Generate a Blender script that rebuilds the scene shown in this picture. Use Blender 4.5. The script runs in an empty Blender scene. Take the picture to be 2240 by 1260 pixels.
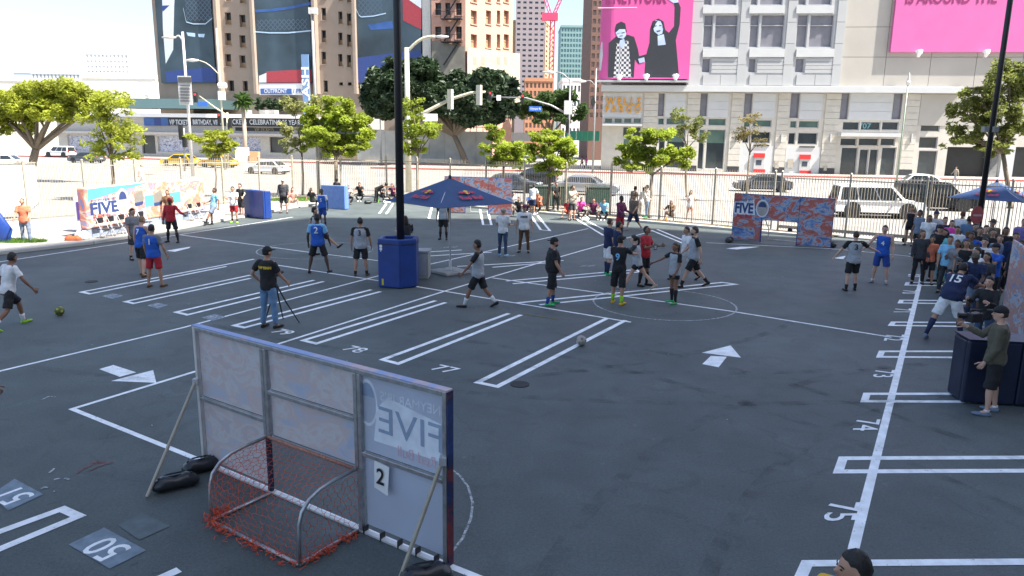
import bpy, bmesh, math, random
from math import sin, cos, pi, radians as R, sqrt, atan2, hypot
from mathutils import Vector as V, Matrix
random.seed(7)
S = bpy.context.scene
COL = S.collection

# ------------------------------------------------------------------ camera
FPX, PIT, ROL, HC = 1600.0, R(11.63871286), R(0.81064315), 4.25161068
cp, sp, cr, sr = cos(PIT), sin(PIT), cos(ROL), sin(ROL)
cam = bpy.data.cameras.new('camera'); co = bpy.data.objects.new('camera', cam); COL.objects.link(co)
cam.sensor_width = 36; cam.lens = FPX / 2240 * 36; cam.clip_end = 6000; cam.clip_start = .1
right = V((cr, sr*sp, sr*cp)); down = V((sr, -cr*sp, -cr*cp)); fwd = V((0, cp, -sp))
co.matrix_world = Matrix((( right.x, -down.x, -fwd.x, 0), (right.y, -down.y, -fwd.y, 0), (right.z, -down.z, -fwd.z, HC), (0, 0, 0, 1)))
S.camera = co
# ------------------------------------------------------------------ world, sun, exposure
SUN_EL = R(56); SH = V((.92, -.39, 0)).normalized()
w = bpy.data.worlds.new('World'); S.world = w; w.use_nodes = True
nt = w.node_tree; bg = nt.nodes['Background']
sky = nt.nodes.new('ShaderNodeTexSky'); sky.sky_type = 'NISHITA'; sky.sun_disc = False
sky.sun_elevation = SUN_EL; sky.sun_rotation = atan2(SH.x, SH.y); sky.air_density = 1.0; sky.dust_density = 2.0; sky.ozone_density = 1.0
nt.links.new(sky.outputs[0], bg.inputs[0]); bg.inputs[1].default_value = .105
sl = bpy.data.lights.new('sun', 'SUN'); sl.energy = 5.0; sl.angle = R(.53); sl.color = (1, .95, .87)
so = bpy.data.objects.new('sun', sl); COL.objects.link(so); so.location = (60, -40, 120)
so.rotation_euler = (-(SH*cos(SUN_EL) + V((0, 0, sin(SUN_EL))))).to_track_quat('-Z', 'Y').to_euler()
S.view_settings.view_transform = 'Standard'; S.view_settings.look = 'None'; S.view_settings.gamma = 1
S.view_settings.exposure = 1.62; S.view_settings.use_curve_mapping = False

# ------------------------------------------------------------------ measuring helpers (photo pixel -> place in the world)
def ray(px, py):
    return right*((px-1120)/FPX) + down*((py-630)/FPX) + fwd
def G(px, py, z=0.0):
    d = ray(px, py); t = (z-HC)/d.z
    return V((d.x*t, d.y*t, z))
def at(px, py, Y):
    d = ray(px, py); t = Y/d.y
    return V((d.x*t, Y, HC + d.z*t))
def zat(px, py, base):
    d = ray(px, py); t = hypot(base[0], base[1])/hypot(d.x, d.y)
    return HC + d.z*t
class Fac:
    """upright plane through two ground points; u runs along it, o out of it towards the lot"""
    def __init__(s, A, B):
        s.A = V((A[0], A[1], 0)); s.d = (V((B[0], B[1], 0))-s.A); s.L = s.d.length; s.d.normalize()
        s.n = V((s.d.y, -s.d.x, 0))
    def uz(s, px, py):
        d = ray(px, py); c = V((0, 0, HC)); t = (s.A-c).dot(s.n)/d.dot(s.n); p = c + d*t
        return (p-s.A).dot(s.d), p.z
    def P(s, u, z, o=0): 
        q = s.A + s.d*u + s.n*o; return V((q.x, q.y, z))
    def rect(s, x0, y0, x1, y1):
        u0 = s.uz(x0, (y0+y1)/2)[0]; u1 = s.uz(x1, (y0+y1)/2)[0]
        return u0, u1, s.uz((x0+x1)/2, y1)[1], s.uz((x0+x1)/2, y0)[1]
def facd(xa, Ya, xb, Yb):
    a = at(xa, 350, Ya); b = at(xb, 350, Yb); return Fac(a, b)

# ------------------------------------------------------------------ materials
def srgb(h):
    h = h.lstrip('#'); c = [int(h[i:i+2], 16)/255 for i in (0, 2, 4)]
    return tuple(x/12.92 if x <= .04045 else ((x+.055)/1.055)**2.4 for x in c)
MATS = {}
def M(name, col, rough=.7, metal=0., var=.12, scale=6., bump=0., bscale=40., spec=None, trans=0.):
    if name in MATS: return MATS[name]
    if isinstance(col, str): col = srgb(col)
    m = bpy.data.materials.new(name); m.use_nodes = True; n = m.node_tree; b = n.nodes['Principled BSDF']
    b.inputs['Roughness'].default_value = rough; b.inputs['Metallic'].default_value = metal
    if spec is not None: b.inputs['Specular IOR Level'].default_value = spec
    tc = n.nodes.new('ShaderNodeTexCoord')
    nz = n.nodes.new('ShaderNodeTexNoise'); nz.inputs['Scale'].default_value = scale; nz.inputs['Detail'].default_value = 5
    n.links.new(tc.outputs['Object'], nz.inputs['Vector'])
    cr_ = n.nodes.new('ShaderNodeValToRGB'); e = cr_.color_ramp.elements
    e[0].position = .3; e[1].position = .7
    e[0].color = (*[c*(1-var) for c in col], 1); e[1].color = (*[min(1, c*(1+var)) for c in col], 1)
    n.links.new(nz.outputs['Fac'], cr_.inputs['Fac']); n.links.new(cr_.outputs['Color'], b.inputs['Base Color'])
    if bump:
        n2 = n.nodes.new('ShaderNodeTexNoise'); n2.inputs['Scale'].default_value = bscale; n2.inputs['Detail'].default_value = 4
        n.links.new(tc.outputs['Object'], n2.inputs['Vector'])
        bp = n.nodes.new('ShaderNodeBump'); bp.inputs['Strength'].default_value = bump; bp.inputs['Distance'].default_value = .02
        n.links.new(n2.outputs['Fac'], bp.inputs['Height']); n.links.new(bp.outputs['Normal'], b.inputs['Normal'])
    if trans:
        t = n.nodes.new('ShaderNodeBsdfTranslucent'); n.links.new(cr_.outputs['Color'], t.inputs['Color'])
        mx = n.nodes.new('ShaderNodeMixShader'); mx.inputs[0].default_value = trans
        n.links.new(b.outputs[0], mx.inputs[1]); n.links.new(t.outputs[0], mx.inputs[2])
        n.links.new(mx.outputs[0], n.nodes['Material Output'].inputs['Surface'])
    MATS[name] = m; return m
def asphalt(name, c, blotch=.35, fine=.35, wear=True):
    m = bpy.data.materials.new(name); m.use_nodes = True; n = m.node_tree; b = n.nodes['Principled BSDF']
    b.inputs['Roughness'].default_value = .66; b.inputs['Specular IOR Level'].default_value = .5
    tc = n.nodes.new('ShaderNodeTexCoord')
    def noise(sc, det=6, dist=0):
        q = n.nodes.new('ShaderNodeTexNoise'); q.inputs['Scale'].default_value = sc; q.inputs['Detail'].default_value = det
        q.inputs['Distortion'].default_value = dist; n.links.new(tc.outputs['Object'], q.inputs['Vector']); return q.outputs['Fac']
    def mr(src, lo, hi, a=.3, z=.7):
        q = n.nodes.new('ShaderNodeMapRange'); q.inputs[1].default_value = a; q.inputs[2].default_value = z
        q.inputs[3].default_value = lo; q.inputs[4].default_value = hi; n.links.new(src, q.inputs[0]); return q.outputs[0]
    def mul(a, bb):
        q = n.nodes.new('ShaderNodeMath'); q.operation = 'MULTIPLY'; n.links.new(a, q.inputs[0]); n.links.new(bb, q.inputs[1]); return q.outputs[0]
    f = mul(mr(noise(.22, 5, .8), 1-blotch, 1+blotch*.8), mr(noise(1.4, 6, .4), .86, 1.14))
    f = mul(f, mr(noise(70, 3), 1-fine, 1+fine, .25, .75))
    if wear:
        vo = n.nodes.new('ShaderNodeTexVoronoi'); vo.feature = 'DISTANCE_TO_EDGE'; vo.inputs['Scale'].default_value = .42
        wn = n.nodes.new('ShaderNodeTexNoise'); wn.inputs['Scale'].default_value = 1.6; wn.inputs['Detail'].default_value = 6; n.links.new(tc.outputs['Object'], wn.inputs['Vector'])
        va = n.nodes.new('ShaderNodeMix'); va.data_type = 'RGBA'; va.inputs[0].default_value = .3; n.links.new(tc.outputs['Object'], va.inputs[6]); n.links.new(wn.outputs['Color'], va.inputs[7]); n.links.new(va.outputs[2], vo.inputs['Vector'])
        ck = mr(vo.outputs['Distance'], .80, 1.0, .001, .005); gate = mr(noise(.35, 2), 0, 1, .50, .56)
        g1 = n.nodes.new('ShaderNodeMapRange'); g1.inputs[1].default_value = 0; g1.inputs[2].default_value = 1; g1.inputs[3].default_value = 1; n.links.new(gate, g1.inputs[0]); n.links.new(ck, g1.inputs[4])
        f = mul(f, g1.outputs[0])
        f = mul(f, mr(noise(28, 2), .84, 1.16))
        f = mul(f, mr(noise(3.2, 2, 1.5), .78, 1.0, .27, .31))
    if wear:   # dark oil spots and tyre scuffs with a shape of their own
        f = mul(f, mr(noise(.9, 2, 2.5), .86, 1.0, .31, .40))
        f = mul(f, mr(noise(6, 1, 0), 1.25, 1.0, .22, .27))
    mx = n.nodes.new('ShaderNodeMix'); mx.data_type = 'RGBA'; mx.blend_type = 'MULTIPLY'; mx.inputs[0].default_value = 1
    mx.inputs[6].default_value = (*c, 1); n.links.new(f, mx.inputs[7]); n.links.new(mx.outputs[2], b.inputs['Base Color'])
    bp = n.nodes.new('ShaderNodeBump'); bp.inputs['Strength'].default_value = .5; bp.inputs['Distance'].default_value = .01
    n.links.new(noise(110, 3), bp.inputs['Height']); n.links.new(bp.outputs['Normal'], b.inputs['Normal'])
    return m
def printed(name, cols, ang, scale, pale=0., rough=.6, trans=0.3):
    """printed fabric: slanting bands and splashes of the given colours"""
    m = bpy.data.materials.new(name); m.use_nodes = True; n = m.node_tree; b = n.nodes['Principled BSDF']; b.inputs['Roughness'].default_value = rough
    tc = n.nodes.new('ShaderNodeTexCoord'); mp = n.nodes.new('ShaderNodeMapping'); mp.inputs['Rotation'].default_value = ang
    n.links.new(tc.outputs['Object'], mp.inputs['Vector'])
    wv = n.nodes.new('ShaderNodeTexNoise'); wv.inputs['Scale'].default_value = scale*2.2; wv.inputs['Distortion'].default_value = 1.1
    wv.inputs['Detail'].default_value = 9; wv.inputs['Roughness'].default_value = .66
    mp.inputs['Scale'].default_value = (1, 1, 1.7)
    n.links.new(mp.outputs[0], wv.inputs['Vector'])
    st = n.nodes.new('ShaderNodeMapRange'); st.inputs[1].default_value = .32; st.inputs[2].default_value = .68; n.links.new(wv.outputs['Fac'], st.inputs[0])
    rp = n.nodes.new('ShaderNodeValToRGB'); el = rp.color_ramp.elements
    while len(el) < len(cols): el.new(.5)
    for i, c in enumerate(cols):
        el[i].position = i/(len(cols)-1)
        el[i].color = (*[x*(1-pale)+.62*pale for x in srgb(c)], 1)
    n.links.new(st.outputs[0], rp.inputs['Fac']); n.links.new(rp.outputs[0], b.inputs['Base Color'])
    if trans:
        t = n.nodes.new('ShaderNodeBsdfTranslucent'); n.links.new(rp.outputs[0], t.inputs['Color'])
        mx = n.nodes.new('ShaderNodeMixShader'); mx.inputs[0].default_value = trans
        n.links.new(b.outputs[0], mx.inputs[1]); n.links.new(t.outputs[0], mx.inputs[2]); n.links.new(mx.outputs[0], n.nodes['Material Output'].inputs['Surface'])
    return m
def glassy(name, col, rough=.08):
    return M(name, col, rough, 0, .25, .6, spec=.8)
m_asph = asphalt('lot_asphalt', (.078, .094, .092), .22, .3)
m_road = asphalt('road_concrete', (.25, .24, .215), .15, .15, False)
m_walk = asphalt('sidewalk_concrete', (.30, .285, .255), .15, .12, False)
m_paint = M('road_paint', (.80, .82, .82), .7, var=.16, scale=5, bump=.2)
def chipped(m, lo=.31, hi=.40, c=(.13, .15, .15)):
    n = m.node_tree; b = n.nodes['Principled BSDF']; src = b.inputs['Base Color'].links[0].from_socket; tc = n.nodes.new('ShaderNodeTexCoord'); z = n.nodes.new('ShaderNodeTexNoise'); z.inputs['Scale'].default_value = 16; z.inputs['Detail'].default_value = 8; z.inputs['Roughness'].default_value = .7
    n.links.new(tc.outputs['Object'], z.inputs['Vector']); r = n.nodes.new('ShaderNodeMapRange'); r.inputs[1].default_value = lo; r.inputs[2].default_value = hi; n.links.new(z.outputs['Fac'], r.inputs[0])
    x = n.nodes.new('ShaderNodeMix'); x.data_type = 'RGBA'; x.inputs[6].default_value = (*c, 1); n.links.new(r.outputs[0], x.inputs[0]); n.links.new(src, x.inputs[7]); n.links.new(x.outputs[2], b.inputs['Base Color'])
chipped(m_paint)
m_paint2 = M('worn_paint', (.42, .44, .46), .8, var=.35, scale=9)
m_chalk = M('chalk_paint', (.5, .52, .54), .85, var=.3, scale=14)
chipped(m_chalk, .42, .56); chipped(m_paint2, .40, .56)
m_patch = M('grey_patch_paint', (.17, .22, .26), .8, var=.25, scale=7)
m_white = M('white_paint', (.78, .78, .76), .55, var=.04)
m_steel = M('brushed_steel', (.42, .42, .43), .38, .75, var=.2, scale=12)
m_alu = M('grey_aluminium', (.50, .50, .52), .42, .4, var=.1)
m_black = M('black_paint', (.012, .012, .014), .5, var=.2)
m_dark = M('dark_interior', (.012, .013, .014), .3, var=.4, scale=.8)
m_rubber = M('black_rubber', (.018, .018, .02), .75, var=.2)
m_glass = glassy('dark_glass', (.035, .045, .048))
m_green_glass = glassy('green_glass', (.10, .16, .13), .1)
m_grey_glass = M('grey_window', (.20, .20, .225), .35, var=.12, scale=1.2, spec=.4)
m_stone = M('limestone', (.50, .47, .41), .75, var=.07, scale=1.5, bump=.15)
m_wpanel = M('white_panel', (.50, .505, .50), .5, var=.035, scale=.9)
m_pink = M('magenta_print', (.60, .085, .29), .55, var=.04, scale=.5)
m_red = M('red_paint', (.55, .03, .03), .45, var=.1)
m_vinyl = M('blue_vinyl', (.012, .045, .22), .42, var=.14, scale=3, bump=.25, bscale=6)
m_navy = M('navy_vinyl', (.010, .016, .042), .45, var=.2, scale=3, bump=.25, bscale=6)
m_fence = M('tan_steel', (.40, .35, .27), .55, .2, var=.2)
m_bark = M('tree_bark', (.16, .125, .09), .9, var=.3, scale=12, bump=.6, bscale=25)
m_beige = M('beige_stucco', (.31, .245, .195), .85, var=.06, scale=.6, bump=.15)
m_conc = M('grey_concrete', (.42, .41, .38), .85, var=.12, scale=.8, bump=.2)
m_cream = M('cream_paint', (.58, .55, .44), .5, var=.06)
m_orange = M('orange_cord', (.62, .085, .03), .6, var=.15)

# ------------------------------------------------------------------ mesh helpers
class MB:
    def __init__(s): s.v = []; s.f = []
    def add(s, vs, fs):
        k = len(s.v); s.v += [tuple(p) for p in vs]; s.f += [tuple(i+k for i in f) for f in fs]; return s
    def hexa(s, p):   # 8 corners: bottom 4 ccw, top 4 ccw
        return s.add(p, [(3, 2, 1, 0), (4, 5, 6, 7), (0, 1, 5, 4), (1, 2, 6, 5), (2, 3, 7, 6), (3, 0, 4, 7)])
    def box(s, c, d, rz=0):
        a, b = cos(rz), sin(rz); x, y, z = d[0]/2, d[1]/2, d[2]/2; P = []
        for zz in (-z, z):
            for (i, j) in ((-x, -y), (x, -y), (x, y), (-x, y)): P.append((c[0]+i*a-j*b, c[1]+i*b+j*a, c[2]+zz))
        return s.hexa(P)
    def fbox(s, F, u0, u1, z0, z1, o0, o1):
        P = [F.P(u, z, o) for z in (z0, z1) for (u, o) in ((u0, o1), (u1, o1), (u1, o0), (u0, o0))]
        return s.hexa(P)
    def loft(s, pts, rad, n=10, side=None, cap=True):
        pts = [V(p) for p in pts]; k0 = len(s.v); prev = None; rings = []
        for i, p in enumerate(pts):
            a = pts[max(0, i-1)]; b = pts[min(len(pts)-1, i+1)]; t = (b-a)
            t = t.normalized() if t.length > 1e-9 else V((0, 0, 1))
            u = V(side) if side is not None else (prev if prev is not None else (V((1, 0, 0)) if abs(t.x) < .8 else V((0, 1, 0))))
            u = u - t*u.dot(t)
            if u.length < 1e-6: u = V((0, 1, 0)) - t*t.y
            u.normalize(); prev = u; v = t.cross(u)
            r = rad[i] if isinstance(rad, (list, tuple)) else rad
            rx, ry = r if isinstance(r, (list, tuple)) else (r, r)
            for j in range(n):
                th = 2*pi*j/n; s.v.append(tuple(p + u*(rx*cos(th)) + v*(ry*sin(th))))
        m = len(pts)
        for i in range(m-1):
            for j in range(n):
                a = k0+i*n+j; b = k0+i*n+(j+1) % n; s.f.append((a, b, b+n, a+n))
        if cap:
            s.f.append(tuple(k0+j for j in reversed(range(n)))); s.f.append(tuple(k0+(m-1)*n+j for j in range(n)))
        return s
    def cyl(s, a, b, r0, r1=None, n=10): return s.loft([a, b], [r0, r0 if r1 is None else r1], n)
    def sph(s, c, r, n=12, m=8, rot=None, fn=None):
        rx, ry, rz = r if isinstance(r, (tuple, list)) else (r, r, r); vs = []
        for i in range(1, m):
            ph = pi*i/m
            for j in range(n):
                th = 2*pi*j/n; vs.append(V((sin(ph)*cos(th), sin(ph)*sin(th), cos(ph))))
        vs += [V((0, 0, 1)), V((0, 0, -1))]
        o = []
        for q in vs:
            k = fn(q) if fn else 1.
            p = V((q.x*rx*k, q.y*ry*k, q.z*rz*k))
            if rot is not None: p = rot @ p
            o.append(p + V(c))
        fs = [(i*n+j, (i+1)*n+j, (i+1)*n+(j+1) % n, i*n+(j+1) % n) for i in range(m-2) for j in range(n)]
        T = (m-1)*n
        fs += [(T, j, (j+1) % n) for j in range(n)] + [(T+1, (m-2)*n+(j+1) % n, (m-2)*n+j) for j in range(n)]
        return s.add(o, fs)
    def prism(s, poly, d):   # polygon (3d points) pushed along d
        k = len(poly); d = V(d); vs = [V(p) for p in poly]; vs += [p+d for p in vs]
        return s.add(vs, [tuple(reversed(range(k))), tuple(range(k, 2*k))] + [(i, (i+1) % k, k+(i+1) % k, k+i) for i in range(k)])
    def mesh(s, name, smooth=False):
        me = bpy.data.meshes.new(name); me.from_pydata(s.v, [], s.f)
        if smooth: me.polygons.foreach_set('use_smooth', [True]*len(me.polygons))
        return me
    def build(s, name, mat, parent=None, smooth=False, world=True, bevel=0):
        o = bpy.data.objects.new(name, s.mesh(name, smooth)); COL.objects.link(o)
        if mat: o.data.materials.append(mat)
        if parent:
            o.parent = parent
            if world: o.matrix_parent_inverse = wm(parent).inverted()
        if bevel:
            b = o.modifiers.new('bevel', 'BEVEL'); b.width = bevel; b.segments = 2; b.limit_method = 'ANGLE'
        return o
def wm(o):
    m = o.matrix_basis.copy()
    return (wm(o.parent) @ o.matrix_parent_inverse @ m) if o.parent else m
def inst(me, name, mat, parent, loc, rz=0, world=True):
    o = bpy.data.objects.new(name, me); COL.objects.link(o); o.location = loc; o.rotation_euler = (0, 0, rz); o.parent = parent
    if world: o.matrix_parent_inverse = wm(parent).inverted()
    return o
def tag(o, label=None, cat=None, group=None, kind=None):
    for k, x in (('label', label), ('category', cat), ('group', group), ('kind', kind)):
        if x: o[k] = x
    return o
def thing(name, loc, label, cat, group=None, rz=0):
    o = bpy.data.objects.new(name, None); COL.objects.link(o); o.location = loc; o.rotation_euler = (0, 0, rz); o.empty_display_size = .2
    return tag(o, label, cat, group)
def text_mesh(txt, size=1., bold=0., ext=0.):
    c = bpy.data.curves.new('lettering', 'FONT'); c.body = txt; c.size = size; c.align_x = 'CENTER'; c.align_y = 'CENTER'; c.offset = bold; c.extrude = ext; c.resolution_u = 3
    o = bpy.data.objects.new('lettering', c); me = bpy.data.meshes.new_from_object(o); bpy.data.objects.remove(o)
    return [v.co.copy() for v in me.vertices], [tuple(p.vertices) for p in me.polygons]
def lettering(name, txt, size, org, ux, uy, mat, parent, bold=0., ext=0., width=None, fn=None):
    vs, fs = text_mesh(txt, size, bold, ext); n = V(ux).cross(V(uy))
    if width:
        xs = [v.x for v in vs]; k = width/(max(xs)-min(xs)); ox = (max(xs)+min(xs))/2
        for v in vs: v.x = (v.x-ox)*k
    P = [V(org) + V(ux)*v.x + V(uy)*v.y + n*v.z for v in vs]
    return MB().add(P, fs).build(name, mat, parent)
def wall(F, u0, u1, z0, z1, holes, depth, o=0.):
    """front sheet with real openings and reveals; holes = (u0,u1,z0,z1)"""
    us = sorted({u0, u1, *[x for h in holes for x in h[:2]]}); zs = sorted({z0, z1, *[x for h in holes for x in h[2:4]]}); b = MB()
    us = [x for x in us if u0 <= x <= u1]; zs = [x for x in zs if z0 <= x <= z1]
    for i in range(len(us)-1):
        run = None
        for j in range(len(zs)-1):
            cu, cz = (us[i]+us[i+1])/2, (zs[j]+zs[j+1])/2
            if any(h[0] < cu < h[1] and h[2] < cz < h[3] for h in holes): continue
            b.add([F.P(us[i], zs[j], o), F.P(us[i+1], zs[j], o), F.P(us[i+1], zs[j+1], o), F.P(us[i], zs[j+1], o)], [(0, 1, 2, 3)])
    for (a, c, d, e) in holes:
        q = [(a, d), (c, d), (c, e), (a, e)]
        for k in range(4):
            p, r = q[k], q[(k+1) % 4]
            b.add([F.P(*p, o), F.P(*p, o-depth), F.P(*r, o-depth), F.P(*r, o)], [(0, 1, 2, 3)])
    return b
def body_box(F, u0, u1, z0, z1, o0, o1): return MB().fbox(F, u0, u1, z0, z1, o0, o1)
def blocks(F, parent, name, r, nu, nz, o0, o1, mat, gap=.02):
    u0, u1, z0, z1 = r; du = (u1-u0)/nu; dz = (z1-z0)/nz
    for i in range(nu):
        for j in range(nz):
            MB().fbox(F, u0+i*du+gap/2, u0+(i+1)*du-gap/2, z0+j*dz+gap/2, z0+(j+1)*dz-gap/2, o0, o1+random.uniform(-.006, .006)).build(name, mat, parent)

# ------------------------------------------------------------------ ground
def sheet(name, pts, z, mat, kind='structure', parent=None):
    o = MB().add([V((p[0], p[1], z)) for p in pts], [tuple(range(len(pts)))]).build(name, mat, parent)
    if not parent: tag(o, kind=kind)
    return o
ground = sheet('ground', [(-1500, -200), (1500, -200), (1500, 2500), (-1500, 2500)], -.02, m_road)
lot_poly = [(-27.2, 27.0), (-32, -40), (45, -40), (45, 10.6), (17.7, 31.6), (-9, 51.6), (-14.6, 48.6)]
lot = sheet('parking_lot', lot_poly, 0, m_asph)
MZ = [.004]
def strip(pts, wd, mat=m_paint, name='field_line', px=True, closed=False):
    P = [G(*p) if px else V((p[0], p[1], 0)) for p in pts]; L = []; Rr = []; n = len(P)
    for i in range(n):
        a = P[(i-1) % n] if (i or closed) else P[i]; b = P[(i+1) % n] if (i < n-1 or closed) else P[i]
        d1 = (P[i]-a); d2 = (b-P[i]); d1 = d1.normalized() if d1.length > 0 else d2.normalized(); d2 = d2.normalized() if d2.length > 0 else d1
        t = (d1+d2); t = t.normalized() if t.length > .1 else d1
        nn = V((-t.y, t.x, 0)); k = max(.35, nn.dot(V((-d1.y, d1.x, 0)))); nn *= wd/2/k
        z = V((0, 0, MZ[0])); L.append(P[i]+nn+z); Rr.append(P[i]-nn+z)
    MZ[0] += .00004
    fs = [(i, i+1, n+i+1, n+i) for i in range(n-1)] + ([(n-1, 0, n, 2*n-1)] if closed else [])
    return MB().add(L+Rr, [tuple(reversed(f)) for f in fs]).build(name, mat, lot)
def patch(pts, mat, name):
    MZ[0] += .00004; return MB().add([G(*p)+V((0, 0, MZ[0])) for p in pts], [tuple(range(len(pts)))]).build(name, mat, lot)
for p in ([(-30, 819), (0, 812), (400, 717), (830, 603), (1287, 500)], [(598, 756), (800, 692), (973, 637), (1190, 572), (1320, 535), (1425, 506)],
          [(560, 573), (833, 615), (905, 626), (1380, 705)], [(395, 514), (677, 552), (833, 571)], [(1077, 608), (1220, 628), (1593, 680), (1950, 738)],
          [(-20, 576), (283, 530), (383, 515), (560, 488), (640, 475)], [(1545, 531), (1830, 545), (2003, 562)]):
    strip(p, .08)
strip([(437, 810), (158, 895), (460, 1016), (985, 1239), (1060, 1269)], .085)
strip([(1866, 1205), (2021, 586)], .11)
strip([(980, 1022), (1005, 1040), (1024, 1065), (1034, 1100), (1030, 1135), (1012, 1178), (982, 1216)], .03, m_chalk, 'chalk_arc')
for c, r in (((1452, 664), 1.85), ((690, 547), 2.1)):
    q = G(*c); strip([(q.x+r*cos(a*pi/24), q.y+r*sin(a*pi/24)) for a in range(48)], .045, m_chalk, 'chalk_circle', False, True)
for U in ([(556, 567), (178, 639), (197, 643), (495, 583)], [(548, 602), (274, 660), (293, 664), (548, 609)], [(687, 613), (385, 683), (410, 689), (708, 616)],
          [(812, 634), (512, 712), (535, 717), (833, 638)], [(953, 658), (663, 745), (692, 752), (975, 662)], [(1113, 686), (837, 787), (871, 796), (1140, 689)],
          [(1327, 697), (1045, 837), (1088, 846), (1368, 701)],
          [(2300, 1001), (1844, 1003), (1834, 1032), (2300, 1030)], [(2260, 862), (1896, 862), (1891, 878), (2260, 880)], [(2200, 769), (1929, 769), (1924, 781), (2200, 783)],
          [(2150, 706), (1954, 705), (1949, 712), (2150, 715)], [(2120, 658), (1972, 657), (1969, 663), (2120, 665)], [(2100, 618), (1985.5, 618), (1983, 624), (2100, 626)],
          [(2300, 1229), (1765, 1233), (1735, 1300)], [(1130, 663), (1580, 618), (1610, 622), (1180, 667)], [(1107, 615), (1390, 590), (1400, 595), (1122, 621)],
          [(1000, 583), (1233, 570)], [(1077, 585), (1223, 573)], [(925, 561), (1075, 552)], [(925, 552), (1010, 547)],
          [(847, 443), (830, 467)], [(860, 445), (845, 468)], [(945, 453), (938, 478), (957, 480), (958, 457)], [(1050, 458), (1057, 492), (1075, 492), (1067, 462)],
          [(1162, 473), (1183, 503), (1203, 505), (1176, 472)], [(1262, 480), (1320, 515)], [(1276, 479), (1340, 512)], [(1425, 504), (1500, 535)], [(1438, 502), (1512, 533)],
          [(-40, 1178), (136, 1114), (172, 1130), (-40, 1218)], [(330, 1275), (392, 1247)], [(118, 498), (190, 506)], [(140, 494), (200, 500)]):
    strip(U, .115, m_paint, 'stall_marking')
for Q in ([(217, 808), (248, 799), (298, 815), (262, 825)], [(243, 834), (335, 810), (342, 838)], [(1536, 797), (1555, 779), (1590, 781), (1572, 804)], [(1535, 772), (1598, 756), (1621, 783)],
          [(364, 549), (385, 545), (417, 540), (414, 543), (383, 551)], [(1588, 544), (1620, 540), (1662, 540), (1640, 543), (1612, 546)], [(1820, 565), (1850, 560), (1845, 567)]):
    patch(Q, m_paint, 'painted_arrow')
for Q in ([(-20, 1083), (32, 1048), (95, 1082), (18, 1118)], [(150, 1192), (228, 1155), (320, 1205), (240, 1245)], [(222, 648), (246, 642), (270, 648), (246, 655)], [(322, 669), (342, 662), (368, 668), (346, 676)], [(440, 695), (470, 687), (495, 694), (466, 703)]):
    patch(Q, m_patch, 'number_patch')
patch([(258, 1150), (310, 1122), (372, 1152), (305, 1182)], M('faded_patch', (.105, .13, .135), .8, var=.2), 'number_patch')
rowd = V((.515, .857, 0)); grd = V((.857, -.515, 0))
def gnum(txt, px, rd, up, h, mat=m_paint):
    MZ[0] += .00004; lettering('stall_number', txt, h*1.38, G(*px)+V((0, 0, MZ[0])), rd, up, mat, lot, bold=.004)
for t, p in (('75', (1838, 1120)), ('74', (1893, 930)), ('73', (1931, 818)), ('72', (1954, 739)), ('71', (1972, 680)), ('70', (1988, 639)), ('69', (1998, 603))):
    gnum(t, p, -rowd*.98, V((.95, .05, 0)), .42 if t > '72' else .48)
for t, p in (('77', (972, 808)), ('78', (776, 765)), ('79', (618, 727))): gnum(t, p, grd, rowd, .36)
for t, p in (('82', (246, 648)), ('81', (345, 669)), ('80', (467, 695))): gnum(t, p, grd, rowd, .36, m_paint2)
for t, p in (('51', (30, 1084)), ('50', (236, 1200))): gnum(t, p, -grd*.95, -rowd, .34)
for p in ((1285, 582), (1340, 510), (1110, 560), (985, 541)): gnum('68', p, V((.9, .1, 0)), rowd, .4, m_paint2)
def squiggle(c, n, sc, mat):
    p = [c]
    for i in range(n): p.append((p[-1][0]+random.uniform(.2, 1)*sc, p[-1][1]+random.uniform(-.8, .5)*sc*.7))
    strip(p, .03, mat, 'chalk_mark')
m_rchalk = M('red_chalk', (.16, .075, .07), .9, var=.4, scale=10)
squiggle((170, 1036), 9, 13, m_rchalk); squiggle((195, 1030), 7, 12, m_rchalk)
for c in ((108, 1035), (118, 1050), (90, 1070), (140, 1048), (88, 876), (112, 868)): squiggle(c, 2, 11, m_chalk)
strip([(1140, 686), (1222, 699)], .06, M('yellow_faded', (.16, .14, .06), .9, var=.3), 'stall_marking')
for c in ((1137, 841), (200, 616)):
    q = G(*c); MB().cyl(q+V((0, 0, .001)), q+V((0, 0, .012)), .17, .17, 24).build('drain_cover', M('drain_iron', (.02, .02, .018), .7, var=.4), lot)
m_tyrem = bpy.data.materials.new('tyre_mark'); m_tyrem.use_nodes = True; _n = m_tyrem.node_tree; _b = _n.nodes['Principled BSDF']; _b.inputs['Base Color'].default_value = (.028, .030, .032, 1); _b.inputs['Roughness'].default_value = .7
_t = _n.nodes.new('ShaderNodeBsdfTransparent'); _x = _n.nodes.new('ShaderNodeMixShader'); _z = _n.nodes.new('ShaderNodeTexNoise'); _z.inputs['Scale'].default_value = 2.2; _z.inputs['Detail'].default_value = 7; _r = _n.nodes.new('ShaderNodeMapRange'); _r.inputs[1].default_value = .45; _r.inputs[2].default_value = .75; _r.inputs[4].default_value = .34
_c = _n.nodes.new('ShaderNodeTexCoord'); _n.links.new(_c.outputs['Object'], _z.inputs['Vector']); _n.links.new(_z.outputs['Fac'], _r.inputs[0]); _n.links.new(_r.outputs[0], _x.inputs[0]); _n.links.new(_t.outputs[0], _x.inputs[1]); _n.links.new(_b.outputs[0], _x.inputs[2]); _n.links.new(_x.outputs[0], _n.nodes['Material Output'].inputs['Surface'])
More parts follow.
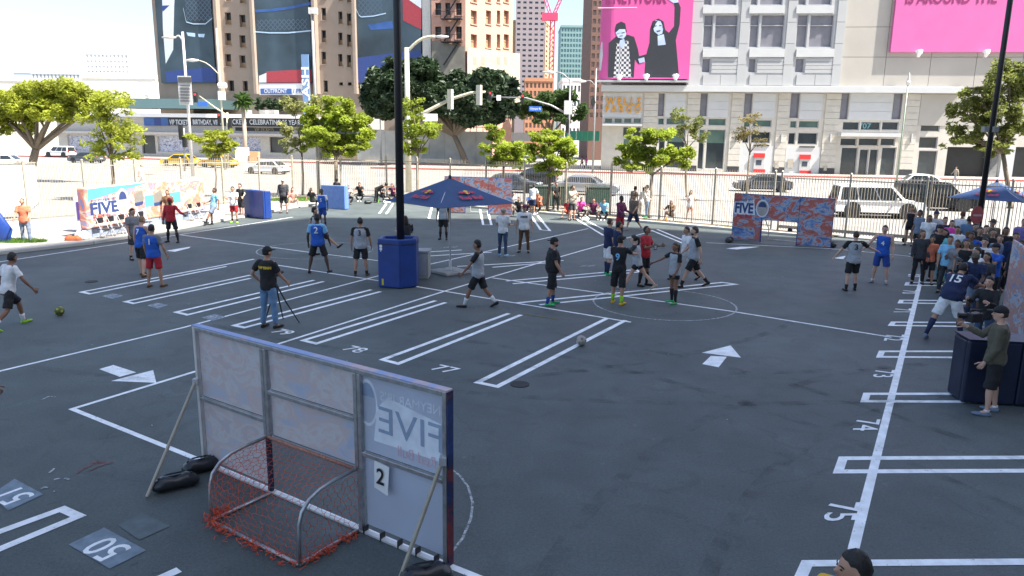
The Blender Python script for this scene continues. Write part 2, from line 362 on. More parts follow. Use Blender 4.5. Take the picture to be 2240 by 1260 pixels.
for (cx, cy, r_, a0, a1) in ((-6, 3, 13, 15, 75), (-6, 3, 14.5, 15, 72), (12, 2, 11, 110, 170), (12, 2, 12.5, 112, 168), (3, 30, 17, 235, 290), (3, 30, 18.6, 238, 288), (-4, 26, 14, 250, 320)):
    MZ[0] = MZ[0]; strip([(cx+r_*cos(R(a0+(a1-a0)*k/24)), cy+r_*sin(R(a0+(a1-a0)*k/24))) for k in range(25)], .19, m_tyrem, 'tyre_mark', False)
for i in range(70):     # gum and stones on the asphalt
    q = V((random.uniform(-9, 12), random.uniform(6, 24), .0))
    if i < 25: MB().sph(q+V((0, 0, .005)), (.012, .012, .01), 6, 4).build('pebble', m_conc, lot)
# kerbs and planting strips inside the fence
def kerb(pts, wd, h, mat, name='kerb'):
    b = MB()
    for a, c in zip(pts, pts[1:]):
        a = V((a[0], a[1], 0)); c = V((c[0], c[1], 0)); d = (c-a).normalized(); n = V((-d.y, d.x, 0))*wd/2
        b.hexa([a-n, c-n, c+n, a+n] + [q+V((0, 0, h)) for q in (a-n, c-n, c+n, a+n)])
    return tag(b.build(name, mat, bevel=.02), kind='structure')
kl = [G(-30, 560), G(200, 534), G(330, 513), G(452, 490), G(560, 470), G(640, 455), G(740, 444)]
kerb(kl, .32, .13, m_conc)
kr = [G(760, 443), G(960, 448), G(1260, 478), G(1420, 489)]
kerb([(q.x, q.y) for q in kr][:0] or [(-8.6, 49.4), (13.6, 32.9)], .3, .13, m_conc)
sheet('dry_soil_strip', [(-8.7, 49.7), (14.0, 32.7), (15.2, 33.4), (-8.6, 51.3)], .06, M('dry_soil', (.20, .15, .10), .95, var=.3, scale=3))
sheet('pavement_strip', [(kl[0].x, kl[0].y), (kl[1].x, kl[1].y), (kl[3].x, kl[3].y), (kl[5].x, kl[5].y), (kl[6].x, kl[6].y), (-14.7, 48.4), (-27, 27.2)], .10, m_walk)

# ------------------------------------------------------------------ the tall block that shades the lot (behind the camera, to the right)
Ts = 90/math.tan(SUN_EL); T1 = V((-1.0, 38.8, 0)) + SH*Ts; T1b = V((-10.5, 38.2, 0)) + SH*Ts; td = V((-.53, -.85, 0)).normalized(); tn = V((.85, -.53, 0)).normalized()
T2 = T1b + td*78
tw = thing('office_tower', T1, 'tall plain tower block that shades the lot, standing behind the camera', 'building')
MB().prism([T1, T1b, T2, T2+tn*26, T1+tn*20], (0, 0, 90)).build('wall', M('tower_wall', (.30, .31, .33), .8, var=.05, scale=.2), tw)
m_towin = M('tower_glass', (.05, .06, .08), .2)
FT = Fac(T1b, T2)
for k in range(1, 26): MB().fbox(FT, 1, 77, k*3.4, k*3.4+1.5, -.06, 0.06).build('window_band', m_towin, tw)

# ------------------------------------------------------------------ far bank building
def poly(F, pts, o, name, mat, parent, th=.012):
    P = []
    for p in pts:
        u, z = F.uz(*p); P.append(F.P(u, z, o))
    a = sum(((P[i]-P[0]).cross(P[i+1]-P[0]) for i in range(1, len(P)-1)), V()).dot(F.n)
    if a < 0: P.reverse()
    return MB().prism(P, F.n*th).build(name, mat, parent)
def fpx(F, x0, y0, x1, y1, o0, o1, name, mat, parent, **k):
    return MB().fbox(F, *F.rect(x0, y0, x1, y1), o0, o1).build(name, mat, parent, **k)
WF = facd(1330, 100, 2060, 94.6)
def urect(*r): return WF.rect(*r)
bank = thing('bank_building', WF.A, 'pale stone and white panel bank block with cash machines across the street', 'building')
zc0 = urect(1600, 203, 1700, 203)[2]; zc1 = urect(1600, 189, 1700, 189)[2]
uL, _, _, _ = urect(1318, 250, 1330, 260); uR = urect(2060, 250, 2320, 260)[1]; uT0 = urect(1506, 100, 1520, 110)[0]; uT1 = urect(1842, 100, 1850, 110)[0]; uE = urect(2063, 250, 2070, 260)[0]
H = {}
gl = [(1322, 258, 1340, 270), (1343, 258, 1361, 270), (1364, 258, 1382, 270), (1385, 258, 1403, 270), (1362, 277, 1381, 300), (1384, 277, 1402, 300), (1362, 303, 1381, 362), (1384, 303, 1402, 362),
      (1440, 204, 1453, 254), (1439, 258, 1453, 273), (1457, 258, 1498, 273), (1440, 281, 1454, 368), (1458, 281, 1498, 368),
      (1531, 204, 1547, 254), (1531, 259, 1545, 274), (1549, 259, 1588, 275), (1527, 283, 1540, 370), (1544, 283, 1585, 370),
      (1628, 204, 1645, 256), (1627, 262, 1641, 278), (1646, 262, 1688, 278), (1624, 288, 1638, 313), (1643, 288, 1685, 313),
      (1729, 204, 1748, 258), (1728, 264, 1743, 280), (1747, 264, 1791, 280), (1724, 290, 1740, 316), (1745, 290, 1788, 316),
      (1836, 204, 1856, 261), (1953, 204, 1973, 261), (1843, 266, 1880, 285), (1883, 266, 1926, 285), (1929, 266, 1966, 285),
      (1838, 302, 1874, 319), (1878, 302, 1922, 319), (1926, 302, 1958, 319), (1838, 322, 1874, 388), (1878, 326, 1898, 388), (1900, 326, 1919, 388), (1926, 322, 1958, 388),
      (2014, 269, 2056, 288), (2010, 299, 2051, 325), (2007, 329, 2048, 386)]
holes = [urect(*g) for g in gl]
gar = [urect(2068, 322, 2184, 402), urect(2216, 322, 2310, 402)]
wall(WF, uL, uR, 0, zc0, holes+gar, .3).build('wall', m_stone, bank)
MB().fbox(WF, uL, uR, 0, zc1+22, -14, -2.2).build('core', M('bank_core', (.3, .3, .3), .8), bank)
MB().fbox(WF, uL, uR, zc0-.01, zc0+.02, -2.2, -.3).build('soffit', m_stone, bank)
MB().fbox(WF, uL, uR, .0, .03, -2.2, -.31).build('inner_floor', m_conc, bank)
for q in gar: MB().fbox(WF, q[0]+.05, q[1]-.05, q[2], q[3], -2.15, -2.1).build('garage_shade', m_dark, bank)  # dark sheet painted in for the shade inside the garage opening
for g, q in zip(gl, holes):
    tall = g[3] > 340; strip_ = g[3]-g[1] > 40 and g[1] < 210
    wn = MB().fbox(WF, q[0]-.02, q[1]+.02, q[2]-.02, q[3]+.02, -.32, -.28).build('window', m_grey_glass if strip_ else (m_glass if g[1] > 265 else m_green_glass), bank)
    fr = MB(); t = .09
    for r in ((q[0], q[0]+t, q[2], q[3]), (q[1]-t, q[1], q[2], q[3]), (q[0]+t, q[1]-t, q[2], q[2]+t), (q[0]+t, q[1]-t, q[3]-t, q[3])): fr.fbox(WF, *r, -.279, -.14)
    fr.build('frame', m_alu if not strip_ else m_grey_glass, wn)
    if tall and g[0] < 1600: MB().fbox(WF, q[0]+.1, q[1]-.1, q[3]-(q[3]-q[2])*.34, q[3]-.1, -.275, -.26).build('blind', m_green_glass, wn)
for r in ((1318, 203.5, 1404, 257), (1455, 204, 1499, 256.5), (1548.5, 204, 1594, 257), (1646.5, 204, 1696, 259), (1749.5, 204, 1799, 261), (1857.5, 204, 1951.5, 263)):
    blocks(WF, bank, 'white_panel', urect(*r), 1, 1 if r[0] < 1400 else 3, -.02, .06, m_wpanel, .03)
for r in ((1617, 318, 1691, 379), (1717, 321, 1793, 383)): blocks(WF, bank, 'white_panel', urect(*r), 1, 1, -.02, .05, m_wpanel)
for (x0, x1) in ((1405.5, 1437), (1500, 1528), (1596, 1622), (1697, 1722), (1800, 1833), (1976, 2005)):
    q = urect(x0, 204, x1, 372); blocks(WF, bank, 'stone_block', (q[0], q[1], .9, zc0), 1, 12, -.02, .12, m_stone, .04)
    MB().fbox(WF, q[0], q[1], 0, .88, -.02, .16).build('plinth', M('dark_granite', (.04, .04, .045), .4), bank)
MB().fbox(WF, uL-.3, urect(2060, 190, 2100, 200)[1], zc0+.03, zc1, -.3, 1.1).build('cornice', m_wpanel, bank, bevel=.03)
MB().fbox(WF, *urect(1832, 291, 1965, 299), .0, 1.6).build('door_canopy', m_wpanel, bank)
MB().fbox(WF, *urect(1318, 271.5, 1404, 275.5), .0, 1.5).build('door_canopy', m_wpanel, bank)
# upper storeys
zt = zc1 + 18
colw = [((1537, 1558), (1562, 1612), 1553), ((1638, 1658), (1662, 1713), 1652), ((1740, 1764), (1768, 1820), 1757)]
rows = [(33, 105), (-66, 13)]; th = []; sm = []
for a, b, c in colw:
    for y0, y1 in rows: th += [urect(a[0], y0, a[1], y1), urect(b[0], y0, b[1], y1)]
    sm.append(urect(a[0]-3, 128, c, 160))
m_tower = M('tower_panel', (.39, .395, .395), .6, var=.04, scale=.5)
wall(WF, uT0, uT1, zc1+.01, zt, th+sm, .35, .5).build('upper_wall', m_tower, bank)
MB().fbox(WF, uT0-.02, uT0, zc1, zt, -2.2, .5).fbox(WF, uT1, uT1+.02, zc1, zt, -2.2, .5).build('upper_wall', m_tower, bank)
for k, q in enumerate(th+sm):
    wn = MB().fbox(WF, q[0], q[1], q[2], q[3], .14, .18).build('window', m_grey_glass, bank)
    fr = MB(); t = .1
    for r in ((q[0], q[0]+t, q[2], q[3]), (q[1]-t, q[1], q[2], q[3]), (q[0]+t, q[1]-t, q[2], q[2]+t), (q[0]+t, q[1]-t, q[3]-t, q[3])): fr.fbox(WF, *r, .185, .40)
    if k < len(th): fr.fbox(WF, q[0]+t, q[1]-t, q[3]-(q[3]-q[2])*.34, q[3]-(q[3]-q[2])*.34+.1, .185, .36)
    fr.build('frame', m_alu, wn)
for (x0, x1) in ((1509, 1533), (1614, 1634), (1715, 1736), (1822, 1841)):
    q = urect(x0, 100, x1, 110); blocks(WF, bank, 'white_panel', (q[0], q[1], zc1+.05, zt), 1, 7, .48, .62, m_tower, .05)
for a, b, c in colw:
    blocks(WF, bank, 'white_panel', urect(a[0]-1, 108, b[1]+1, 126), 1, 1, .5, .72, m_wpanel)
    blocks(WF, bank, 'white_panel', urect(a[0]-1, 15, b[1]+1, 31), 1, 1, .5, .72, m_wpanel)
    blocks(WF, bank, 'siding_board', urect(c+2, 128, b[1], 161), 1, 4, .5, .58, m_tower, .05)
    blocks(WF, bank, 'white_panel', urect(a[0]-1, 164, b[1]+1, 187), 2, 1, .5, .6, m_tower, .05)
q = urect(1846, 100, 2320, 110); z1_ = zc1+.02
m_tan = M('tan_panel', (.40, .375, .335), .8, var=.05, scale=.4, bump=.1)
blocks(WF, bank, 'tan_panel', (uT1+.05, uR, z1_, zt), 5, 5, -2.2, .1, m_tan, .05)
MB().fbox(WF, uT1+.02, uR, z1_, zt, -2.3, -.2).build('upper_wall', m_tan, bank)
blocks(WF, bank, 'tan_panel', (urect(2012, 205, 2060, 262)[0], uR, zc0-3.9, zc0), 4, 1, -.02, .08, m_tan, .04)
MB().fbox(WF, *urect(2186, 322, 2214, 400), -.3, .3).build('column', m_wpanel, bank)
gold = M('gold_letters', srgb('#D99A2B'), .4, .2, var=.08)
def wfp(px, py, o): u, z = WF.uz(px, py); return WF.P(u, z, o)
for t, y in (('WELLS', 222), ('FARGO', 239)):
    lettering('sign_letters', ' '.join(t), 1.35, wfp(1363, y, .2), WF.d, V((0, 0, 1)), gold, bank, bold=.03, ext=.07, width=4.6)
m_screen = M('screen_grey', (.06, .07, .09), .2)
for x, y in ((1660, 0), (1760, 3)):
    a = MB().fbox(WF, *urect(x-12, 336+y, x+12, 377+y), .05, .22).build('cash_machine', M('machine_grey', (.45, .45, .44), .45), bank, bevel=.02)
    MB().fbox(WF, *urect(x-12.5, 335+y, x+12.5, 345+y), .225, .34).build('sign', m_red, a)
    MB().fbox(WF, *urect(x-12.5, 370+y, x+12.5, 378+y), .225, .3).build('sign', m_red, a)
    MB().fbox(WF, *urect(x-7, 350+y, x+5, 361+y), .225, .235).build('screen', m_screen, a)
    MB().fbox(WF, *urect(x-12, 317+y, x+22, 319.5+y), .055, .16).build('lamp_bar', m_black, bank)
for r in ((1694, 351, 1703, 358), (1694, 361, 1703, 368), (1722, 348, 1734, 367), (1801, 363, 1808, 373)):
    MB().fbox(WF, *urect(*r), .125, .18).build('notice_plate', M('tan_plate', (.38, .34, .28), .6), bank)
for x in (1610, 1709, 1816, 1993): MB().fbox(WF, *urect(x-1.2, 293, x+1.2, 311), .125, .3).build('wall_lamp', m_wpanel, bank)
lettering('house_number', '707', .95, wfp(1893, 276, -.2), WF.d, V((0, 0, 1)), M('number_teal', (.12, .3, .33), .5), bank, bold=.02, width=1.5)
# billboards on the bank
bb = thing('billboard', WF.P(urect(1310, 100, 1320, 110)[0], zc1, 1.3), 'pink billboard with a man in a checked shirt and a woman raising her arm', 'billboard')
ub0, ub1, zb0, _ = urect(1338, 174, 1505, 174); ztop = zb0 + 19
MB().fbox(WF, ub0, ub1, zb0, ztop, .7, 1.1).build('face', m_pink, bb)
cv = []; rr = 1.75
for k in range(9):
    a = pi/2*k/8; cv.append((ub0 - rr*sin(a), 1.1 - rr*(1-cos(a))))
cm = MB()
for (a, c), (e, f) in zip(cv, cv[1:]):
    cm.hexa([WF.P(a, zb0, c), WF.P(a, zb0, c-.3), WF.P(e, zb0, f-.3), WF.P(e, zb0, f), WF.P(a, ztop, c), WF.P(a, ztop, c-.3), WF.P(e, ztop, f-.3), WF.P(e, ztop, f)])
cm.build('face', m_pink, bb)
MB().fbox(WF, ub0-2, ub1, zb0-.45, zb0-.25, .6, 2.1).build('catwalk', m_alu, bb)
pc = lambda L: [(1280+x/3, y/3) for x, y in L]
m_ink = M('print_ink', (.022, .024, .032), .6); m_skinp = M('print_pale_skin', (.42, .50, .66), .6, var=.15, scale=1); m_chk = M('print_check', (.5, .5, .52), .6)
def checker(name, c1, c2, s):
    m = bpy.data.materials.new(name); m.use_nodes = True; n = m.node_tree; b = n.nodes['Principled BSDF']
    tc = n.nodes.new('ShaderNodeTexCoord'); ck = n.nodes.new('ShaderNodeTexChecker'); ck.inputs['Scale'].default_value = s; ck.inputs[1].default_value = (*c1, 1); ck.inputs[2].default_value = (*c2, 1)
    n.links.new(tc.outputs['Object'], ck.inputs['Vector']); n.links.new(ck.outputs['Color'], b.inputs['Base Color']); return m
m_chk = checker('print_check', (.55, .55, .57), (.05, .05, .06), 3.2)
for o, mt, L in ((1.1, m_ink, [(150, 512), (155, 290), (200, 248), (275, 235), (320, 250), (345, 330), (352, 375), (400, 362), (396, 410), (345, 425), (325, 395), (318, 512)]),
                 (1.115, m_chk, [(185, 512), (207, 290), (282, 272), (302, 512)]), (1.115, m_ink, [(195, 205), (203, 168), (235, 150), (262, 163), (272, 215), (262, 235), (205, 240)]),
                 (1.13, m_skinp, [(200, 222), (225, 200), (262, 200), (268, 240), (250, 262), (215, 255)]), (1.13, m_skinp, [(228, 272), (255, 262), (263, 300), (240, 326), (222, 300)]), (1.13, m_skinp, [(345, 392), (385, 382), (390, 412), (355, 420)]),
                 (1.1, m_ink, [(385, 512), (395, 380), (420, 285), (423, 200), (440, 148), (478, 130), (510, 150), (522, 205), (545, 222), (580, 180), (583, 60), (575, 25), (605, 20), (622, 60), (615, 170), (590, 270), (612, 512)]),
                 (1.115, m_skinp, [(438, 168), (460, 142), (490, 148), (511, 185), (502, 228), (478, 238), (450, 215)]), (1.115, m_skinp, [(472, 243), (512, 232), (525, 300), (474, 306)]), (1.13, m_ink, [(208, 228), (232, 222), (233, 227), (209, 234)]), (1.145, m_ink, [(238, 222), (258, 218), (259, 223), (239, 227)]), (1.145, m_ink, [(225, 243), (246, 240), (246, 244), (226, 247)]),
                 (1.13, m_ink, [(436, 170), (452, 148), (474, 146), (462, 160), (446, 196)]), (1.13, m_ink, [(452, 178), (466, 175), (466, 180), (453, 183)]), (1.13, m_ink, [(482, 174), (497, 173), (497, 178), (482, 179)]), (1.13, m_ink, [(464, 210), (492, 206), (488, 214), (470, 217)]), (1.13, m_ink, [(500, 152), (512, 170), (514, 205), (505, 190)]),
                 (1.115, m_skinp, [(520, -8), (560, -2), (600, -8), (608, 26), (575, 30)])):
    poly(WF, pc(L), o, 'printed_figure', mt, bb)
uu, zz = WF.uz(1308, 110)
MB().loft([WF.P(ub0-1.35, zb0+1.1, .1), WF.P(ub0-1.3, zb0+3, .14), WF.P(ub0-1.25, zb0+4.6, .16), WF.P(ub0-1.3, zb0+5.2, .13)], [.28, .42, .30, .12], 8).build('printed_figure', M('print_grey', (.5, .5, .54), .6), bb)
lettering('headline', 'E NETWORK', 2.6, wfp(1391, -3, 1.13), WF.d, V((0, 0, 1)), M('print_purple', (.22, .015, .10), .6), bb, bold=.06, width=7.7)
MB().fbox(WF, *urect(1288+20, 19, 1393, 21), 1.1, 1.115).build('small_print', M('print_pinkwhite', (.8, .5, .65), .6), bb)
def floods(F, pts, o, parent):
    for x, y in pts:
        u, z = F.uz(x, y); f = MB().loft([F.P(u, z-.45, o), F.P(u, z-.1, o+.25), F.P(u, z+.2, o+.1)], [.16, .3, .45], 8).build('floodlight', m_white, parent)
        MB().cyl(F.P(u, z-.5, o-.5), F.P(u, z-.2, o+.1), .06).build('bracket', m_alu, f)
floods(WF, [(1354, 172), (1412, 171), (1475, 171)], 1.8, bb)
b2 = thing('billboard', WF.P(urect(1940, 100, 1945, 110)[0], zc1, .9), 'large plain pink billboard high on the tan wall at the right', 'billboard')
r = urect(1944, 115, 2320, 115); MB().fbox(WF, r[0], r[1], r[2], r[2]+14, .1, .6).build('face', M('magenta_print_pale', (.60, .12, .33), .55, var=.05, scale=.5), b2)
lettering('headline', 'IS AROUND THE', 2.0, wfp(2076, -2, .63), WF.d, V((0, 0, 1)), MATS['print_purple'], b2, bold=.05, width=10.4)
floods(WF, [(2001, 118), (2146, 118)], 1.2, b2)
# pavement, red kerb in front of the bank
q0, q1 = WF.P(uL-30, 0, 0), WF.P(uR+20, 0, 0); n6 = WF.n*6.5
MB().hexa([q0+n6, q1+n6, q1-WF.n*3, q0-WF.n*3] + [q+V((0, 0, .15)) for q in (q0+n6, q1+n6, q1-WF.n*3, q0-WF.n*3)]).build('pavement', m_walk)['kind'] = 'structure'
m_rkerb = M('red_kerb_paint', (.42, .08, .06), .7, var=.2)
kerb([q0+n6+WF.n*.1, q1+n6+WF.n*.1], .3, .17, m_rkerb, 'red_kerb')

# ------------------------------------------------------------------ hotel with car billboards
HF = facd(345, 138, 940, 127)
hotel = thing('hotel_block', HF.A, 'tall beige hotel block with three car billboards and narrow windows', 'building')
hr = HF.rect
hw = []
for x0, x1, y0s in ((492, 505.5, (-25, 27, 72, 118)), (524, 537, (-20, 32, 77, 121)), (703, 713, (-30, 17, 66, 113)), (740, 749, (-25, 25, 71, 118)), (759, 768, (-22, 29, 75, 120))):
    for y in y0s: hw.append((hr(x0, y, x1, y+27), 1))
for r in ((499, 176, 512, 199), (531, 177, 542, 199), (708, 176, 717, 201), (742, 180, 750, 187), (761, 180, 769, 187)): hw.append((hr(*r), 0))
hu0 = hr(348, 200, 350, 210)[0]; hu1 = hr(925, 100, 944, 110)[1]; hz1 = hr(600, -80, 610, -80)[2]
wall(HF, hu0, hu1, 0, hz1, [h[0] for h in hw], .7).build('wall', m_beige, hotel)
MB().fbox(HF, hu0, hu1, 0, hz1, -18, -1.2).build('core', m_beige, hotel)
for x in (478, 556, 690, 777):
    MB().fbox(HF, *hr(x, -80, x+6, 206), .0, 1.2).build('pilaster', m_beige, hotel)
m_blind = M('tan_blind', (.34, .22, .12), .8, var=.15)
for q, bl in hw:
    wn = MB().fbox(HF, q[0], q[1], q[2], q[3], -.72, -.68).build('window', m_dark, hotel)
    if bl: MB().fbox(HF, q[0], q[1], q[2]+.1, q[2]+(q[3]-q[2])*.42, -.67, -.62).build('blind', m_blind, wn)
    MB().fbox(HF, q[0]-.1, q[1]+.1, q[2]-.12, q[2]-.002, -.3, .12).build('sill', m_beige, wn)
MB().fbox(HF, *hr(926, -80, 944, 190), -.4, .5).build('corner_trim', M('trim_white', (.6, .58, .53), .7), hotel)
m_car = M('print_car_body', (.035, .06, .08), .5, var=.5, scale=.16); m_carblue = M('print_blue', (.035, .10, .30), .5, var=.4, scale=.3)
m_chrome = M('print_chrome', (.45, .60, .75), .4); m_grille = M('print_grille', (.08, .12, .17), .5); m_redp = M('print_red', (.36, .045, .06), .5); m_whp = M('print_white', (.62, .66, .70), .5); m_bluep = M('print_deepblue', (.03, .06, .22), .5)
def pp(L, ox=340): return [(ox+x/3, y/3) for x, y in L]
def band(F, pts, wd, o, name, mat, parent):
    up = [(x, y-wd) for x, y in pts]; return [poly(F, [up[i], pts[i], pts[i+1], up[i+1]], o, name, mat, parent) for i in range(len(pts)-1)]
def grille(F, x0, y0, x1, y1, o, parent, st=9):
    b = MB(); k = 0
    u0, u1, z0, z1 = F.rect(x0, y0, x1, y1); s = .85; nx = int((u1-u0)/s); nz = int((z1-z0)/s)
    for i in range(nx):
        for j in range(nz):
            for sg in (1, -1):
                a = F.P(u0+i*s, z0+(j+(0 if sg > 0 else 1))*s, o); c = F.P(u0+(i+1)*s, z0+(j+(1 if sg > 0 else 0))*s, o); t = V((0, 0, .09))
                b.add([a-t, c-t, c+t, a+t], [(0, 1, 2, 3)])
    tag(b.build('printed_grille', m_grille, parent), kind='stuff')
def billboard(x0, x1, y1, label):
    t = thing('car_billboard', HF.P(*[hr(x0, 100, x1, y1)[0], hr(x0, 100, x1, y1)[2]], .8), label, 'billboard', 'car billboards on the hotel')
    q = hr(x0, y1, x1, y1); MB().fbox(HF, q[0], q[1], q[2], hz1-1, .1, .5).build('face', m_car, t)
    return t
t1 = billboard(357, 476, 182, 'leftmost dark car billboard with a curved chrome lip and pale corner')
grille(HF, 408, -60, 466, 46, .505, t1)
poly(HF, pp([(52, -180), (150, -180), (135, 40), (128, 330), (80, 420), (62, 200)]), .5, 'printed_band', m_whp, t1); poly(HF, pp([(50, 40), (105, 38), (62, 78)]), .52, 'printed_band', m_bluep, t1)
band(HF, pp([(195, 60), (215, 150), (260, 163), (340, 163), (385, 125), (388, 60)]), 2.2, .52, 'printed_chrome', m_chrome, t1)
poly(HF, pp([(80, 470), (410, 440), (412, 540), (85, 542)]), .5, 'printed_band', m_bluep, t1); poly(HF, pp([(215, 215), (272, 220), (272, 245), (225, 238)]), .5, 'printed_lamp', m_chrome, t1); poly(HF, pp([(292, 225), (335, 225), (330, 248), (295, 245)]), .5, 'printed_lamp', m_chrome, t1)
t2 = billboard(566, 686, 182, 'middle car billboard with a grille and a red band at its foot')
grille(HF, 566, 34, 684, 66, .505, t2); grille(HF, 566, -70, 684, -20, .505, t2)
band(HF, pp([(665, 85), (760, 80), (880, 65), (1030, 35)]), 6, .51, 'printed_band', m_carblue, t2)
band(HF, pp([(665, 215), (760, 222), (880, 222), (1030, 208)]), 2.6, .52, 'printed_chrome', m_chrome, t2); poly(HF, pp([(738, 470), (1035, 455), (1035, 543), (738, 543)]), .5, 'printed_band', m_redp, t2); poly(HF, pp([(690, 500), (738, 480), (738, 543), (690, 543)]), .505, 'printed_band', m_whp, t2)
t3 = billboard(786, 924, 183, 'rightmost car billboard with red and white corner beside the brick building')
grille(HF, 786, -60, 840, 36, .505, t3)
band(HF, pp([(1322, 60), (1345, 108), (1360, 118), (1440, 112), (1520, 94)]), 2.2, .52, 'printed_chrome', m_chrome, t3)
poly(HF, pp([(1400, 165), (1560, 140), (1570, 190), (1420, 200)]), .5, 'printed_lamp', m_carblue, t3)
poly(HF, [(882, -60), (924, -60), (924, 66), (884, 46)], .5, 'printed_band', m_redp, t3); poly(HF, [(882, -60), (924, -60), (924, 20), (898, 2)], .515, 'printed_band', m_whp, t3); poly(HF, pp([(1335, 380), (1750, 330), (1750, 545), (1335, 545)]), .5, 'printed_band', m_bluep, t3)
sg = thing('sign_board', HF.P(*hr(570, 190, 575, 200)[::2], .6), 'white sign lettered in blue under the middle car billboard', 'sign')
MB().fbox(HF, *hr(570, 183, 680, 208), .0, .45).build('panel', m_white, sg)
MB().fbox(HF, *hr(573, 194, 641, 206), .455, .47).build('panel', M('sign_blue', (.05, .13, .38), .5), sg)
def hp(px, py, o, F=None): F = F or HF; u, z = F.uz(px, py); return F.P(u, z, o)
lettering('lettering', 'OUTFRONT', 1.0, hp(606, 200, .49), HF.d, V((0, 0, 1)), m_white, sg, bold=.02, width=4.4)
lettering('lettering', '/ PRIME', 1.0, hp(662, 200, .49), HF.d, V((0, 0, 1)), MATS['sign_blue'], sg, bold=.02, width=3.2)
fl = thing('hanging_banner', hp(678, 232, 1.6), 'tall pale blue vertical banner with white letters beside the windows', 'banner')
MB().fbox(HF, *hr(671, 121, 686, 250), 1.4, 1.6).build('panel', M('banner_blue', (.16, .27, .46), .5), fl)
q = hp(679, 182, 1.62); lettering('lettering', 'FLASH', 1.9, q-V((0, 0, 1.2)), V((0, 0, 1)), -HF.d, m_white, fl, bold=.05, width=7.5)
# brick building right of the hotel: shaded front, sunlit side
BFa = facd(946, 126, 1018, 125); BFb = Fac(BFa.P(BFa.L, 0, 0), BFa.P(BFa.L, 0, 0)+V((.62, .785, 0))*20)
bd = thing('brick_building', BFa.A, 'pinkish brick building beside the hotel with fire escape and sunlit side', 'building')
m_brick = M('pink_brick', (.50, .29, .22), .85, var=.08, scale=2, bump=.2)
zbt = BFa.rect(946, -60, 950, -60)[2]
for F, ws, lu in ((BFa, [(952, 965), (974, 985), (997, 1010)], BFa.L), (BFb, [(1030, 1043), (1063, 1074), (1087, 1094), (1102, 1113)], BFb.uz(1122, 60)[0])):
    hs = []
    for y in (-42, 6, 58):
        for a, c in ws: hs.append(F.rect(a, y+(17 if F is BFb else 0), c, y+(47 if F is BFb else 27)))
    wall(F, 0, lu, 0, zbt, hs, .6).build('wall', m_brick, bd)
    MB().fbox(F, .01, lu-.01, 0, zbt, -1.2, -.9).build('core', m_dark, bd)
    for q in hs:
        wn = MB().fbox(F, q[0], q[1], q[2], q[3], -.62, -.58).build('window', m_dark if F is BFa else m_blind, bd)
        MB().fbox(F, q[0]-.15, q[1]+.15, q[2]-.15, q[2]-.002, -.2, .15).build('sill', m_brick, wn)
        MB().fbox(F, q[0]+.05, q[1]-.05, (q[2]+q[3])/2, (q[2]+q[3])/2+.08, -.57, -.5).build('glazing_bar', m_beige, wn)
for y in (42, 92, -8):
    q = BFa.rect(968, y, 1012, y+2); pl = MB().fbox(BFa, *q, .05, 1.2).build('fire_escape', m_black, bd); rl = MB()
    rl.fbox(BFa, q[0], q[1], q[3]+1, q[3]+1.06, 1.1, 1.16)
    for k in range(7): u = q[0]+(q[1]-q[0])*k/6; rl.fbox(BFa, u-.03, u+.03, q[3], q[3]+1, 1.1, 1.16)
    rl.build('railing', m_black, pl); MB().loft([BFa.P(q[0]+.4, q[3]-3.7, .9), BFa.P(q[1]-.4, q[3], .9)], .12, 4).build('stair', m_black, pl)
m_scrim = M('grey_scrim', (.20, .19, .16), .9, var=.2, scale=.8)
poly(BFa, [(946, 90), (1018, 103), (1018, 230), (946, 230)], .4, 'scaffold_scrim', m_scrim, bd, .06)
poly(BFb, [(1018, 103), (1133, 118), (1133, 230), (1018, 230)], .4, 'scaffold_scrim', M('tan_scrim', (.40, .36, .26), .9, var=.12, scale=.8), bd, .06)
for x in (1030, 1048, 1082, 1098): poly(BFb, [(x, 124), (x+8, 125), (x+8, 142), (x, 141)], .47, 'scrim_gap', m_beige, bd)

# ------------------------------------------------------------------ far towers, generic boxes with their windows
def far_tower(name, label, x0, x1, ytop, Y, mat, wmat, nx, nz, depth=20, yb=330, hl=.5, wl=.6, ang=0., z0=0):
    F = facd(x0, Y, x1, Y+ang); t = thing(name, F.A, label, 'building'); zt_ = F.uz((x0+x1)/2, ytop)[1]
    hs = []; du = F.L/nx; dz = zt_/nz; lo = int(nz*.25)
    for i in range(nx):
        for j in range(lo, nz): hs.append((i*du+du*(1-wl)/2, (i+1)*du-du*(1-wl)/2, j*dz+dz*(1-hl)/2, (j+1)*dz-dz*(1-hl)/2))
    wall(F, 0, F.L, 0, zt_, hs, .5).build('wall', mat, t); MB().fbox(F, .02, F.L-.02, 0, zt_, -depth, -.6).build('core', mat, t)
    MB().fbox(F, -.15, F.L+.15, zt_, zt_+.9, -depth, .2).build('parapet', mat, t)
    if nx*nz <= 170:
        for h in hs: MB().fbox(F, *h, -.55, -.45).build('window', wmat, t)
    else:
        b = MB()
        for h in hs: b.fbox(F, *h, -.55, -.45)
        tag(b.build('window_rows', wmat, t), kind='stuff')
    return t, F
m_twglass = M('far_grey_glass', (.10, .12, .15), .3, var=.3, scale=.2)
far_tower('office_tower', 'grey mauve high rise left of the crane', 1124, 1186, -60, 260, M('mauve_concrete', (.25, .215, .225), .8), m_twglass, 5, 34, hl=.4, wl=.55)
far_tower('office_tower', 'slim orange brick tower just left of the crane', 1187, 1206, 52, 275, M('orange_brick', (.42, .27, .16), .8), m_twglass, 3, 26, hl=.5, wl=.5, ang=25)
far_tower('office_tower', 'teal glass office block with green roof behind the crane', 1220, 1282, 60, 330, M('teal_concrete', (.17, .28, .28), .7), M('teal_glass', (.14, .28, .31), .25, var=.3, scale=.1), 10, 24, hl=.6, wl=.62)
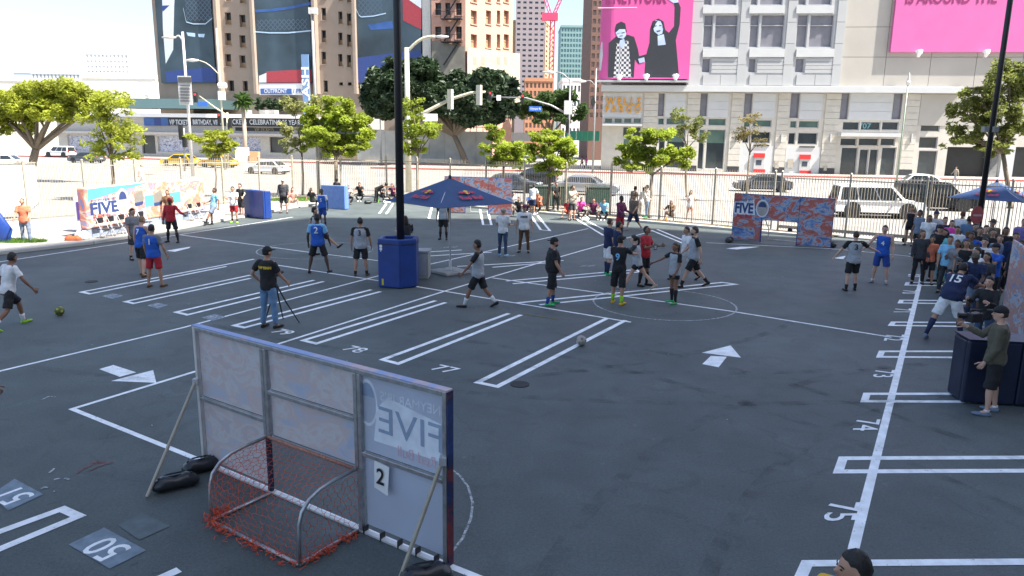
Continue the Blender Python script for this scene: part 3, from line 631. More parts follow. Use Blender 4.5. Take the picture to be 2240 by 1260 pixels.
far_tower('office_tower', 'tall brown brick building hidden behind the pink billboard edge', 1284, 1318, -60, 150, M('brown_brick', (.17, .095, .075), .85), M('window_cream', (.50, .40, .33), .5), 3, 22, hl=.55, wl=.6)
far_tower('white_block', 'low white block with small windows beyond the lit green tree', 1226, 1290, 178, 230, m_white, m_twglass, 8, 5, hl=.45, wl=.6)
far_tower('orange_frame_building', 'half built orange framed building under the red crane', 1146, 1206, 178, 215, M('orange_frame', (.42, .20, .11), .8), m_beige, 7, 9, hl=.6, wl=.6)
far_tower('white_block', 'pale multi storey block with grid windows rising above the low roofs at left', 209, 300, 118, 330, M('glare_white', (.74, .72, .70), .8), M('glare_window', (.50, .50, .52), .5), 11, 17, hl=.5, wl=.6)  # this and the next far blocks carry glare painted into their pale colours
far_tower('warehouse', 'long pale warehouse with ribbed wall below the white block at left', 90, 296, 163, 300, M('glare_grey', (.60, .62, .64), .8), M('glare_blue', (.42, .48, .55), .5), 26, 8, hl=.9, wl=.5)
far_tower('warehouse', 'wide white warehouse joined to the hotel at its left', 196, 352, 172, 190, M('glare_warm', (.78, .74, .66), .8), m_white, 4, 2, hl=.1, wl=.2)
far_tower('warehouse', 'pale low shed far left behind the big tree', 52, 92, 160, 320, M('glare_cool', (.55, .62, .68), .8), m_white, 3, 4, hl=.2, wl=.5)
far_tower('roof_block', 'cream parapet building peeking over the big left tree', -60, 196, 178, 210, M('glare_cream', (.72, .66, .55), .8), m_white, 6, 3, hl=.2, wl=.4)
cr_ = thing('tower_crane', at(1205, 330, 225), 'red lattice tower crane standing between the far towers', 'crane')
m_cr = M('crane_red', (.55, .05, .12), .5)
b = MB(); P0 = [at(x, 330, 225) for x in (1198, 1206)]; topz = at(1202, 35, 225).z
for a in (0, 1.2):
    for o in (0, 1.2): b.cyl(P0[0]+V((a, o, 0)), V((P0[0].x+a, 225+o, topz)), .16, n=4)
k = 0
while k*1.6 < topz-2:
    z = k*1.6; b.cyl(V((P0[0].x, 225, z)), V((P0[0].x+1.2, 225, z+1.6)), .1, n=4); k += 1
b.build('mast', m_cr, cr_)
for a, c in (((1203, 38), (1178, -40)), ((1205, 40), (1236, -30))):
    p, q = at(*a, 225), at(*c, 225); j = MB()
    for dx in (0, .8): j.cyl(p+V((dx, 0, 0)), q+V((dx, 0, 0)), .16, n=4)
    for i in range(8): s_ = p.lerp(q, i/8); e = p.lerp(q, (i+1)/8)+V((.8, 0, 0)); j.cyl(s_, e, .09, n=4)
    j.build('jib', m_cr, cr_)
MB().box(at(1203, 37, 225), (4.6, 2.2, 2.0)).build('slewing_cab', m_cr, cr_)
# ------------------------------------------------------------------ low storefronts in front of the hotel
SF = facd(130, 131, 700, 124)
sf = thing('shop_row', SF.A, 'low row of ticket shops with a lettered ticker band under the hotel', 'building')
sr_ = SF.rect; zs1 = sr_(400, 252, 410, 252)[2]; su0 = sr_(128, 300, 135, 310)[0]; su1 = sr_(650, 300, 695, 310)[1]
sh = [sr_(*r) for r in ((148, 296, 262, 330), (345, 298, 412, 332), (500, 300, 570, 330), (590, 300, 625, 334), (310, 296, 340, 336))]
wall(SF, su0, su1, 0, zs1, sh, .4).build('wall', M('shop_wall', (.50, .48, .45), .8), sf)
MB().fbox(SF, su0, su1, 0, zs1-.05, -9, -.8).build('core', m_conc, sf)
m_poster = printed('poster_print', ['#1c1c30', '#30407a', '#9aa4c8', '#dde0ea', '#3a3a55', '#8a4a70'], (0, .7, 0), .9, .15, trans=0)
for i, q in enumerate(sh): MB().fbox(SF, q[0], q[1], q[2], q[3], -.45, -.38).build('shop_window', m_poster if i < 3 else m_glass, sf)
MB().fbox(SF, *sr_(128, 249, 690, 257), -.4, 1.6).build('eave', m_white, sf)
MB().fbox(SF, *sr_(128, 290, 690, 295), .0, 1.8).build('awning', M('awning_grey', (.28, .27, .27), .8), sf)
tk = MB().fbox(SF, *sr_(372, 259, 672, 276), .02, .5).build('ticker_board', M('ticker_black', (.015, .018, .03), .4), sf)
for t, x, wd in (('VIP TICKETS', 396, 3.6), ('BIRTHDAY, VIP TI', 458, 5.4), ('CKETS  CELEBRATING 35 YEARS', 588, 12.4)):
    lettering('ticker_text', t, 1.15, hp(x, 268, .53, SF), SF.d, V((0, 0, 1)), M('ticker_white', (.68, .74, .82), .5), tk, bold=.015, width=wd)
for a, c, mt in ((318, 340, m_carblue), (340, 356, m_bluep), (356, 372, m_carblue)): MB().fbox(SF, *sr_(a, 258, c, 275), .02, .4).build('window_panel', mt, sf)
q = sr_(236, 216, 470, 238)
MB().hexa([SF.P(q[0], q[2], 2), SF.P(q[1], q[2], 2), SF.P(q[1], q[2]+.2, -8), SF.P(q[0], q[2]+.2, -8), SF.P(q[0]+1, q[3], .5), SF.P(q[1], q[3], .5), SF.P(q[1], q[3], -8), SF.P(q[0]+1, q[3], -8)]).build('mansard_roof', M('teal_roof', (.04, .075, .08), .6, var=.15), sf)
lettering('ticker_text', 'VIP TICKETS', 1.0, hp(578, 284, .05, SF), SF.d, V((0, 0, 1)), M('dull_gold', (.45, .38, .2), .6), sf, width=3.4)
MB().fbox(SF, *sr_(515, 279, 620, 287), .01, .04).build('window_band', m_dark, sf)
for x in (525, 565, 585): MB().fbox(SF, *sr_(x-7, 240, x+7, 250), -3, -1.5).build('roof_unit', m_conc, sf)
# wall and kerb right of the shops
GW = facd(690, 122, 1076, 112); gw = thing('concrete_wall', GW.A, 'long low grey concrete wall under the dark street tree', 'wall')
gr = GW.rect
blocks(GW, gw, 'wall_panel', gr(780, 284, 1076, 333)[:2]+(0, gr(900, 286, 910, 333)[3]), 9, 1, -.3, 0, m_conc, .04)
MB().fbox(GW, *gr(700, 250, 800, 282), -6, -.5).build('shop_band', M('shop_band', (.35, .33, .28), .7), gw); MB().fbox(GW, *gr(700, 283, 782, 332), -6, -.6).build('shop_front', m_glass, gw)
for k in range(6): u = gr(1000, 270, 1070, 280); x = u[0]+(u[1]-u[0])*k/5; MB().fbox(GW, x-.05, x+.05, u[2]-.6, u[3], -.2, -.1).build('railing_post', m_white, gw)
MB().fbox(GW, *gr(1000, 269, 1072, 271), -.2, -.1).build('rail', m_white, gw); MB().fbox(GW, *gr(1000, 277, 1072, 279), -.2, -.1).build('rail', m_white, gw)
a0, a1 = SF.P(su0-40, 0, 6), GW.P(GW.L, 0, 4)
MB().hexa([a0, a1, a1+V((2, 14, 0)), a0+V((2, 14, 0))] + [q+V((0, 0, .15)) for q in (a0, a1, a1+V((2, 14, 0)), a0+V((2, 14, 0)))]).build('pavement', m_walk)['kind'] = 'structure'
kerb([a0-V((0, .2, 0)), a1-V((0, .2, 0))], .3, .17, m_rkerb, 'red_kerb')
# construction hoarding at the street mouth
hf = facd(1180, 150, 1300, 145); hb = thing('green_hoarding', hf.A, 'green site hoarding at the street mouth below the lit tree', 'fence')
blocks(hf, hb, 'panel', hf.rect(1235, 286, 1312, 308), 6, 1, -.1, 0, M('hoarding_green', (.03, .22, .14), .7), .06)
blocks(hf, hb, 'panel', hf.rect(1110, 290, 1234, 310), 8, 1, -.1, 0, M('hoarding_grey', (.40, .40, .40), .8), .06)

# ------------------------------------------------------------------ picket fences
pk = MB().loft([(0, 0, .12), (0, 0, 2.72), (0, 0, 2.84)], [.014, .014, .001], 4).mesh('picket')
postm = MB().box((0, 0, 1.42), (.085, .085, 2.84)).loft([(0, 0, 2.84), (0, 0, 2.9)], [.075, .03], 4).mesh('post')
def fence(name, A, B, label, cat='fence', npost=None, wheels=False, mt=None, ph=1.0):
    A = V((A[0], A[1], 0)); B = V((B[0], B[1], 0)); L = (B-A).length; d = (B-A).normalized(); rz = atan2(d.y, d.x); mt = mt or m_fence
    t = thing(name, A, label, cat, rz=rz)
    n = int(L/.125)
    for i in range(1, n):
        o = inst(pk, 'picket', mt, t, (i*L/n, 0, 0), 0, False)
        if i == 1: pk.materials.append(mt) if not pk.materials else None
    for z in (.22, 2.55): MB().box((L/2, .0, z), (L, .035, .045)).build('rail', mt, t, world=False)
    k = npost or max(1, round(L/2.9))
    for i in range(k+1):
        inst(postm, 'post', mt, t, (i*L/k, 0, 0), 0, False)
        if not postm.materials: postm.materials.append(mt)
    if wheels:
        MB().box((L/2, -.06, .25), (L, .07, .14)).build('bottom_beam', mt, t, world=False)
        for x in (.6, L-.6): MB().cyl((x, -.1, .11), (x, -.02, .11), .11, n=12).build('wheel', m_rubber, t, world=False)
    return t
fence('iron_fence', (-27, 27.3), (-14.6, 48.8), 'tan picket fence along the left edge of the lot behind the inflatable banner')
fence('iron_fence', (-14.6, 48.8), (-8.9, 51.7), 'short picket fence length at the far corner behind the seated group')
fence('iron_fence', (-8.9, 51.7), (12.6, 35.6), 'long tan picket fence along the street behind the umbrella and the crowd')
fence('sliding_gate', (12.75, 35.1), (17.6, 31.4), 'tan sliding picket gate with wheels in front of the white off-roader', 'gate', 2, True)
fence('iron_fence', (17.9, 31.6), (34, 19.5), 'picket fence at the right behind the packed crowd and the second parasol')

# ------------------------------------------------------------------ poles, lamps, signals
def pole(pts, rad, name, mt, parent, n=10): return MB().loft(pts, rad, n).build(name, mt, parent, True)
def base_at(px, py_any, Y): p = at(px, py_any, Y); return V((p.x, p.y, 0))
def arc(p0, p1, lift, n=8):
    return [p0.lerp(p1, k/n) + V((0, 0, lift*sin(pi*k/n))) for k in range(n+1)]
m_lpole = M('pole_white', (.60, .58, .56), .5, .2); m_gpole = M('pole_grey', (.28, .28, .28), .5, .3); m_cpole = M('pole_cream', (.50, .47, .36), .55, .1); m_sig = M('signal_black', (.02, .02, .02), .5)
m_redlamp = bpy.data.materials.new('red_signal_lamp'); m_redlamp.use_nodes = True; _b = m_redlamp.node_tree.nodes['Principled BSDF']; _b.inputs['Base Color'].default_value = (.5, .01, .01, 1); _b.inputs['Emission Color'].default_value = (1, .03, .03, 1); _b.inputs['Emission Strength'].default_value = .8
def lamp_head(p, d, parent, s=1.): return MB().loft([p, p+V(d)*.35*s, p+V(d)*.8*s], [(.07*s, .05*s), (.17*s, .10*s), (.05*s, .04*s)], 8).build('lamp_head', m_lpole, parent, True)
def sigbox(p, parent, yaw=-pi/2, h=1.0, back=False, lit=True, s=1.):
    o = MB().box(p, (.36*s, .3*s, h*s), yaw+pi/2).build('signal_head', m_cream if back else m_sig, parent)
    f = V((cos(yaw), sin(yaw), 0))
    if not back:
        for k in (-1, 0, 1): MB().cyl(p+f*.15*s+V((0, 0, -k*.31*s)), p+f*.19*s+V((0, 0, -k*.31*s)), .11*s, n=12).build('lens', m_redlamp if (k == -1 and lit) else m_dark, o)
    return o
# heavy black floodlight poles standing in the lot
bp = thing('floodlight_pole', V((-3.2, 20.75, 0)), 'thick black pole rising from the blue padded base in the middle of the lot', 'pole')
pole([(-3.2, 20.75, 0), (-3.2, 20.75, 14)], [.115, .105], 'pole', m_black, bp, 14)
rp = base_at(2143, 470, 27.5)
bp2 = thing('floodlight_pole', rp, 'slim black pole with two small lamps rising out of the crowd at the right', 'pole')
pole([rp, rp+V((0, 0, 15))], [.10, .085], 'pole', m_black, bp2, 12)
q = at(2160, 283, 27.5)
for dx in (-.16, .2): MB().box((q.x+dx, q.y-.12, q.z), (.16, .22, .2)).build('lamp_head', m_gpole, bp2)
def lamp(label, px, pyb, Y, pytop, r, arm=None, mt=m_lpole, sign=None):
    b0 = base_at(px, pyb, Y); zt_ = at(px, pytop, Y).z; t = thing('street_lamp', b0, label, 'street lamp')
    pole([b0, b0+V((0, 0, zt_))], [r, r*.7], 'pole', mt, t)
    if arm:
        p0 = V((b0.x, b0.y, at(px, arm[0][1], Y).z)); p1 = at(arm[1][0], arm[1][1], Y); d = (p1-p0); d.z = 0; d.normalize()
        pole(arc(p0, p1, .35), r*.45, 'arm', mt, t, 6); lamp_head(p1, d, t, max(1, Y/45))
    return t, b0
t, b0 = lamp('white street lamp at the far left carrying a tall parking rules board', 416, 300, 74, 70, .16, ((0, 92), (384, 82)))
q = at(405, 198, 73.7); MB().box(q, (1.28, .08, 2.75)).build('rules_board', M('sign_grey', (.46, .46, .46), .6), t)
MB().box(at(404, 174.5, 73.6), (1.28, .06, .5)).build('rules_header', M('sign_dark', (.07, .07, .07), .6), t)
for k in range(6): MB().box(at(405, 188+k*6.6, 73.6), (.9, .05, .09)).build('rules_line', MATS['sign_dark'], t)
t, b0 = lamp('thin cream lamp post with a low curved arm in front of the hotel windows', 490, 320, 88, 62, .13, ((0, 165), (434, 132)), m_cpole)
MB().box(at(485, 209, 87.7), (.75, .3, 1.0)).build('control_box', m_white, t); MB().loft([at(478, 187, 87.8), at(495, 187, 87.8)], .3, 8).build('floodlight', m_white, t)
t, b0 = lamp('plain grey pole in front of the bushy tree left of the thick black pole', 697, 400, 52, 18, .13, None, m_gpole)
MB().box(at(685, 24, 52), (.55, .4, .4)).build('lamp_head', m_lpole, t)
t, b0 = lamp('slender grey lamp half hidden by the dark tree', 833, 325, 112, 163, .13, ((0, 170), (858, 162)), m_lpole)
MB().box(at(825, 245, 111.5), (.8, .5, 2.0)).build('signal_head', m_sig, t)
t, b0 = lamp('thick cream signal pole with a curved lamp arm beside the black pole', 894, 420, 57, 104, .25, ((0, 114), (952, 80)), m_cpole)
ma = [at(905, 258, 57), at(935, 243, 57), at(985, 217, 57), at(1030, 203, 57), at(1062, 201, 57)]
pole(ma, [.15, .14, .12, .10, .08], 'mast_arm', m_cpole, t, 8)
for x, y, hh in ((985, 217, 1.45), (1048, 208, 1.45)): sigbox(at(x, y, 56.7), t, pi/2-.5, hh, True)
MB().box(at(941, 257, 56.6), (1.1, .1, .55)).build('street_sign', m_white, t)
t, b0 = lamp('dark signal post with a parking board at the street mouth', 1243, 330, 96, 172, .16, ((0, 178), (1215, 158)), m_gpole)
pole([at(1242, 250, 96), at(1205, 230, 96), at(1150, 214, 96), at(1075, 212, 96)], [.12, .11, .09, .06], 'mast_arm', m_gpole, t, 8)
sigbox(at(1143, 216, 95.6), t, -pi/2, 1.05, s=1.1); sigbox(at(1072, 210, 95.6), t, -pi/2, 1.05, s=1.1); sigbox(at(1241, 276, 95.6), t, -pi/2, 1.4, lit=False, s=1.2)
MB().box(at(1091, 214, 95.6), (.55, .1, .65)).build('plate', m_white, t); MB().box(at(1243, 235, 95.6), (1.05, .1, 1.7)).build('rules_board', MATS['sign_grey'], t)
ss = MB().box(at(1171, 238, 95.6), (1.6, .08, .62)).build('street_sign', M('street_sign_blue', (.03, .12, .45), .5), t)
lettering('sign_text', 'Olympic Bl', .34, at(1171, 238, 95.55), V((1, 0, 0)), V((0, 0, 1)), m_white, ss, width=1.35)
t, b0 = lamp('dark lamp post in front of the brown brick building at the bank corner', 1298, 330, 92, 150, .12, ((0, 190), (1282, 178)), m_gpole)
MB().prism([at(1291, 224, 91.8), at(1298, 208, 91.8), at(1303, 224, 91.8), at(1297, 236, 91.8)], (0, -.1, 0)).build('warning_plate', m_sig, t)
t, b0 = lamp('short ornamental grey green post in front of the bank entrance', 1962, 390, 66, 186, .075, None, M('pole_green', (.27, .33, .24), .5, .2))
q = at(1976, 186, 66); tp = V((b0.x, b0.y, at(1962, 186, 66).z)); MB().loft([tp, tp+V((0, 0, .25)), tp+V((0, 0, .4)), tp+V((0, 0, .9)), tp+V((0, 0, 1.1))], [.09, .22, .10, .07, .02], 10).build('finial', m_lpole, t)
# traffic signals on the left corner
t = thing('traffic_signal', base_at(497, 340, 92), 'mast arm traffic signal with red lamps at the left corner', 'traffic light')
pole([base_at(497, 340, 92), at(497, 246, 92)], .13, 'pole', m_cpole, t); pole([at(496, 252, 92), at(470, 235, 92), at(436, 210, 92)], [.11, .09, .07], 'mast_arm', m_cpole, t, 8)
sigbox(at(428, 213, 91.6), t, -pi/2, 1.1, s=1.1); sigbox(at(480, 258, 91.6), t, -pi/2, 1.1, s=1.15); sigbox(at(503, 272, 91.6), t, -pi/2, 1.1, lit=False, s=1.15)
MB().box(at(443, 228, 91.6), (1.3, .08, .5)).build('street_sign', MATS['street_sign_blue'], t)
t = thing('traffic_signal', base_at(402, 345, 84), 'low black pedestrian signal cluster under the white lamp', 'traffic light')
pole([base_at(402, 345, 84), at(402, 280, 84)], .1, 'pole', m_gpole, t); sigbox(at(396, 290, 83.7), t, -pi/2, 1.3, lit=False, s=1.2); sigbox(at(404, 309, 83.7), t, -pi/2, 1.1, lit=False, s=1.2)
# stop sign in the crowd
sp_ = base_at(2138, 510, 25.6); t = thing('stop_sign', sp_, 'faded red round paddle sign on the black pole above the crowd', 'sign')
pole([sp_, V((sp_.x, sp_.y, 2.0))], .03, 'post', m_gpole, t, 6); q = at(2138, 471, 25.55)
MB().prism([q+V((.23*cos(a*pi/4+pi/8), 0, .33*sin(a*pi/4+pi/8))) for a in range(8)], (0, .03, 0)).build('panel', M('faded_red', (.42, .09, .09), .6), t)
MB().box(q+V((0, -.01, 0)), (.3, .012, .07)).build('white_bar', M('faded_pink', (.6, .35, .35), .6), t)

# ------------------------------------------------------------------ trees
def leafmat(name, c, tr=.55): return M(name, c, .55, 0, .45, .9, trans=tr)
m_l1 = leafmat('leaf_yellow_green', (.36, .40, .045)); m_l2 = leafmat('leaf_fresh_green', (.33, .40, .045)); m_l3 = leafmat('leaf_dark_green', (.032, .060, .024), .25)
m_l4 = leafmat('leaf_olive', (.20, .225, .055)); m_l5 = leafmat('leaf_mid_green', (.065, .12, .03)); m_l6 = leafmat('leaf_dry', (.24, .20, .08))
def tree(label, bx, by, Y, lobes, mat, n, leaf, tr=.14, name='street_tree', fork=.55, group=None, bare=0, depth=.8, seed=1, hang=False):
    """lobes: (px, py, rx_px, ry_px) seen in the photo at the tree's distance"""
    rnd = random.Random(seed); k = Y/FPX
    b0 = base_at(bx, by, Y); t = thing(name, b0, label, 'tree', group)
    L = []
    for (x, y, rx, ry) in lobes:
        c = at(x, y, Y); L.append((c+V((0, rnd.uniform(-.4, .4)*rx*k*depth, 0)), rx*k, ry*k))
    zc = sum(c.z for c, _, _ in L)/len(L); tb = MB(); top = V((b0.x*.55+sum(c.x for c, _, _ in L)/len(L)*.45, b0.y, max(.6, zc*fork)))
    mid = b0.lerp(top, .5)+V((rnd.uniform(-.1, .1), rnd.uniform(-.1, .1), 0))
    tb.loft([b0, b0+V((0, 0, .15)), mid, top], [tr*1.5, tr*1.1, tr, tr*.85], 8)
    tips = []
    for c, rx, rz in L:
        m1 = top.lerp(c, .5)+V((rnd.uniform(-.3, .3)*rx*.4, rnd.uniform(-.3, .3)*rx*.4, .12*rz)); tb.loft([top, m1, c], [tr*.7, tr*.42, tr*.2], 6)
        for j in range(5):
            a = rnd.uniform(0, 2*pi); e = c+V((cos(a)*rx*.75, sin(a)*rx*.75*depth, rnd.uniform(-.3, .85)*rz)); s_ = m1.lerp(c, rnd.uniform(.2, 1)); tb.loft([s_, s_.lerp(e, .5)+V((0, 0, .08*rz)), e], [tr*.22, tr*.14, tr*.05], 4); tips.append((e, rx*.34, rz*.34)); tips.append((s_.lerp(e, .6), rx*.28, rz*.28))
    tb.build('trunk', m_bark, t, True)
    cl = tips + [(c+V((rnd.uniform(-.8, .8)*rx, rnd.uniform(-.8, .8)*rx*depth, rnd.uniform(-.7, .8)*rz)), rx*rnd.uniform(.22, .4), rz*rnd.uniform(.2, .38)) for c, rx, rz in L for _ in range(9)]
    tw_ = [r*r*s for _, r, s in cl]; vs = []; fs = []
    picks = rnd.choices(range(len(cl)), tw_, k=int(n*2.2)); leaf *= .95
    for i in picks:
        c, r, rz = cl[i]; u = V((rnd.gauss(0, 1), rnd.gauss(0, 1), rnd.gauss(0, 1))).normalized()*(rnd.random()**.45)
        p = c+V((u.x*r, u.y*r*1.0, u.z*rz)); a = V((rnd.gauss(0, 1), rnd.gauss(0, 1), rnd.gauss(0, .6))).normalized()
        if hang: a = (a+V((0, 0, -1.2))).normalized()
        b_ = a.cross(V((rnd.gauss(0, 1), rnd.gauss(0, 1), rnd.gauss(0, 1)))).normalized(); s = leaf*rnd.uniform(.6, 1.3); cc = a.cross(b_)*s*.18
        kk = len(vs); vs += [p-a*s, p+b_*s*.45+cc, p+a*s, p-b_*s*.45+cc]; fs += [(kk, kk+1, kk+2), (kk, kk+2, kk+3)]
    MB().add(vs, fs).build('crown', mat, t)
    return t
def lobe(x0, y0, x1, y1, n, seed, f=.42):
    rnd = random.Random(seed); cx, cy, rx, ry = (x0+x1)/2, (y0+y1)/2, (x1-x0)/2, (y1-y0)/2; o = []
    for i in range(n):
        a = 2*pi*i/n+rnd.uniform(-.3, .3); q = rnd.uniform(.4, .62); o.append((cx+cos(a)*rx*q, cy+sin(a)*ry*q, rx*f*rnd.uniform(.8, 1.15), ry*f*rnd.uniform(.85, 1.2)))
    return o+[(cx, cy, rx*f, ry*f)]
YG = 'young street trees along the fence'
t = tree('big spreading yellow green tree with a forked trunk at the far left', 62, 372, 62, [(20, 225, 55, 45), (80, 215, 60, 38), (140, 220, 55, 40), (185, 235, 40, 38), (30, 275, 45, 35), (-25, 240, 50, 50), (120, 255, 45, 25), (215, 225, 26, 22)], m_l1, 9000, .19, .33, fork=.45, seed=3)
tree('thin pale green tree behind the left banner', 243, 402, 46, [(215, 250, 40, 40), (260, 250, 38, 36), (240, 300, 36, 30), (285, 300, 36, 30), (205, 330, 34, 22), (275, 340, 34, 18), (235, 215, 40, 18)], m_l1, 1900, .13, .10, group=YG, fork=.6, seed=4)
tree('small leafy tree left of the grey lamp pole', 470, 400, 50, [(440, 305, 30, 20), (475, 300, 28, 18), (460, 330, 40, 16), (500, 325, 20, 16)], m_l1, 1500, .13, .06, group=YG, fork=.75, seed=5)
tree('pale sparse tree leaning beside the grey pole', 662, 415, 52, [(640, 235, 28, 26), (675, 235, 30, 28), (650, 285, 34, 24), (690, 290, 26, 30), (640, 320, 26, 18)], M('leaf_pale', (.26, .27, .09), .6, 0, .4, .9, trans=.45), 1500, .13, .08, group=YG, fork=.6, seed=6)
tree('large round bright green tree just left of the thick black pole', 736, 425, 51, [(735, 235, 40, 28), (700, 265, 40, 34), (765, 265, 42, 34), (720, 300, 50, 30), (780, 305, 40, 26), (745, 330, 48, 18), (690, 315, 28, 20)], m_l2, 6500, .15, .13, group=YG, fork=.6, seed=7)
tree('airy young tree behind the cream signal pole', 914, 428, 51, [(905, 240, 24, 26), (890, 285, 28, 24), (930, 290, 34, 22), (905, 325, 32, 20), (950, 285, 20, 16)], m_l2, 1700, .13, .08, group=YG, fork=.66, seed=8)
tree('bright green tree left of a pair right of the umbrella top', 1100, 430, 46.5, [(1085, 295, 24, 20), (1115, 330, 34, 20), (1075, 335, 28, 20), (1105, 355, 38, 18), (1135, 345, 20, 16)], m_l2, 2600, .13, .09, group=YG, fork=.72, seed=9)
tree('bright green tree right of a pair behind the standing crowd', 1197, 460, 43.5, [(1195, 305, 38, 20), (1225, 320, 34, 24), (1180, 335, 34, 22), (1215, 355, 44, 20), (1245, 340, 20, 18), (1200, 375, 30, 12)], m_l2, 3200, .13, .09, group=YG, fork=.72, seed=10)
tree('forked green tree in front of the bank windows', 1418, 478, 40.5, [(1400, 300, 30, 20), (1440, 305, 36, 24), (1380, 340, 34, 24), (1430, 345, 46, 24), (1480, 350, 36, 22), (1400, 368, 36, 14), (1500, 335, 20, 18)], m_l2, 3600, .13, .09, group=YG, fork=.66, seed=11)
tree('thin dry tree with olive leaves rising above the forked tree', 1502, 420, 56, [(1485, 252, 24, 16), (1510, 275, 28, 20), (1530, 300, 22, 16), (1480, 290, 18, 16)], m_l4, 700, .12, .07, group=YG, fork=.7, seed=12)
tree('almost bare young tree with few dry leaves by the first cash machine', 1634, 425, 52, [(1640, 260, 26, 16), (1645, 290, 30, 16), (1625, 300, 24, 14), (1660, 315, 20, 12)], m_l6, 520, .10, .07, group=YG, fork=.72, seed=13)
tree('broad olive magnolia at the right edge above the garage mouth', 2215, 420, 50, [(2200, 170, 50, 36), (2240, 200, 50, 50), (2150, 215, 45, 30), (2110, 245, 34, 26), (2170, 265, 55, 32), (2230, 275, 45, 40), (2110, 300, 38, 28), (2180, 325, 45, 22), (2090, 285, 20, 20)], m_l4, 5200, .17, .15, fork=.6, seed=14)
tree('very dark round ficus with a broad dense crown by the concrete wall', 1022, 335, 109, [(850, 195, 58, 60), (905, 190, 62, 56), (960, 210, 64, 56), (1020, 215, 64, 54), (1075, 215, 60, 52), (1108, 235, 34, 38), (840, 232, 50, 36), (990, 245, 64, 32), (1060, 248, 58, 30), (890, 158, 46, 30), (920, 232, 60, 36), (880, 215, 60, 50), (940, 190, 50, 40), (1045, 232, 60, 40), (985, 225, 60, 46), (830, 205, 40, 40), (1000, 190, 46, 30)], m_l3, 34000, .56, .42, fork=.45, seed=15)
tree('sunlit rounded green tree further down the cross street', 1205, 318, 132, [(1180, 225, 40, 28), (1225, 222, 42, 28), (1160, 245, 30, 22), (1250, 250, 34, 22), (1205, 250, 45, 22)], m_l5, 6500, .34, .35, fork=.5, seed=16)
tree('clipped dark shrub row on the shop roof left half', 590, 300, 130, [(575, 228, 16, 14), (600, 232, 14, 12)], m_l3, 900, .26, .15, 'rooftop_shrub', seed=17)
tree('small dark shrub above the ticker beside the bright tree', 620, 300, 131, [(610, 228, 12, 12), (632, 230, 14, 14)], m_l3, 900, .26, .15, 'rooftop_shrub', seed=18)
# palm
pb = base_at(536, 345, 118); palm = thing('palm_tree', pb, 'short fan palm with a ball of fronds in front of the shops', 'palm tree'); pt = at(531, 228, 118)
MB().loft([pb, pb.lerp(pt, .5)+V((.1, 0, 0)), pt], [.42, .34, .30], 8).build('trunk', M('palm_bark', (.40, .33, .26), .9), palm, True)
rnd = random.Random(5); fb = MB()
for i in range(70):
    a = rnd.uniform(0, 2*pi); e = rnd.uniform(-.7, 1.3); d = V((cos(a)*cos(e), sin(a)*cos(e), sin(e))); L_ = rnd.uniform(1.5, 2.4); sd = d.cross(V((0, 0, 1))).normalized()
    p1 = pt+V((0, 0, .5)); p2 = p1+d*L_*.6; p3 = p1+d*L_+V((0, 0, -.5)); fb.add([p1, p2+sd*.32, p3, p2-sd*.32], [(0, 1, 2), (0, 2, 3)])
fb.build('crown', m_l5, palm)
# grass tufts
def tuft(cx, cy, rx, ry, n, hgt, mat, seed):
    rnd = random.Random(seed); b = MB()
    for i in range(n):
        a = rnd.uniform(0, 2*pi); r = sqrt(rnd.random()); p = V((cx+cos(a)*rx*r, cy+sin(a)*ry*r, .08)); d = V((rnd.gauss(0, .5), rnd.gauss(0, .5), 1)).normalized()*hgt*rnd.uniform(.5, 1.2); s = V((rnd.uniform(-1, 1), rnd.uniform(-1, 1), 0)).normalized()*.02
        b.add([p-s, p+s, p+d], [(0, 1, 2)])
    tag(b.build('grass', mat), 'bright green grass growing along the kerb', 'grass', kind='stuff')
m_grass = leafmat('grass_green', (.10, .22, .02)); q = G(30, 540); tuft(q.x-.3, q.y+.7, 1.1, .45, 1500, .16, m_grass, 2); q = G(625, 440); tuft(q.x, q.y, 2.6, 1.3, 2600, .2, m_grass, 3)
rnd = random.Random(9)
for k in range(26):   # low weeds at the foot of the street fence
    f = rnd.random(); tuft(-8.0+21*f, 50.0-16.2*f, .5, .25, 40, .16, m_l6 if k % 3 else m_l4, k+30)

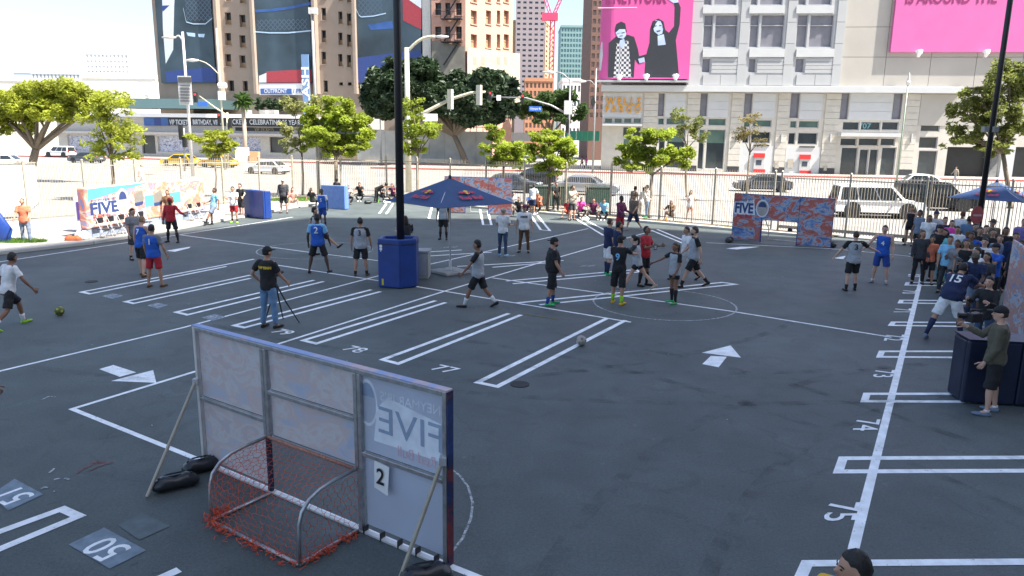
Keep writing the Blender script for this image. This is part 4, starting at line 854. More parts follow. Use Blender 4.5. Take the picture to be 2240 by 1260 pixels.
# ------------------------------------------------------------------ cars
m_tyre = M('tyre', (.02, .02, .02), .8); m_rim = M('wheel_rim', (.45, .45, .46), .35, .7); m_cglass = glassy('car_glass', (.02, .025, .028), .05)
m_tail = M('tail_lamp', (.40, .02, .02), .25); m_head = M('head_lamp', (.7, .7, .68), .15)
def car(label, px, py, yaw, L, W_, Hh, paint, kind='sedan', name='parked_car'):
    g0 = G(px, py); t = thing(name, g0, label, 'car', rz=yaw); w2 = W_/2
    if kind == 'suv':
        lo = [(-.5, .40), (-.5, .62), (-.49, .98), (.24, 1.0), (.42, .95), (.49, .86), (.5, .55), (.49, .36)]; ca = [(-.485, .98), (-.44, 1.0*Hh/1.0), (.05, Hh), (.14, Hh*.97), (.26, 1.0)]; wr = .40
        ca = [(-.485, .98), (-.455, Hh*.965), (-.38, Hh), (.05, Hh), (.12, Hh*.97), (.27, 1.0)]
    else:
        lo = [(-.5, .38), (-.5, .70), (-.485, .88), (-.36, .94), (.18, .92), (.40, .80), (.485, .66), (.5, .5), (.49, .30)]; ca = [(-.40, .92), (-.27, Hh*.95), (-.18, Hh*.995), (-.02, Hh), (.08, Hh*.97), (.25, .90)]; wr = .325
    def shell(prof, name, ins, mat, zlow=None):
        n = len(prof); ring = []; b = MB(); ys = [-1, -.86, 0, .86, 1]
        zmin = min(p[1] for p in prof); zmax = max(p[1] for p in prof)
        for yk in ys:
            r = []
            for x, z in prof:
                tt = (z-zmin)/(zmax-zmin); ww = w2*(1-ins*tt**1.5); inset = .04 if abs(yk) == 1 else 0
                xx = x*L*(1-.02*(abs(yk) > .8)) ; r.append(V((xx, yk*ww, z-inset*(.5 if tt > .6 else 0))))
            ring.append(r)
        vs = [p for r in ring for p in r]; fs = []
        for a in range(len(ys)-1):
            for i in range(n): j = (i+1) % n; fs.append((a*n+i, a*n+j, (a+1)*n+j, (a+1)*n+i))
        fs += [tuple(range(n)), tuple(reversed(range((len(ys)-1)*n, len(ys)*n)))]
        o = b.add([tuple(v) for v in vs], fs).build(name, mat, t, world=False); 
        bv = o.modifiers.new('bevel', 'BEVEL'); bv.width = .05; bv.segments = 3; bv.limit_method = 'ANGLE'; bv.angle_limit = R(25); o.data.polygons.foreach_set('use_smooth', [True]*len(o.data.polygons)); return o
    shell(lo, 'body', .06, paint); shell(ca, 'cabin', .26, paint)
    # glazing: side panes, windscreen, rear window
    zb, zt_ = (1.04, Hh*.93) if kind == 'suv' else (.97, Hh*.93)
    def xat(z, front):
        pr = ca if front else list(reversed(ca)); pr = pr[::-1] if front else pr[::-1]
        seq = list(reversed(ca)) if front else ca
        for (x0, z0), (x1, z1) in zip(seq, seq[1:]):
            if min(z0, z1) <= z <= max(z0, z1) and z0 != z1: return (x0+(x1-x0)*(z-z0)/(z1-z0))*L
        return seq[1][0]*L
    zmn, zmx = min(p[1] for p in ca), max(p[1] for p in ca); hw = lambda z: w2*(1-.26*max(0, (z-zmn)/(zmx-zmn))**1.5)
    xr0, xr1, xf0, xf1 = xat(zb, False)+.12, xat(zt_, False)+.10, xat(zb, True)-.12, xat(zt_, True)-.10
    cuts = [0, .46, 1] if kind == 'sedan' else [0, .30, .64, 1]
    for s in (-1, 1):
        for c0, c1 in zip(cuts, cuts[1:]):
            e = .012; P = []
            for (f, z) in ((c0+e, zb), (c1-e, zb), (c1-e, zt_), (c0+e, zt_)):
                xx = (xr0+(xf0-xr0)*f) if z == zb else (xr1+(xf1-xr1)*f); P.append(V((xx, s*(hw(z)+.006), z)))
            if s > 0: P.reverse()
            MB().prism(P, (0, s*.012, 0)).build('side_window', m_cglass, t, world=False)
        for xw in (-.31*L, .30*L):
            wh = MB().loft([(xw, s*(w2-.23), wr), (xw, s*(w2-.015), wr)], [wr, wr], 22).build('wheel', m_tyre, t, world=False, bevel=.02)
            rm = MB().loft([(xw, s*(w2-.02), wr), (xw, s*(w2+.005), wr)], [wr*.66, wr*.62], 18)
            for k in range(5): a = 2*pi*k/5; rm.box((xw+cos(a)*wr*.33, s*(w2+.008), wr+sin(a)*wr*.33), (.09, .012, .09))
            rm.build('rim', m_rim, wh)
            MB().loft([(xw, s*(w2-.16), wr+.03), (xw, s*(w2+.004), wr+.03)], [wr*1.17, wr*1.17], 22).build('wheel_arch', m_rubber, t, world=False)
            wh.location.y += s*.012
        MB().box((.455*L, s*(w2*.72), .72 if kind == 'sedan' else .86), (.16, .36, .15)).build('headlight', m_head, t, world=False, bevel=.03)
        MB().box((-.487*L, s*(w2*.78), .80 if kind == 'sedan' else .95), (.12, .30, .16 if kind == 'sedan' else .3)).build('tail_light', m_tail, t, world=False, bevel=.02)
        MB().box((.17*L, s*(w2+.06), 1.0 if kind == 'sedan' else 1.1), (.12, .16, .12)).build('mirror', paint, t, world=False, bevel=.03)
        for xx in (-.11*L, .06*L): MB().box((xx, s*(w2-.004), .82 if kind == 'sedan' else .92), (.16, .03, .03)).build('handle', paint, t, world=False)
    for fr in (False, True):
        za, zc = zb-.02, zt_+.01; xa, xc = xat(za, fr), xat(zc, fr); dx = .012 if fr else -.012
        P = [V((xa+dx, -hw(za)*.86, za)), V((xa+dx, hw(za)*.86, za)), V((xc+dx, hw(zc)*.86, zc)), V((xc+dx, -hw(zc)*.86, zc))]
        if not fr: P.reverse()
        MB().prism(P, (dx, 0, .01)).build('windscreen' if fr else 'rear_window', m_cglass, t, world=False)
    MB().box((0, 0, .30), (L*.94, W_*.92, .22)).build('underside', m_rubber, t, world=False)
    MB().box((.492*L, 0, .42), (.08, W_*.7, .16)).build('grille', m_dark, t, world=False); MB().box((-.502*L, 0, .62), (.02, .5, .12)).build('number_plate', m_cream, t, world=False)
    return t
ga = R(-31)
p_w = M('paint_white', (.74, .74, .73), .25, var=.02, spec=.6); p_s = M('paint_silver', (.42, .43, .45), .28, .55, var=.03); p_g = M('paint_dark_grey', (.10, .11, .13), .28, .4, var=.05)
p_k = M('paint_black', (.015, .016, .018), .2, var=.1, spec=.7); p_y = M('paint_yellow', (.66, .38, .03), .35, var=.05)
car('white off-roader with tinted windows standing behind the sliding gate', 1912, 474, R(-8), 4.9, 1.95, 1.86, p_w, 'suv')
car('black off-roader half hidden behind the white one', 2040, 458, R(-10), 4.9, 1.95, 1.8, p_k, 'suv')
car('white saloon in front of the bank entrance windows', 2022, 416, R(-14), 4.7, 1.82, 1.45, p_w)
car('dark grey saloon below the cash machines', 1666, 418, R(170), 4.8, 1.82, 1.45, p_g)
car('silver saloon on the street right of the pair of trees', 1284, 425, R(-14), 4.9, 1.82, 1.45, p_s)
car('dark car partly hidden behind the middle printed goal wall', 1120, 420, R(-10), 4.7, 1.82, 1.45, p_g)
car('second dark saloon behind the pair of trees', 1165, 402, R(170), 4.6, 1.82, 1.45, p_k)
car('yellow taxi at the far corner under the small tree', 395, 362, R(168), 4.9, 1.82, 1.5, p_y)
car('second yellow taxi with only its end showing at the lamp post', 478, 366, R(168), 4.6, 1.82, 1.5, p_y)
car('white saloon crossing behind the left part of the fence', 585, 380, R(165), 4.8, 1.82, 1.45, p_w)
car('white car at the far left edge below the big tree', 20, 366, R(10), 4.6, 1.82, 1.5, p_w)
car('dark grey car between the big tree and the thin tree', 190, 356, R(170), 4.6, 1.82, 1.45, p_g)
car('white van-like car near the left shop windows', 132, 344, R(170), 4.6, 1.9, 1.8, p_w, 'suv')

# ------------------------------------------------------------------ padded blocks, parasols, small gear
def padbox(name, label, A, B, depth, h, mat, segs=1, cat='crash pad', seam=True):
    F = Fac(A, B); t = thing(name, F.A, label, cat); du = F.L/segs
    for i in range(segs):
        MB().fbox(F, i*du+.004, (i+1)*du-.004, 0.02, h, -.10, 0).build('pad', mat, t, bevel=.03)
    for (u0, u1) in ((0.0, .10), (F.L-.10, F.L)): MB().fbox(F, u0, u1, .02, h-.01, -depth, -.104).build('pad', mat, t, bevel=.03)
    MB().fbox(F, .104, F.L-.104, .02, h-.02, -depth, -depth+.1).build('pad', mat, t, bevel=.03)
    return t, F
pp_ = V((-3.2, 20.75, 0)); t = thing('padded_pole_base', pp_, 'big blue vinyl padded box round the foot of the thick black pole', 'crash pad')
hx = [(-.62, -.28), (.05, -.5), (.46, -.2), (.46, .42), (-.1, .6), (-.62, .42)]
zc = 1.40
for (a, b_) in zip(hx, hx[1:]+hx[:1]):
    F = Fac((pp_.x+a[0], pp_.y+a[1]), (pp_.x+b_[0], pp_.y+b_[1])); MB().fbox(F, .01, F.L-.01, .01, zc, -.13, .0).build('pad', m_vinyl, t, bevel=.035)
    MB().fbox(F, .03, F.L-.03, zc-.16, zc-.13, .001, .012).build('seam', m_navy, t)
MB().prism([pp_+V((x*.8, y*.8, zc-.14)) for x, y in hx], (0, 0, .05)).build('top_cover', m_vinyl, t)
F = Fac((pp_.x+hx[0][0], pp_.y+hx[0][1]), (pp_.x+hx[1][0], pp_.y+hx[1][1]))
for z in (1.12, 1.2): MB().fbox(F, .07, .15, z-.035, z+.03, .003, .012).build('white_tag', m_white, t)
MB().fbox(F, .095, .12, 1.04, 1.25, .003, .01).build('white_tag', m_white, t)
MB().fbox(F, .12, .18, .08, .26, .003, .012).build('yellow_tag', M('tag_yellow', (.6, .5, .05), .5), t)
q = G(918, 612); t = thing('electrical_cabinet', q, 'plain grey cabinet behind the blue padded pole base', 'cabinet')
MB().box(q+V((.0, .45, .4)), (.5, .6, .8)).build('body', m_conc, t, bevel=.02); MB().box(q+V((0, .45, .83)), (.56, .66, .05)).build('lid', m_alu, t); MB().box(q+V((0, .145, .4)), (.36, .012, .55)).build('door', m_alu, t)
padbox('crash_pad', 'dark blue padded block near the left printed wall', G(535, 474), G(578, 480), .45, 1.42, m_vinyl)
a, b_ = G(703, 456), G(755, 459); padbox('crash_pad', 'blue padded block coloured pale as if sunlit behind the blue bib player', a, b_, .4, 1.38, M('blue_vinyl_sunlit', (.12, .22, .50), .4, var=.1))  # vinyl lightened: sunlight on the face is put into its colour
padbox('crash_pad', 'low navy padded wall in front of the right spectators', V((7.52, 11.6, 0)), V((9.98, 11.25, 0)), .55, 1.08, m_navy, 3)
MB().hexa([V((7.52, 11.6, 1.085)), V((9.98, 11.25, 1.085)), V((10.06, 11.8, 1.085)), V((7.6, 12.15, 1.085)), V((7.52, 11.6, 1.11)), V((9.98, 11.25, 1.11)), V((10.06, 11.8, 1.11)), V((7.6, 12.15, 1.11))]).build('top_pad', m_navy, bpy.data.objects['crash_pad.002'])
m_canopy = M('parasol_navy', (.042, .085, .205), .75, var=.07, scale=2, bump=.1, trans=.15)
m_byel = M('logo_yellow', (.70, .45, .03), .6); m_bred = M('logo_red', (.50, .02, .05), .6)
def parasol(label, c, hrim, hap, half, rz):
    t = thing('parasol', V((c.x, c.y, 0)), label, 'parasol', 'navy branded parasols', rz=rz)
    ap = V((0, 0, hap)); Cn = [V((half*sx, half*sy, hrim)) for sx, sy in ((-1, -1), (1, -1), (1, 1), (-1, 1))]
    N = 6; mb = MB()
    for k in range(4):
        A, B = Cn[k], Cn[(k+1) % 4]; g = []
        for i in range(N+1):
            r = []
            for j in range(N+1):
                e = A.lerp(B, j/N); p = ap.lerp(e, i/N); s = sin(pi*j/N)*(i/N); p = p+V((0, 0, -.02*sin(pi*i/N)))-V((e.x, e.y, 0))*.045*s*(i/N); r.append(p)
            g.append(r)
        vs = [p for r in g for p in r]; fs = [(i*(N+1)+j, (i+1)*(N+1)+j, (i+1)*(N+1)+j+1, i*(N+1)+j+1) for i in range(N) for j in range(N)]; mb.add(vs, fs)
    cn = mb.build('canopy', m_canopy, t, False, world=False); sol = cn.modifiers.new('cloth', 'SOLIDIFY'); sol.thickness = .012
    for k in range(4):
        A, B = Cn[k], Cn[(k+1) % 4]; MB().loft([ap*.985, A+V((0, 0, -.02))], .014, 6).build('rib', m_alu, t, world=False)
        mdl = (A+B)/2; up = (ap-mdl); ln = up.length; up.normalize(); ux = (B-A).normalized(); n = ux.cross(up); n = n if n.z > 0 else -n
        o = mdl+up*ln*.38+n*.03
        lettering('brand_lettering', 'Red Bull', .25, o-up*.21, ux, up, m_bred, t, bold=.008).matrix_parent_inverse.identity()
        MB().add([o+ux*.11*cos(i*pi/8)+up*(.10+.11*sin(i*pi/8))+n*.004 for i in range(16)], [tuple(range(16))]).build('brand_sun', m_byel, t, world=False)
        for s in (-1, 1):
            b = MB(); L_ = [(.03, .08), (.10, .20), (.22, .22), (.36, .17), (.44, .10), (.40, .05), (.34, .12), (.27, .02), (.22, .02), (.22, .10), (.12, .08), (.08, .02)]
            P = [o+ux*x*s*.72+up*y*.72+n*.008 for x, y in L_]; P = P if s > 0 else P[::-1]; b.add(P, [tuple(range(len(P)))]).build('brand_bull', m_bred, t, world=False)
        MB().loft([A, A+V((0, 0, -.03))], .03, 6).build('corner_cap', m_black, t, world=False)
    MB().loft([(0, 0, hap-.03), (0, 0, hap+.05), (0, 0, hap+.11)], [.06, .05, .01], 8).build('finial', m_navy, t, world=False)
    MB().loft([(0, 0, .05), (0, 0, hap-.02)], .025, 8).build('mast', m_alu, t, world=False)
    MB().loft([(0, 0, .10), (0, 0, .42)], .04, 8).build('socket', m_white, t, world=False)
    for sx in (-1, 1):
        for sy in (-1, 1): MB().box((sx*.24, sy*.24, .05), (.46, .46, .09)).build('base_slab', M('slab_grey', (.40, .39, .36), .85, var=.15), t, world=False, bevel=.02)
    return t
uc = G(985, 597)
zr1, za1 = at(985, 442, uc.y).z, at(985, 389, uc.y).z
parasol('large navy parasol with red and yellow bull marks in the middle of the lot', uc, zr1, za1, 1.46, R(41))
uc2 = base_at(2166, 500, 30.5); parasol('navy parasol over the spectators at the right edge', uc2, at(2110, 433, 30.5).z, at(2166, 397, 30.5).z, 1.37, R(41))
# balls
def ball(px, py, label, c1, c2):
    q = G(px, py); t = thing('football', q, label, 'ball'); MB().sph(q+V((0, 0, .11)), .11, 18, 12).build('skin', c1, t, True)
    b = MB()
    for i in range(12):
        z = 1-2*(i+.5)/12; a = i*2.4; d = V((sqrt(1-z*z)*cos(a), sqrt(1-z*z)*sin(a), z)); u = d.orthogonal().normalized(); v = d.cross(u)
        b.add([q+V((0, 0, .11))+(d*.1085+(u*cos(k*2*pi/5)+v*sin(k*2*pi/5))*.03).normalized()*.1125 for k in range(5)], [(0, 1, 2, 3, 4)])
    b.build('patches', c2, t)
ball(131, 690, 'green and yellow football in front of the running man in white', M('ball_green', (.10, .13, .03), .5), M('ball_yellow', (.42, .40, .05), .5))
ball(1271, 756, 'pale grey football lying on the stall line', M('ball_grey', (.36, .34, .30), .5, var=.2), M('ball_dark', (.12, .11, .10), .5))

# ------------------------------------------------------------------ near goal wall, seen from its back
A, B = G(447, 1014), G(981, 1243); NF = Fac(A, B); gw_ = thing('goal_wall', NF.A, 'large printed goal wall seen from behind with steel frame at the front', 'goal wall')
u1 = NF.uz(595, 1078)[0]; u2 = NF.uz(793, 1163)[0]; L = NF.L
hL = NF.uz(432, 717)[1]; hR = NF.uz(972, 852)[1]; hT = (hL+hR)/2; gh = (NF.uz(585, 952)[1]+NF.uz(788, 1022)[1])/2
zr = [NF.uz(515, 896)[1], NF.uz(676, 884)[1], NF.uz(880, 1020)[1]]
m_backL = printed('print_back', ['#8fb0e4', '#b9c8e6', '#e4b4a8', '#dfe3ea', '#e0a898', '#98b8e8'], (.2, .9, .4), .9, .66, trans=.35)
m_backP = M('print_back_pale', (.56, .60, .68), .7, var=.05, scale=1.2, trans=.35)
def bar(u0, u1_, z0, z1, o0, o1, nm='frame_bar', mt=m_steel): return MB().fbox(NF, u0, u1_, z0, z1, o0, o1).build(nm, mt, gw_, bevel=.006)
bar(0, .05, 0.03, hT, -.02, .03, mt=m_lpole); bar(L-.05, L, .03, hT, -.02, .03)
bar(.052, L-.052, hT-.05, hT, -.02, .03)
for u in (u1, u2): bar(u-.055, u-.003, gh if u == u1 else gh, hT-.052, -.015, .03); bar(u+.003, u+.055, gh, hT-.052, -.015, .03)
for u in (u1, u2): bar(u-.03, u+.03, .03, gh-.002, -.02, .03, mt=m_navy if u == u1 else m_steel)
bar(.052, u1-.057, zr[0]-.025, zr[0]+.025, -.015, .03); bar(u1+.057, u2-.057, zr[1]-.025, zr[1]+.025, -.015, .03); bar(u2+.057, L-.052, zr[2]-.025, zr[2]+.025, -.015, .03)
bar(.0, L, 0.0, .028, -.03, .03, mt=m_lpole); bar(u1+.032, u2-.032, gh-.04, gh-.002, -.02, .03)
for (a, b_, z0, z1, mt) in ((.055, u1-.06, zr[0]+.03, hT-.055, m_backL), (.055, u1-.06, .08, zr[0]-.03, m_backL), (u1+.06, u2-.06, zr[1]+.03, hT-.055, m_backL), (u1+.06, u2-.06, gh+.01, zr[1]-.03, m_backL),
                            (u2+.06, L-.055, zr[2]+.03, hT-.055, m_backP), (u2+.06, L-.055, .10, zr[2]-.03, m_backP)):
    MB().fbox(NF, a, b_, z0, z1, -.03, -.022).build('fabric_panel', mt, gw_)
MB().fbox(NF, -.012, L+.012, hT+.001, hT+.018, -.06, .03).build('wrap_edge', printed('wrap_print', ['#5a7ab8', '#c89a90', '#6a86bc', '#5a80c4', '#b88078'], (0, 0, .2), .35, .3, trans=0), gw_)
MB().fbox(NF, L+.002, L+.02, .03, hT, -.06, .02).build('wrap_edge', MATS.get('x') or printed('wrap_print_side', ['#16244a', '#1c3878', '#16244a', '#7a2c2a', '#16244a'], (1.5, 0, 0), .3, 0, trans=0), gw_)
pu = lambda x, y, o=-.02: NF.P(*NF.uz(x, y), o)
m_mir = M('print_mirror_blue', (.27, .34, .46), .7); m_mirw = M('print_mirror_white', (.68, .72, .78), .7); m_mirr = M('print_mirror_pink', (.60, .42, .48), .7)
def seenback(txt, x, y, size, wd, mt, lift, bold=.01, sk=0.):
    u, z = NF.uz(x, y); o = lettering('print_lettering', txt, size, NF.P(u, z, -.0215+lift), -NF.d+V((0, 0, sk)), V((0, 0, 1)), mt, gw_, bold=0, width=wd); return o
poly(NF, [(822, 893), (845, 872), (962, 930), (960, 1012), (815, 965)], -.0212, 'print_shape', m_mirw, gw_, .001)
seenback('FIVE', 893, 943, .42, .86, m_mir, .004, .02, .02); seenback('NEYMAR JR\'S', 893, 884, .14, .80, m_mirw, .004, .004, -.02); seenback('Red Bull', 908, 1002, .17, .5, m_mirr, .004, .004, .0)
uf, zf = NF.uz(795, 890)
for r, mt, o in ((.26, m_mirw, .001), (.225, m_backP, .0025)):
    MB().add([NF.P(uf+r*.55*cos(k*pi/12)+.04, zf+.05+r*sin(k*pi/12), -.0215+o) for k in range(24)], [tuple(range(24))]).build('print_oval', mt, gw_)
MB().add([NF.P(uf+.04+.10*cos(k*pi/8), zf+.12+.15*abs(sin(k*pi/8)), -.0182) for k in range(9)], [tuple(range(9))]).build('print_hair', m_mir, gw_)
# braces
for (p0, p1) in ((NF.P(.02, NF.uz(436, 830)[1], .04), G(322, 1090)), (NF.P(L-.03, NF.uz(963, 997)[1], .04), G(872, 1278))):
    MB().loft([p0, p1+V((0, 0, .02))], .022, 8).build('brace', M('brace_tan', (.40, .36, .29), .5, .2), gw_); MB().box(p0+V((0, 0, -.02)), (.07, .07, .08)).build('brace_hinge', m_alu, gw_)
for u in (2.95, 3.2, 3.45, 3.7, 3.95): 
    MB().fbox(NF, u, u+.014, -.0+.002, .09, -.036, .036).build('cable_tie', m_black, gw_)
cu, cz = NF.uz(842, 1035); nt_ = thing('paper_notice', NF.P(cu, cz, .01), 'white paper sheet numbered 2 hanging on the back of the goal wall', 'notice')
MB().hexa([NF.P(cu-.11, cz-.17, .05), NF.P(cu+.1, cz-.2, .07), NF.P(cu+.1, cz-.2, .068), NF.P(cu-.11, cz-.17, .048), NF.P(cu-.11, cz+.13, .04), NF.P(cu+.1, cz+.11, .04), NF.P(cu+.1, cz+.11, .038), NF.P(cu-.11, cz+.13, .038)]).build('sheet', M('paper', (.72, .72, .70), .8, var=.03), nt_)
lettering('numeral', '2', .24, NF.P(cu-.01, cz-.03, .062), NF.d, V((0, -.0, 1))+NF.n*-.07, m_black, nt_, bold=.004)
# the small goal with its net
gl_ = thing('small_goal', NF.P((u1+u2)/2, 0, .05), 'small tubular goal with a loose orange net behind the opening', 'goal')
Wd = u2-u1-.06; D = .80; prof = [(.0, gh), (.30, gh*.99), (.50, gh*.955), (.64, gh*.88), (.735, gh*.76), (.775, gh*.6), (.785, .3), (D-.01, .03)]
g0u = u1+.03; gp = lambda u, d, z: NF.P(g0u+u, z, .045+d)
for u in (0, Wd): MB().loft([gp(u, d, z) for d, z in prof], .021, 10).build('side_tube', m_steel, gl_, True); MB().loft([gp(u, 0, .022), gp(u, D, .022)], .021, 10).build('ground_tube', m_steel, gl_, True); 
MB().loft([gp(0, D, .022), gp(Wd, D, .022)], .021, 10).build('ground_tube', m_steel, gl_, True); MB().loft([gp(0, 0, gh), gp(Wd, 0, gh)], .021, 10).build('crossbar', M('wrapped_tube', (.35, .16, .11), .7, var=.4, scale=30), gl_, True)
nb = MB()
def plen(pr): 
    s = [0]
    for a, c in zip(pr, pr[1:]): s.append(s[-1]+hypot(c[0]-a[0], c[1]-a[1]))
    return s
sl_ = plen(prof)
def onprof(s):
    for i in range(len(prof)-1):
        if s <= sl_[i+1] or i == len(prof)-2:
            f = (s-sl_[i])/(sl_[i+1]-sl_[i]); return prof[i][0]+(prof[i+1][0]-prof[i][0])*f, prof[i][1]+(prof[i+1][1]-prof[i][1])*f
rnd = random.Random(21)
def hexnet(fn, W_, H_, s):
    hx_ = {}; dy = s*.866; nr = int(H_/(s*.75))+1; nc = int(W_/dy)+1
    def key(x, y): return (round(x, 3), round(y, 3))
    seen = set()
    for r in range(nr+1):
        for c in range(nc+1):
            x = c*dy+(dy/2 if r % 2 else 0); y = r*s*.75
            pts = [(x+s/2*cos(pi/6+k*pi/3), y+s/2*sin(pi/6+k*pi/3)) for k in range(6)]
            for k in range(6):
                a, b_ = key(*pts[k]), key(*pts[(k+1) % 6]); e = (min(a, b_), max(a, b_))
                if e in seen: continue
                seen.add(e); pa, pb = fn(*a), fn(*b_)
                if pa is None or pb is None: continue
                nb.loft([pa, pb], .0026, 3, cap=False)
jit = {}
def wob(u, v, a=.008):
    k = (round(u, 3), round(v, 3))
    if k not in jit: jit[k] = V((rnd.gauss(0, a), rnd.gauss(0, a), rnd.gauss(0, a*.6)))
    return jit[k]
def rearnet(u, s):
    if u < -.01 or u > Wd+.01 or s < 0 or s > sl_[-1]: return None
    d, z = onprof(s); sag = .05*sin(pi*min(1, max(0, u/Wd)))*sin(pi*s/sl_[-1]); return gp(u, d+sag*.5+.018, z-sag)+wob(u, s)
hexnet(rearnet, Wd, sl_[-1], .108)
for uu_ in (0, Wd):
    def sidenet(x, z, uu_=uu_):
        if x < 0 or z < .02: return None
        zt2 = 0
        for (d0, z0), (d1, z1) in zip(prof, prof[1:]):
            if d0 <= x <= d1: zt2 = z0+(z1-z0)*(x-d0)/(d1-d0+1e-6)
        if z > zt2: return None
        return gp(uu_+(.02 if uu_ else -.02), x, z)+wob(x+uu_*10+50, z)
    hexnet(sidenet, D, gh, .108)
tag(nb.build('net', m_orange, gl_), kind='stuff')
sk = MB()
for k in range(330):    # loose net bunched along the ground tubes
    f = rnd.random()*(Wd+D*1.2)
    p = gp(f, D+.05, .04) if f < Wd else gp(Wd+.04, D-(f-Wd)*.8, .04)
    if rnd.random() < .22: p = gp(-.04, D-rnd.random()*.25, .05)
    q = p+V((rnd.gauss(0, .035), rnd.gauss(0, .035), rnd.uniform(-.02, .03))); e = q+V((rnd.gauss(0, .026), rnd.gauss(0, .026), rnd.gauss(0, .012))); m_ = q.lerp(e, .5)+V((rnd.gauss(0, .03), rnd.gauss(0, .03), rnd.gauss(0, .02)))
    for r in (q, m_, e): r.z = max(r.z, .006)
    sk.loft([q, m_, e], .004, 4, cap=False)
tag(sk.build('net_skirt', m_orange, gl_), kind='stuff')
def sandbag(label, p, yaw, mat, L_=.5, r=.13, cat='sandbag'):
    t = thing('sandbag', p, label, cat, rz=yaw)
    pts = [(-L_/2, 0, .05), (-L_/2+.04, 0, r*.75), (-L_/4, 0, r*1.0), (0, 0, r*.85), (L_/4, 0, r*1.02), (L_/2-.04, 0, r*.75), (L_/2, 0, .05)]
    o = MB().loft(pts, [(r*.5, .03), (r*1.05, r*.72), (r*1.2, r*.98), (r*1.05, r*.8), (r*1.2, r*.98), (r*1.05, r*.72), (r*.5, .03)], 14, side=(0, 1, 0)).build('bag', mat, t, True, world=False)
    MB().loft([(-.14, .05, r*1.72), (-.07, .07, r*1.78), (.07, .07, r*1.78), (.14, .05, r*1.72)], .010, 6).build('handle', m_rubber, t, world=False)
    MB().box((0, 0, r*1.72), (L_*.75, .02, .02)).build('zip_seam', m_rubber, t, world=False)
m_bag = M('black_vinyl_bag', (.018, .020, .024), .32, var=.3, scale=9, bump=.5, bscale=12)
sandbag('shiny black weight bag outermost beside the left brace', G(385, 1068), R(32), m_bag, .52, .095); sandbag('shiny black weight bag touching the left end of the goal wall', G(432, 1040)+V((.0, .12, 0)), R(35), m_bag, .44, .095)
sandbag('black weight bag under the right brace at the bottom edge', G(932, 1275), R(20), m_bag, .5, .1)
sandbag('black weight bag at the left foot of the far right goal wall', G(1595, 531), R(60), m_bag, .5); sandbag('black weight bag at the right foot of the far right goal wall', G(1822, 541), R(60), m_bag, .5)
# far printed goal walls
m_front = printed('print_front', ['#204a90', '#2b62a8', '#5e8fc8', '#b9c4d2', '#c8583a', '#b8442e', '#d4683c', '#3a74b8'], (.3, .8, .5), .75, .18, trans=.35)
m_front2 = printed('print_sunlit', ['#4a86d0', '#d8785a', '#e29a76', '#efe0d4', '#d87858', '#6aa4dc', '#e08a68'], (.3, .8, .5), .35, .12, trans=.25)  # lighter copy of the wall print, sun wash-out put into its colours
def goalwall(label, A, B, h, mt, cells, gap=None, flip=False, title=None, txtcol=None):
    F = Fac(A, B); t = thing('goal_wall', F.A, label, 'goal wall'); L_ = F.L; ghh = .95
    for u in cells: MB().fbox(F, max(0, u-.03), min(L_, u+.03), .0, h, -.08, -.02).build('frame_bar', m_vinyl, t)
    MB().fbox(F, 0, L_, h-.05, h+.01, -.081, -.019).build('frame_bar', m_vinyl, t)
    for a, b_ in zip(cells, cells[1:]):
        hole = gap and abs(a-gap[0]) < .05
        MB().fbox(F, a+.01, b_-.01, ghh if hole else .05, h-.02, -.018, .0).build('printed_panel', mt, t)
        if not hole: MB().fbox(F, a+.03, b_-.03, .03, .07, -.08, -.02).build('frame_bar', m_vinyl, t)
        for z in (.66, 1.25): 
            if not (hole and z < ghh): MB().fbox(F, a+.03, b_-.03, z-.03, z+.03, -.079, -.03).build('frame_bar', m_vinyl, t)
        if hole:
            for u in (a+.06, b_-.06): MB().loft([F.P(u, 0.02, -.9), F.P(u, .5, -.85), F.P(u, .92, -.35), F.P(u, .93, -.05)], .02, 6).build('goal_tube', m_lpole, t)
            MB().loft([F.P(a+.06, .03, -.9), F.P(b_-.06, .03, -.9)], .02, 6).build('goal_tube', m_lpole, t)
    return t, F
mw = M('print_clean_white', (.68, .70, .74), .6, var=.03); mnv = M('print_navy', (.03, .05, .16), .6)
def titleblock(t, F, x0, y0, x1, y1, fx, fy, fr, tsz, wd):
    poly(F, [(x0, y0+4), (x1, y0), (x1+2, y1), (x0, y1-3)], .004, 'printed_plate', mw, t, .006)
    xm, ym = (x0+x1)/2, (y0+y1)/2; u, z = F.uz(xm, ym+2); lettering('printed_title', 'FIVE', tsz, F.P(u, z, .014), F.d, V((0, 0, 1)), mnv, t, bold=.025, width=wd)
    u, z = F.uz(xm, y1-1); lettering('printed_title', 'Red Bull', tsz*.42, F.P(u, z-.05, .018), F.d, V((0, 0, 1)), m_bred, t, width=wd*.8)
    u, z = F.uz(xm, y0-1); lettering('printed_title', "NEYMAR JR'S", tsz*.34, F.P(u, z-.06, .018), F.d, V((0, 0, 1)), mnv, t, width=wd*.95)
    u, z = F.uz(fx, fy)
    for r, mt2, o in ((1, mw, .020), (.84, M('print_face_grey', (.38, .34, .32), .6), .024)):
        MB().add([F.P(u+r*fr*.72*cos(k*pi/10), z+r*fr*sin(k*pi/10), o) for k in range(20)], [tuple(range(20))]).build('printed_oval', mt2, t)
    MB().add([F.P(u+fr*.45*cos(k*pi/8), z+fr*.15+fr*.6*sin(k*pi/8), .028) for k in range(9)], [tuple(range(9))]).build('printed_hair', mnv, t)
A, B = G(1599, 523), G(1816, 544); FR = Fac(A, B); h = FR.uz(1700, 428)[1]; t, F = goalwall('blue and orange printed goal wall at the far right in front of the fence', A, B, h, m_front, [0, FR.uz(1664, 500)[0], FR.uz(1745, 500)[0], FR.L], (FR.uz(1664, 500)[0],), title=1)
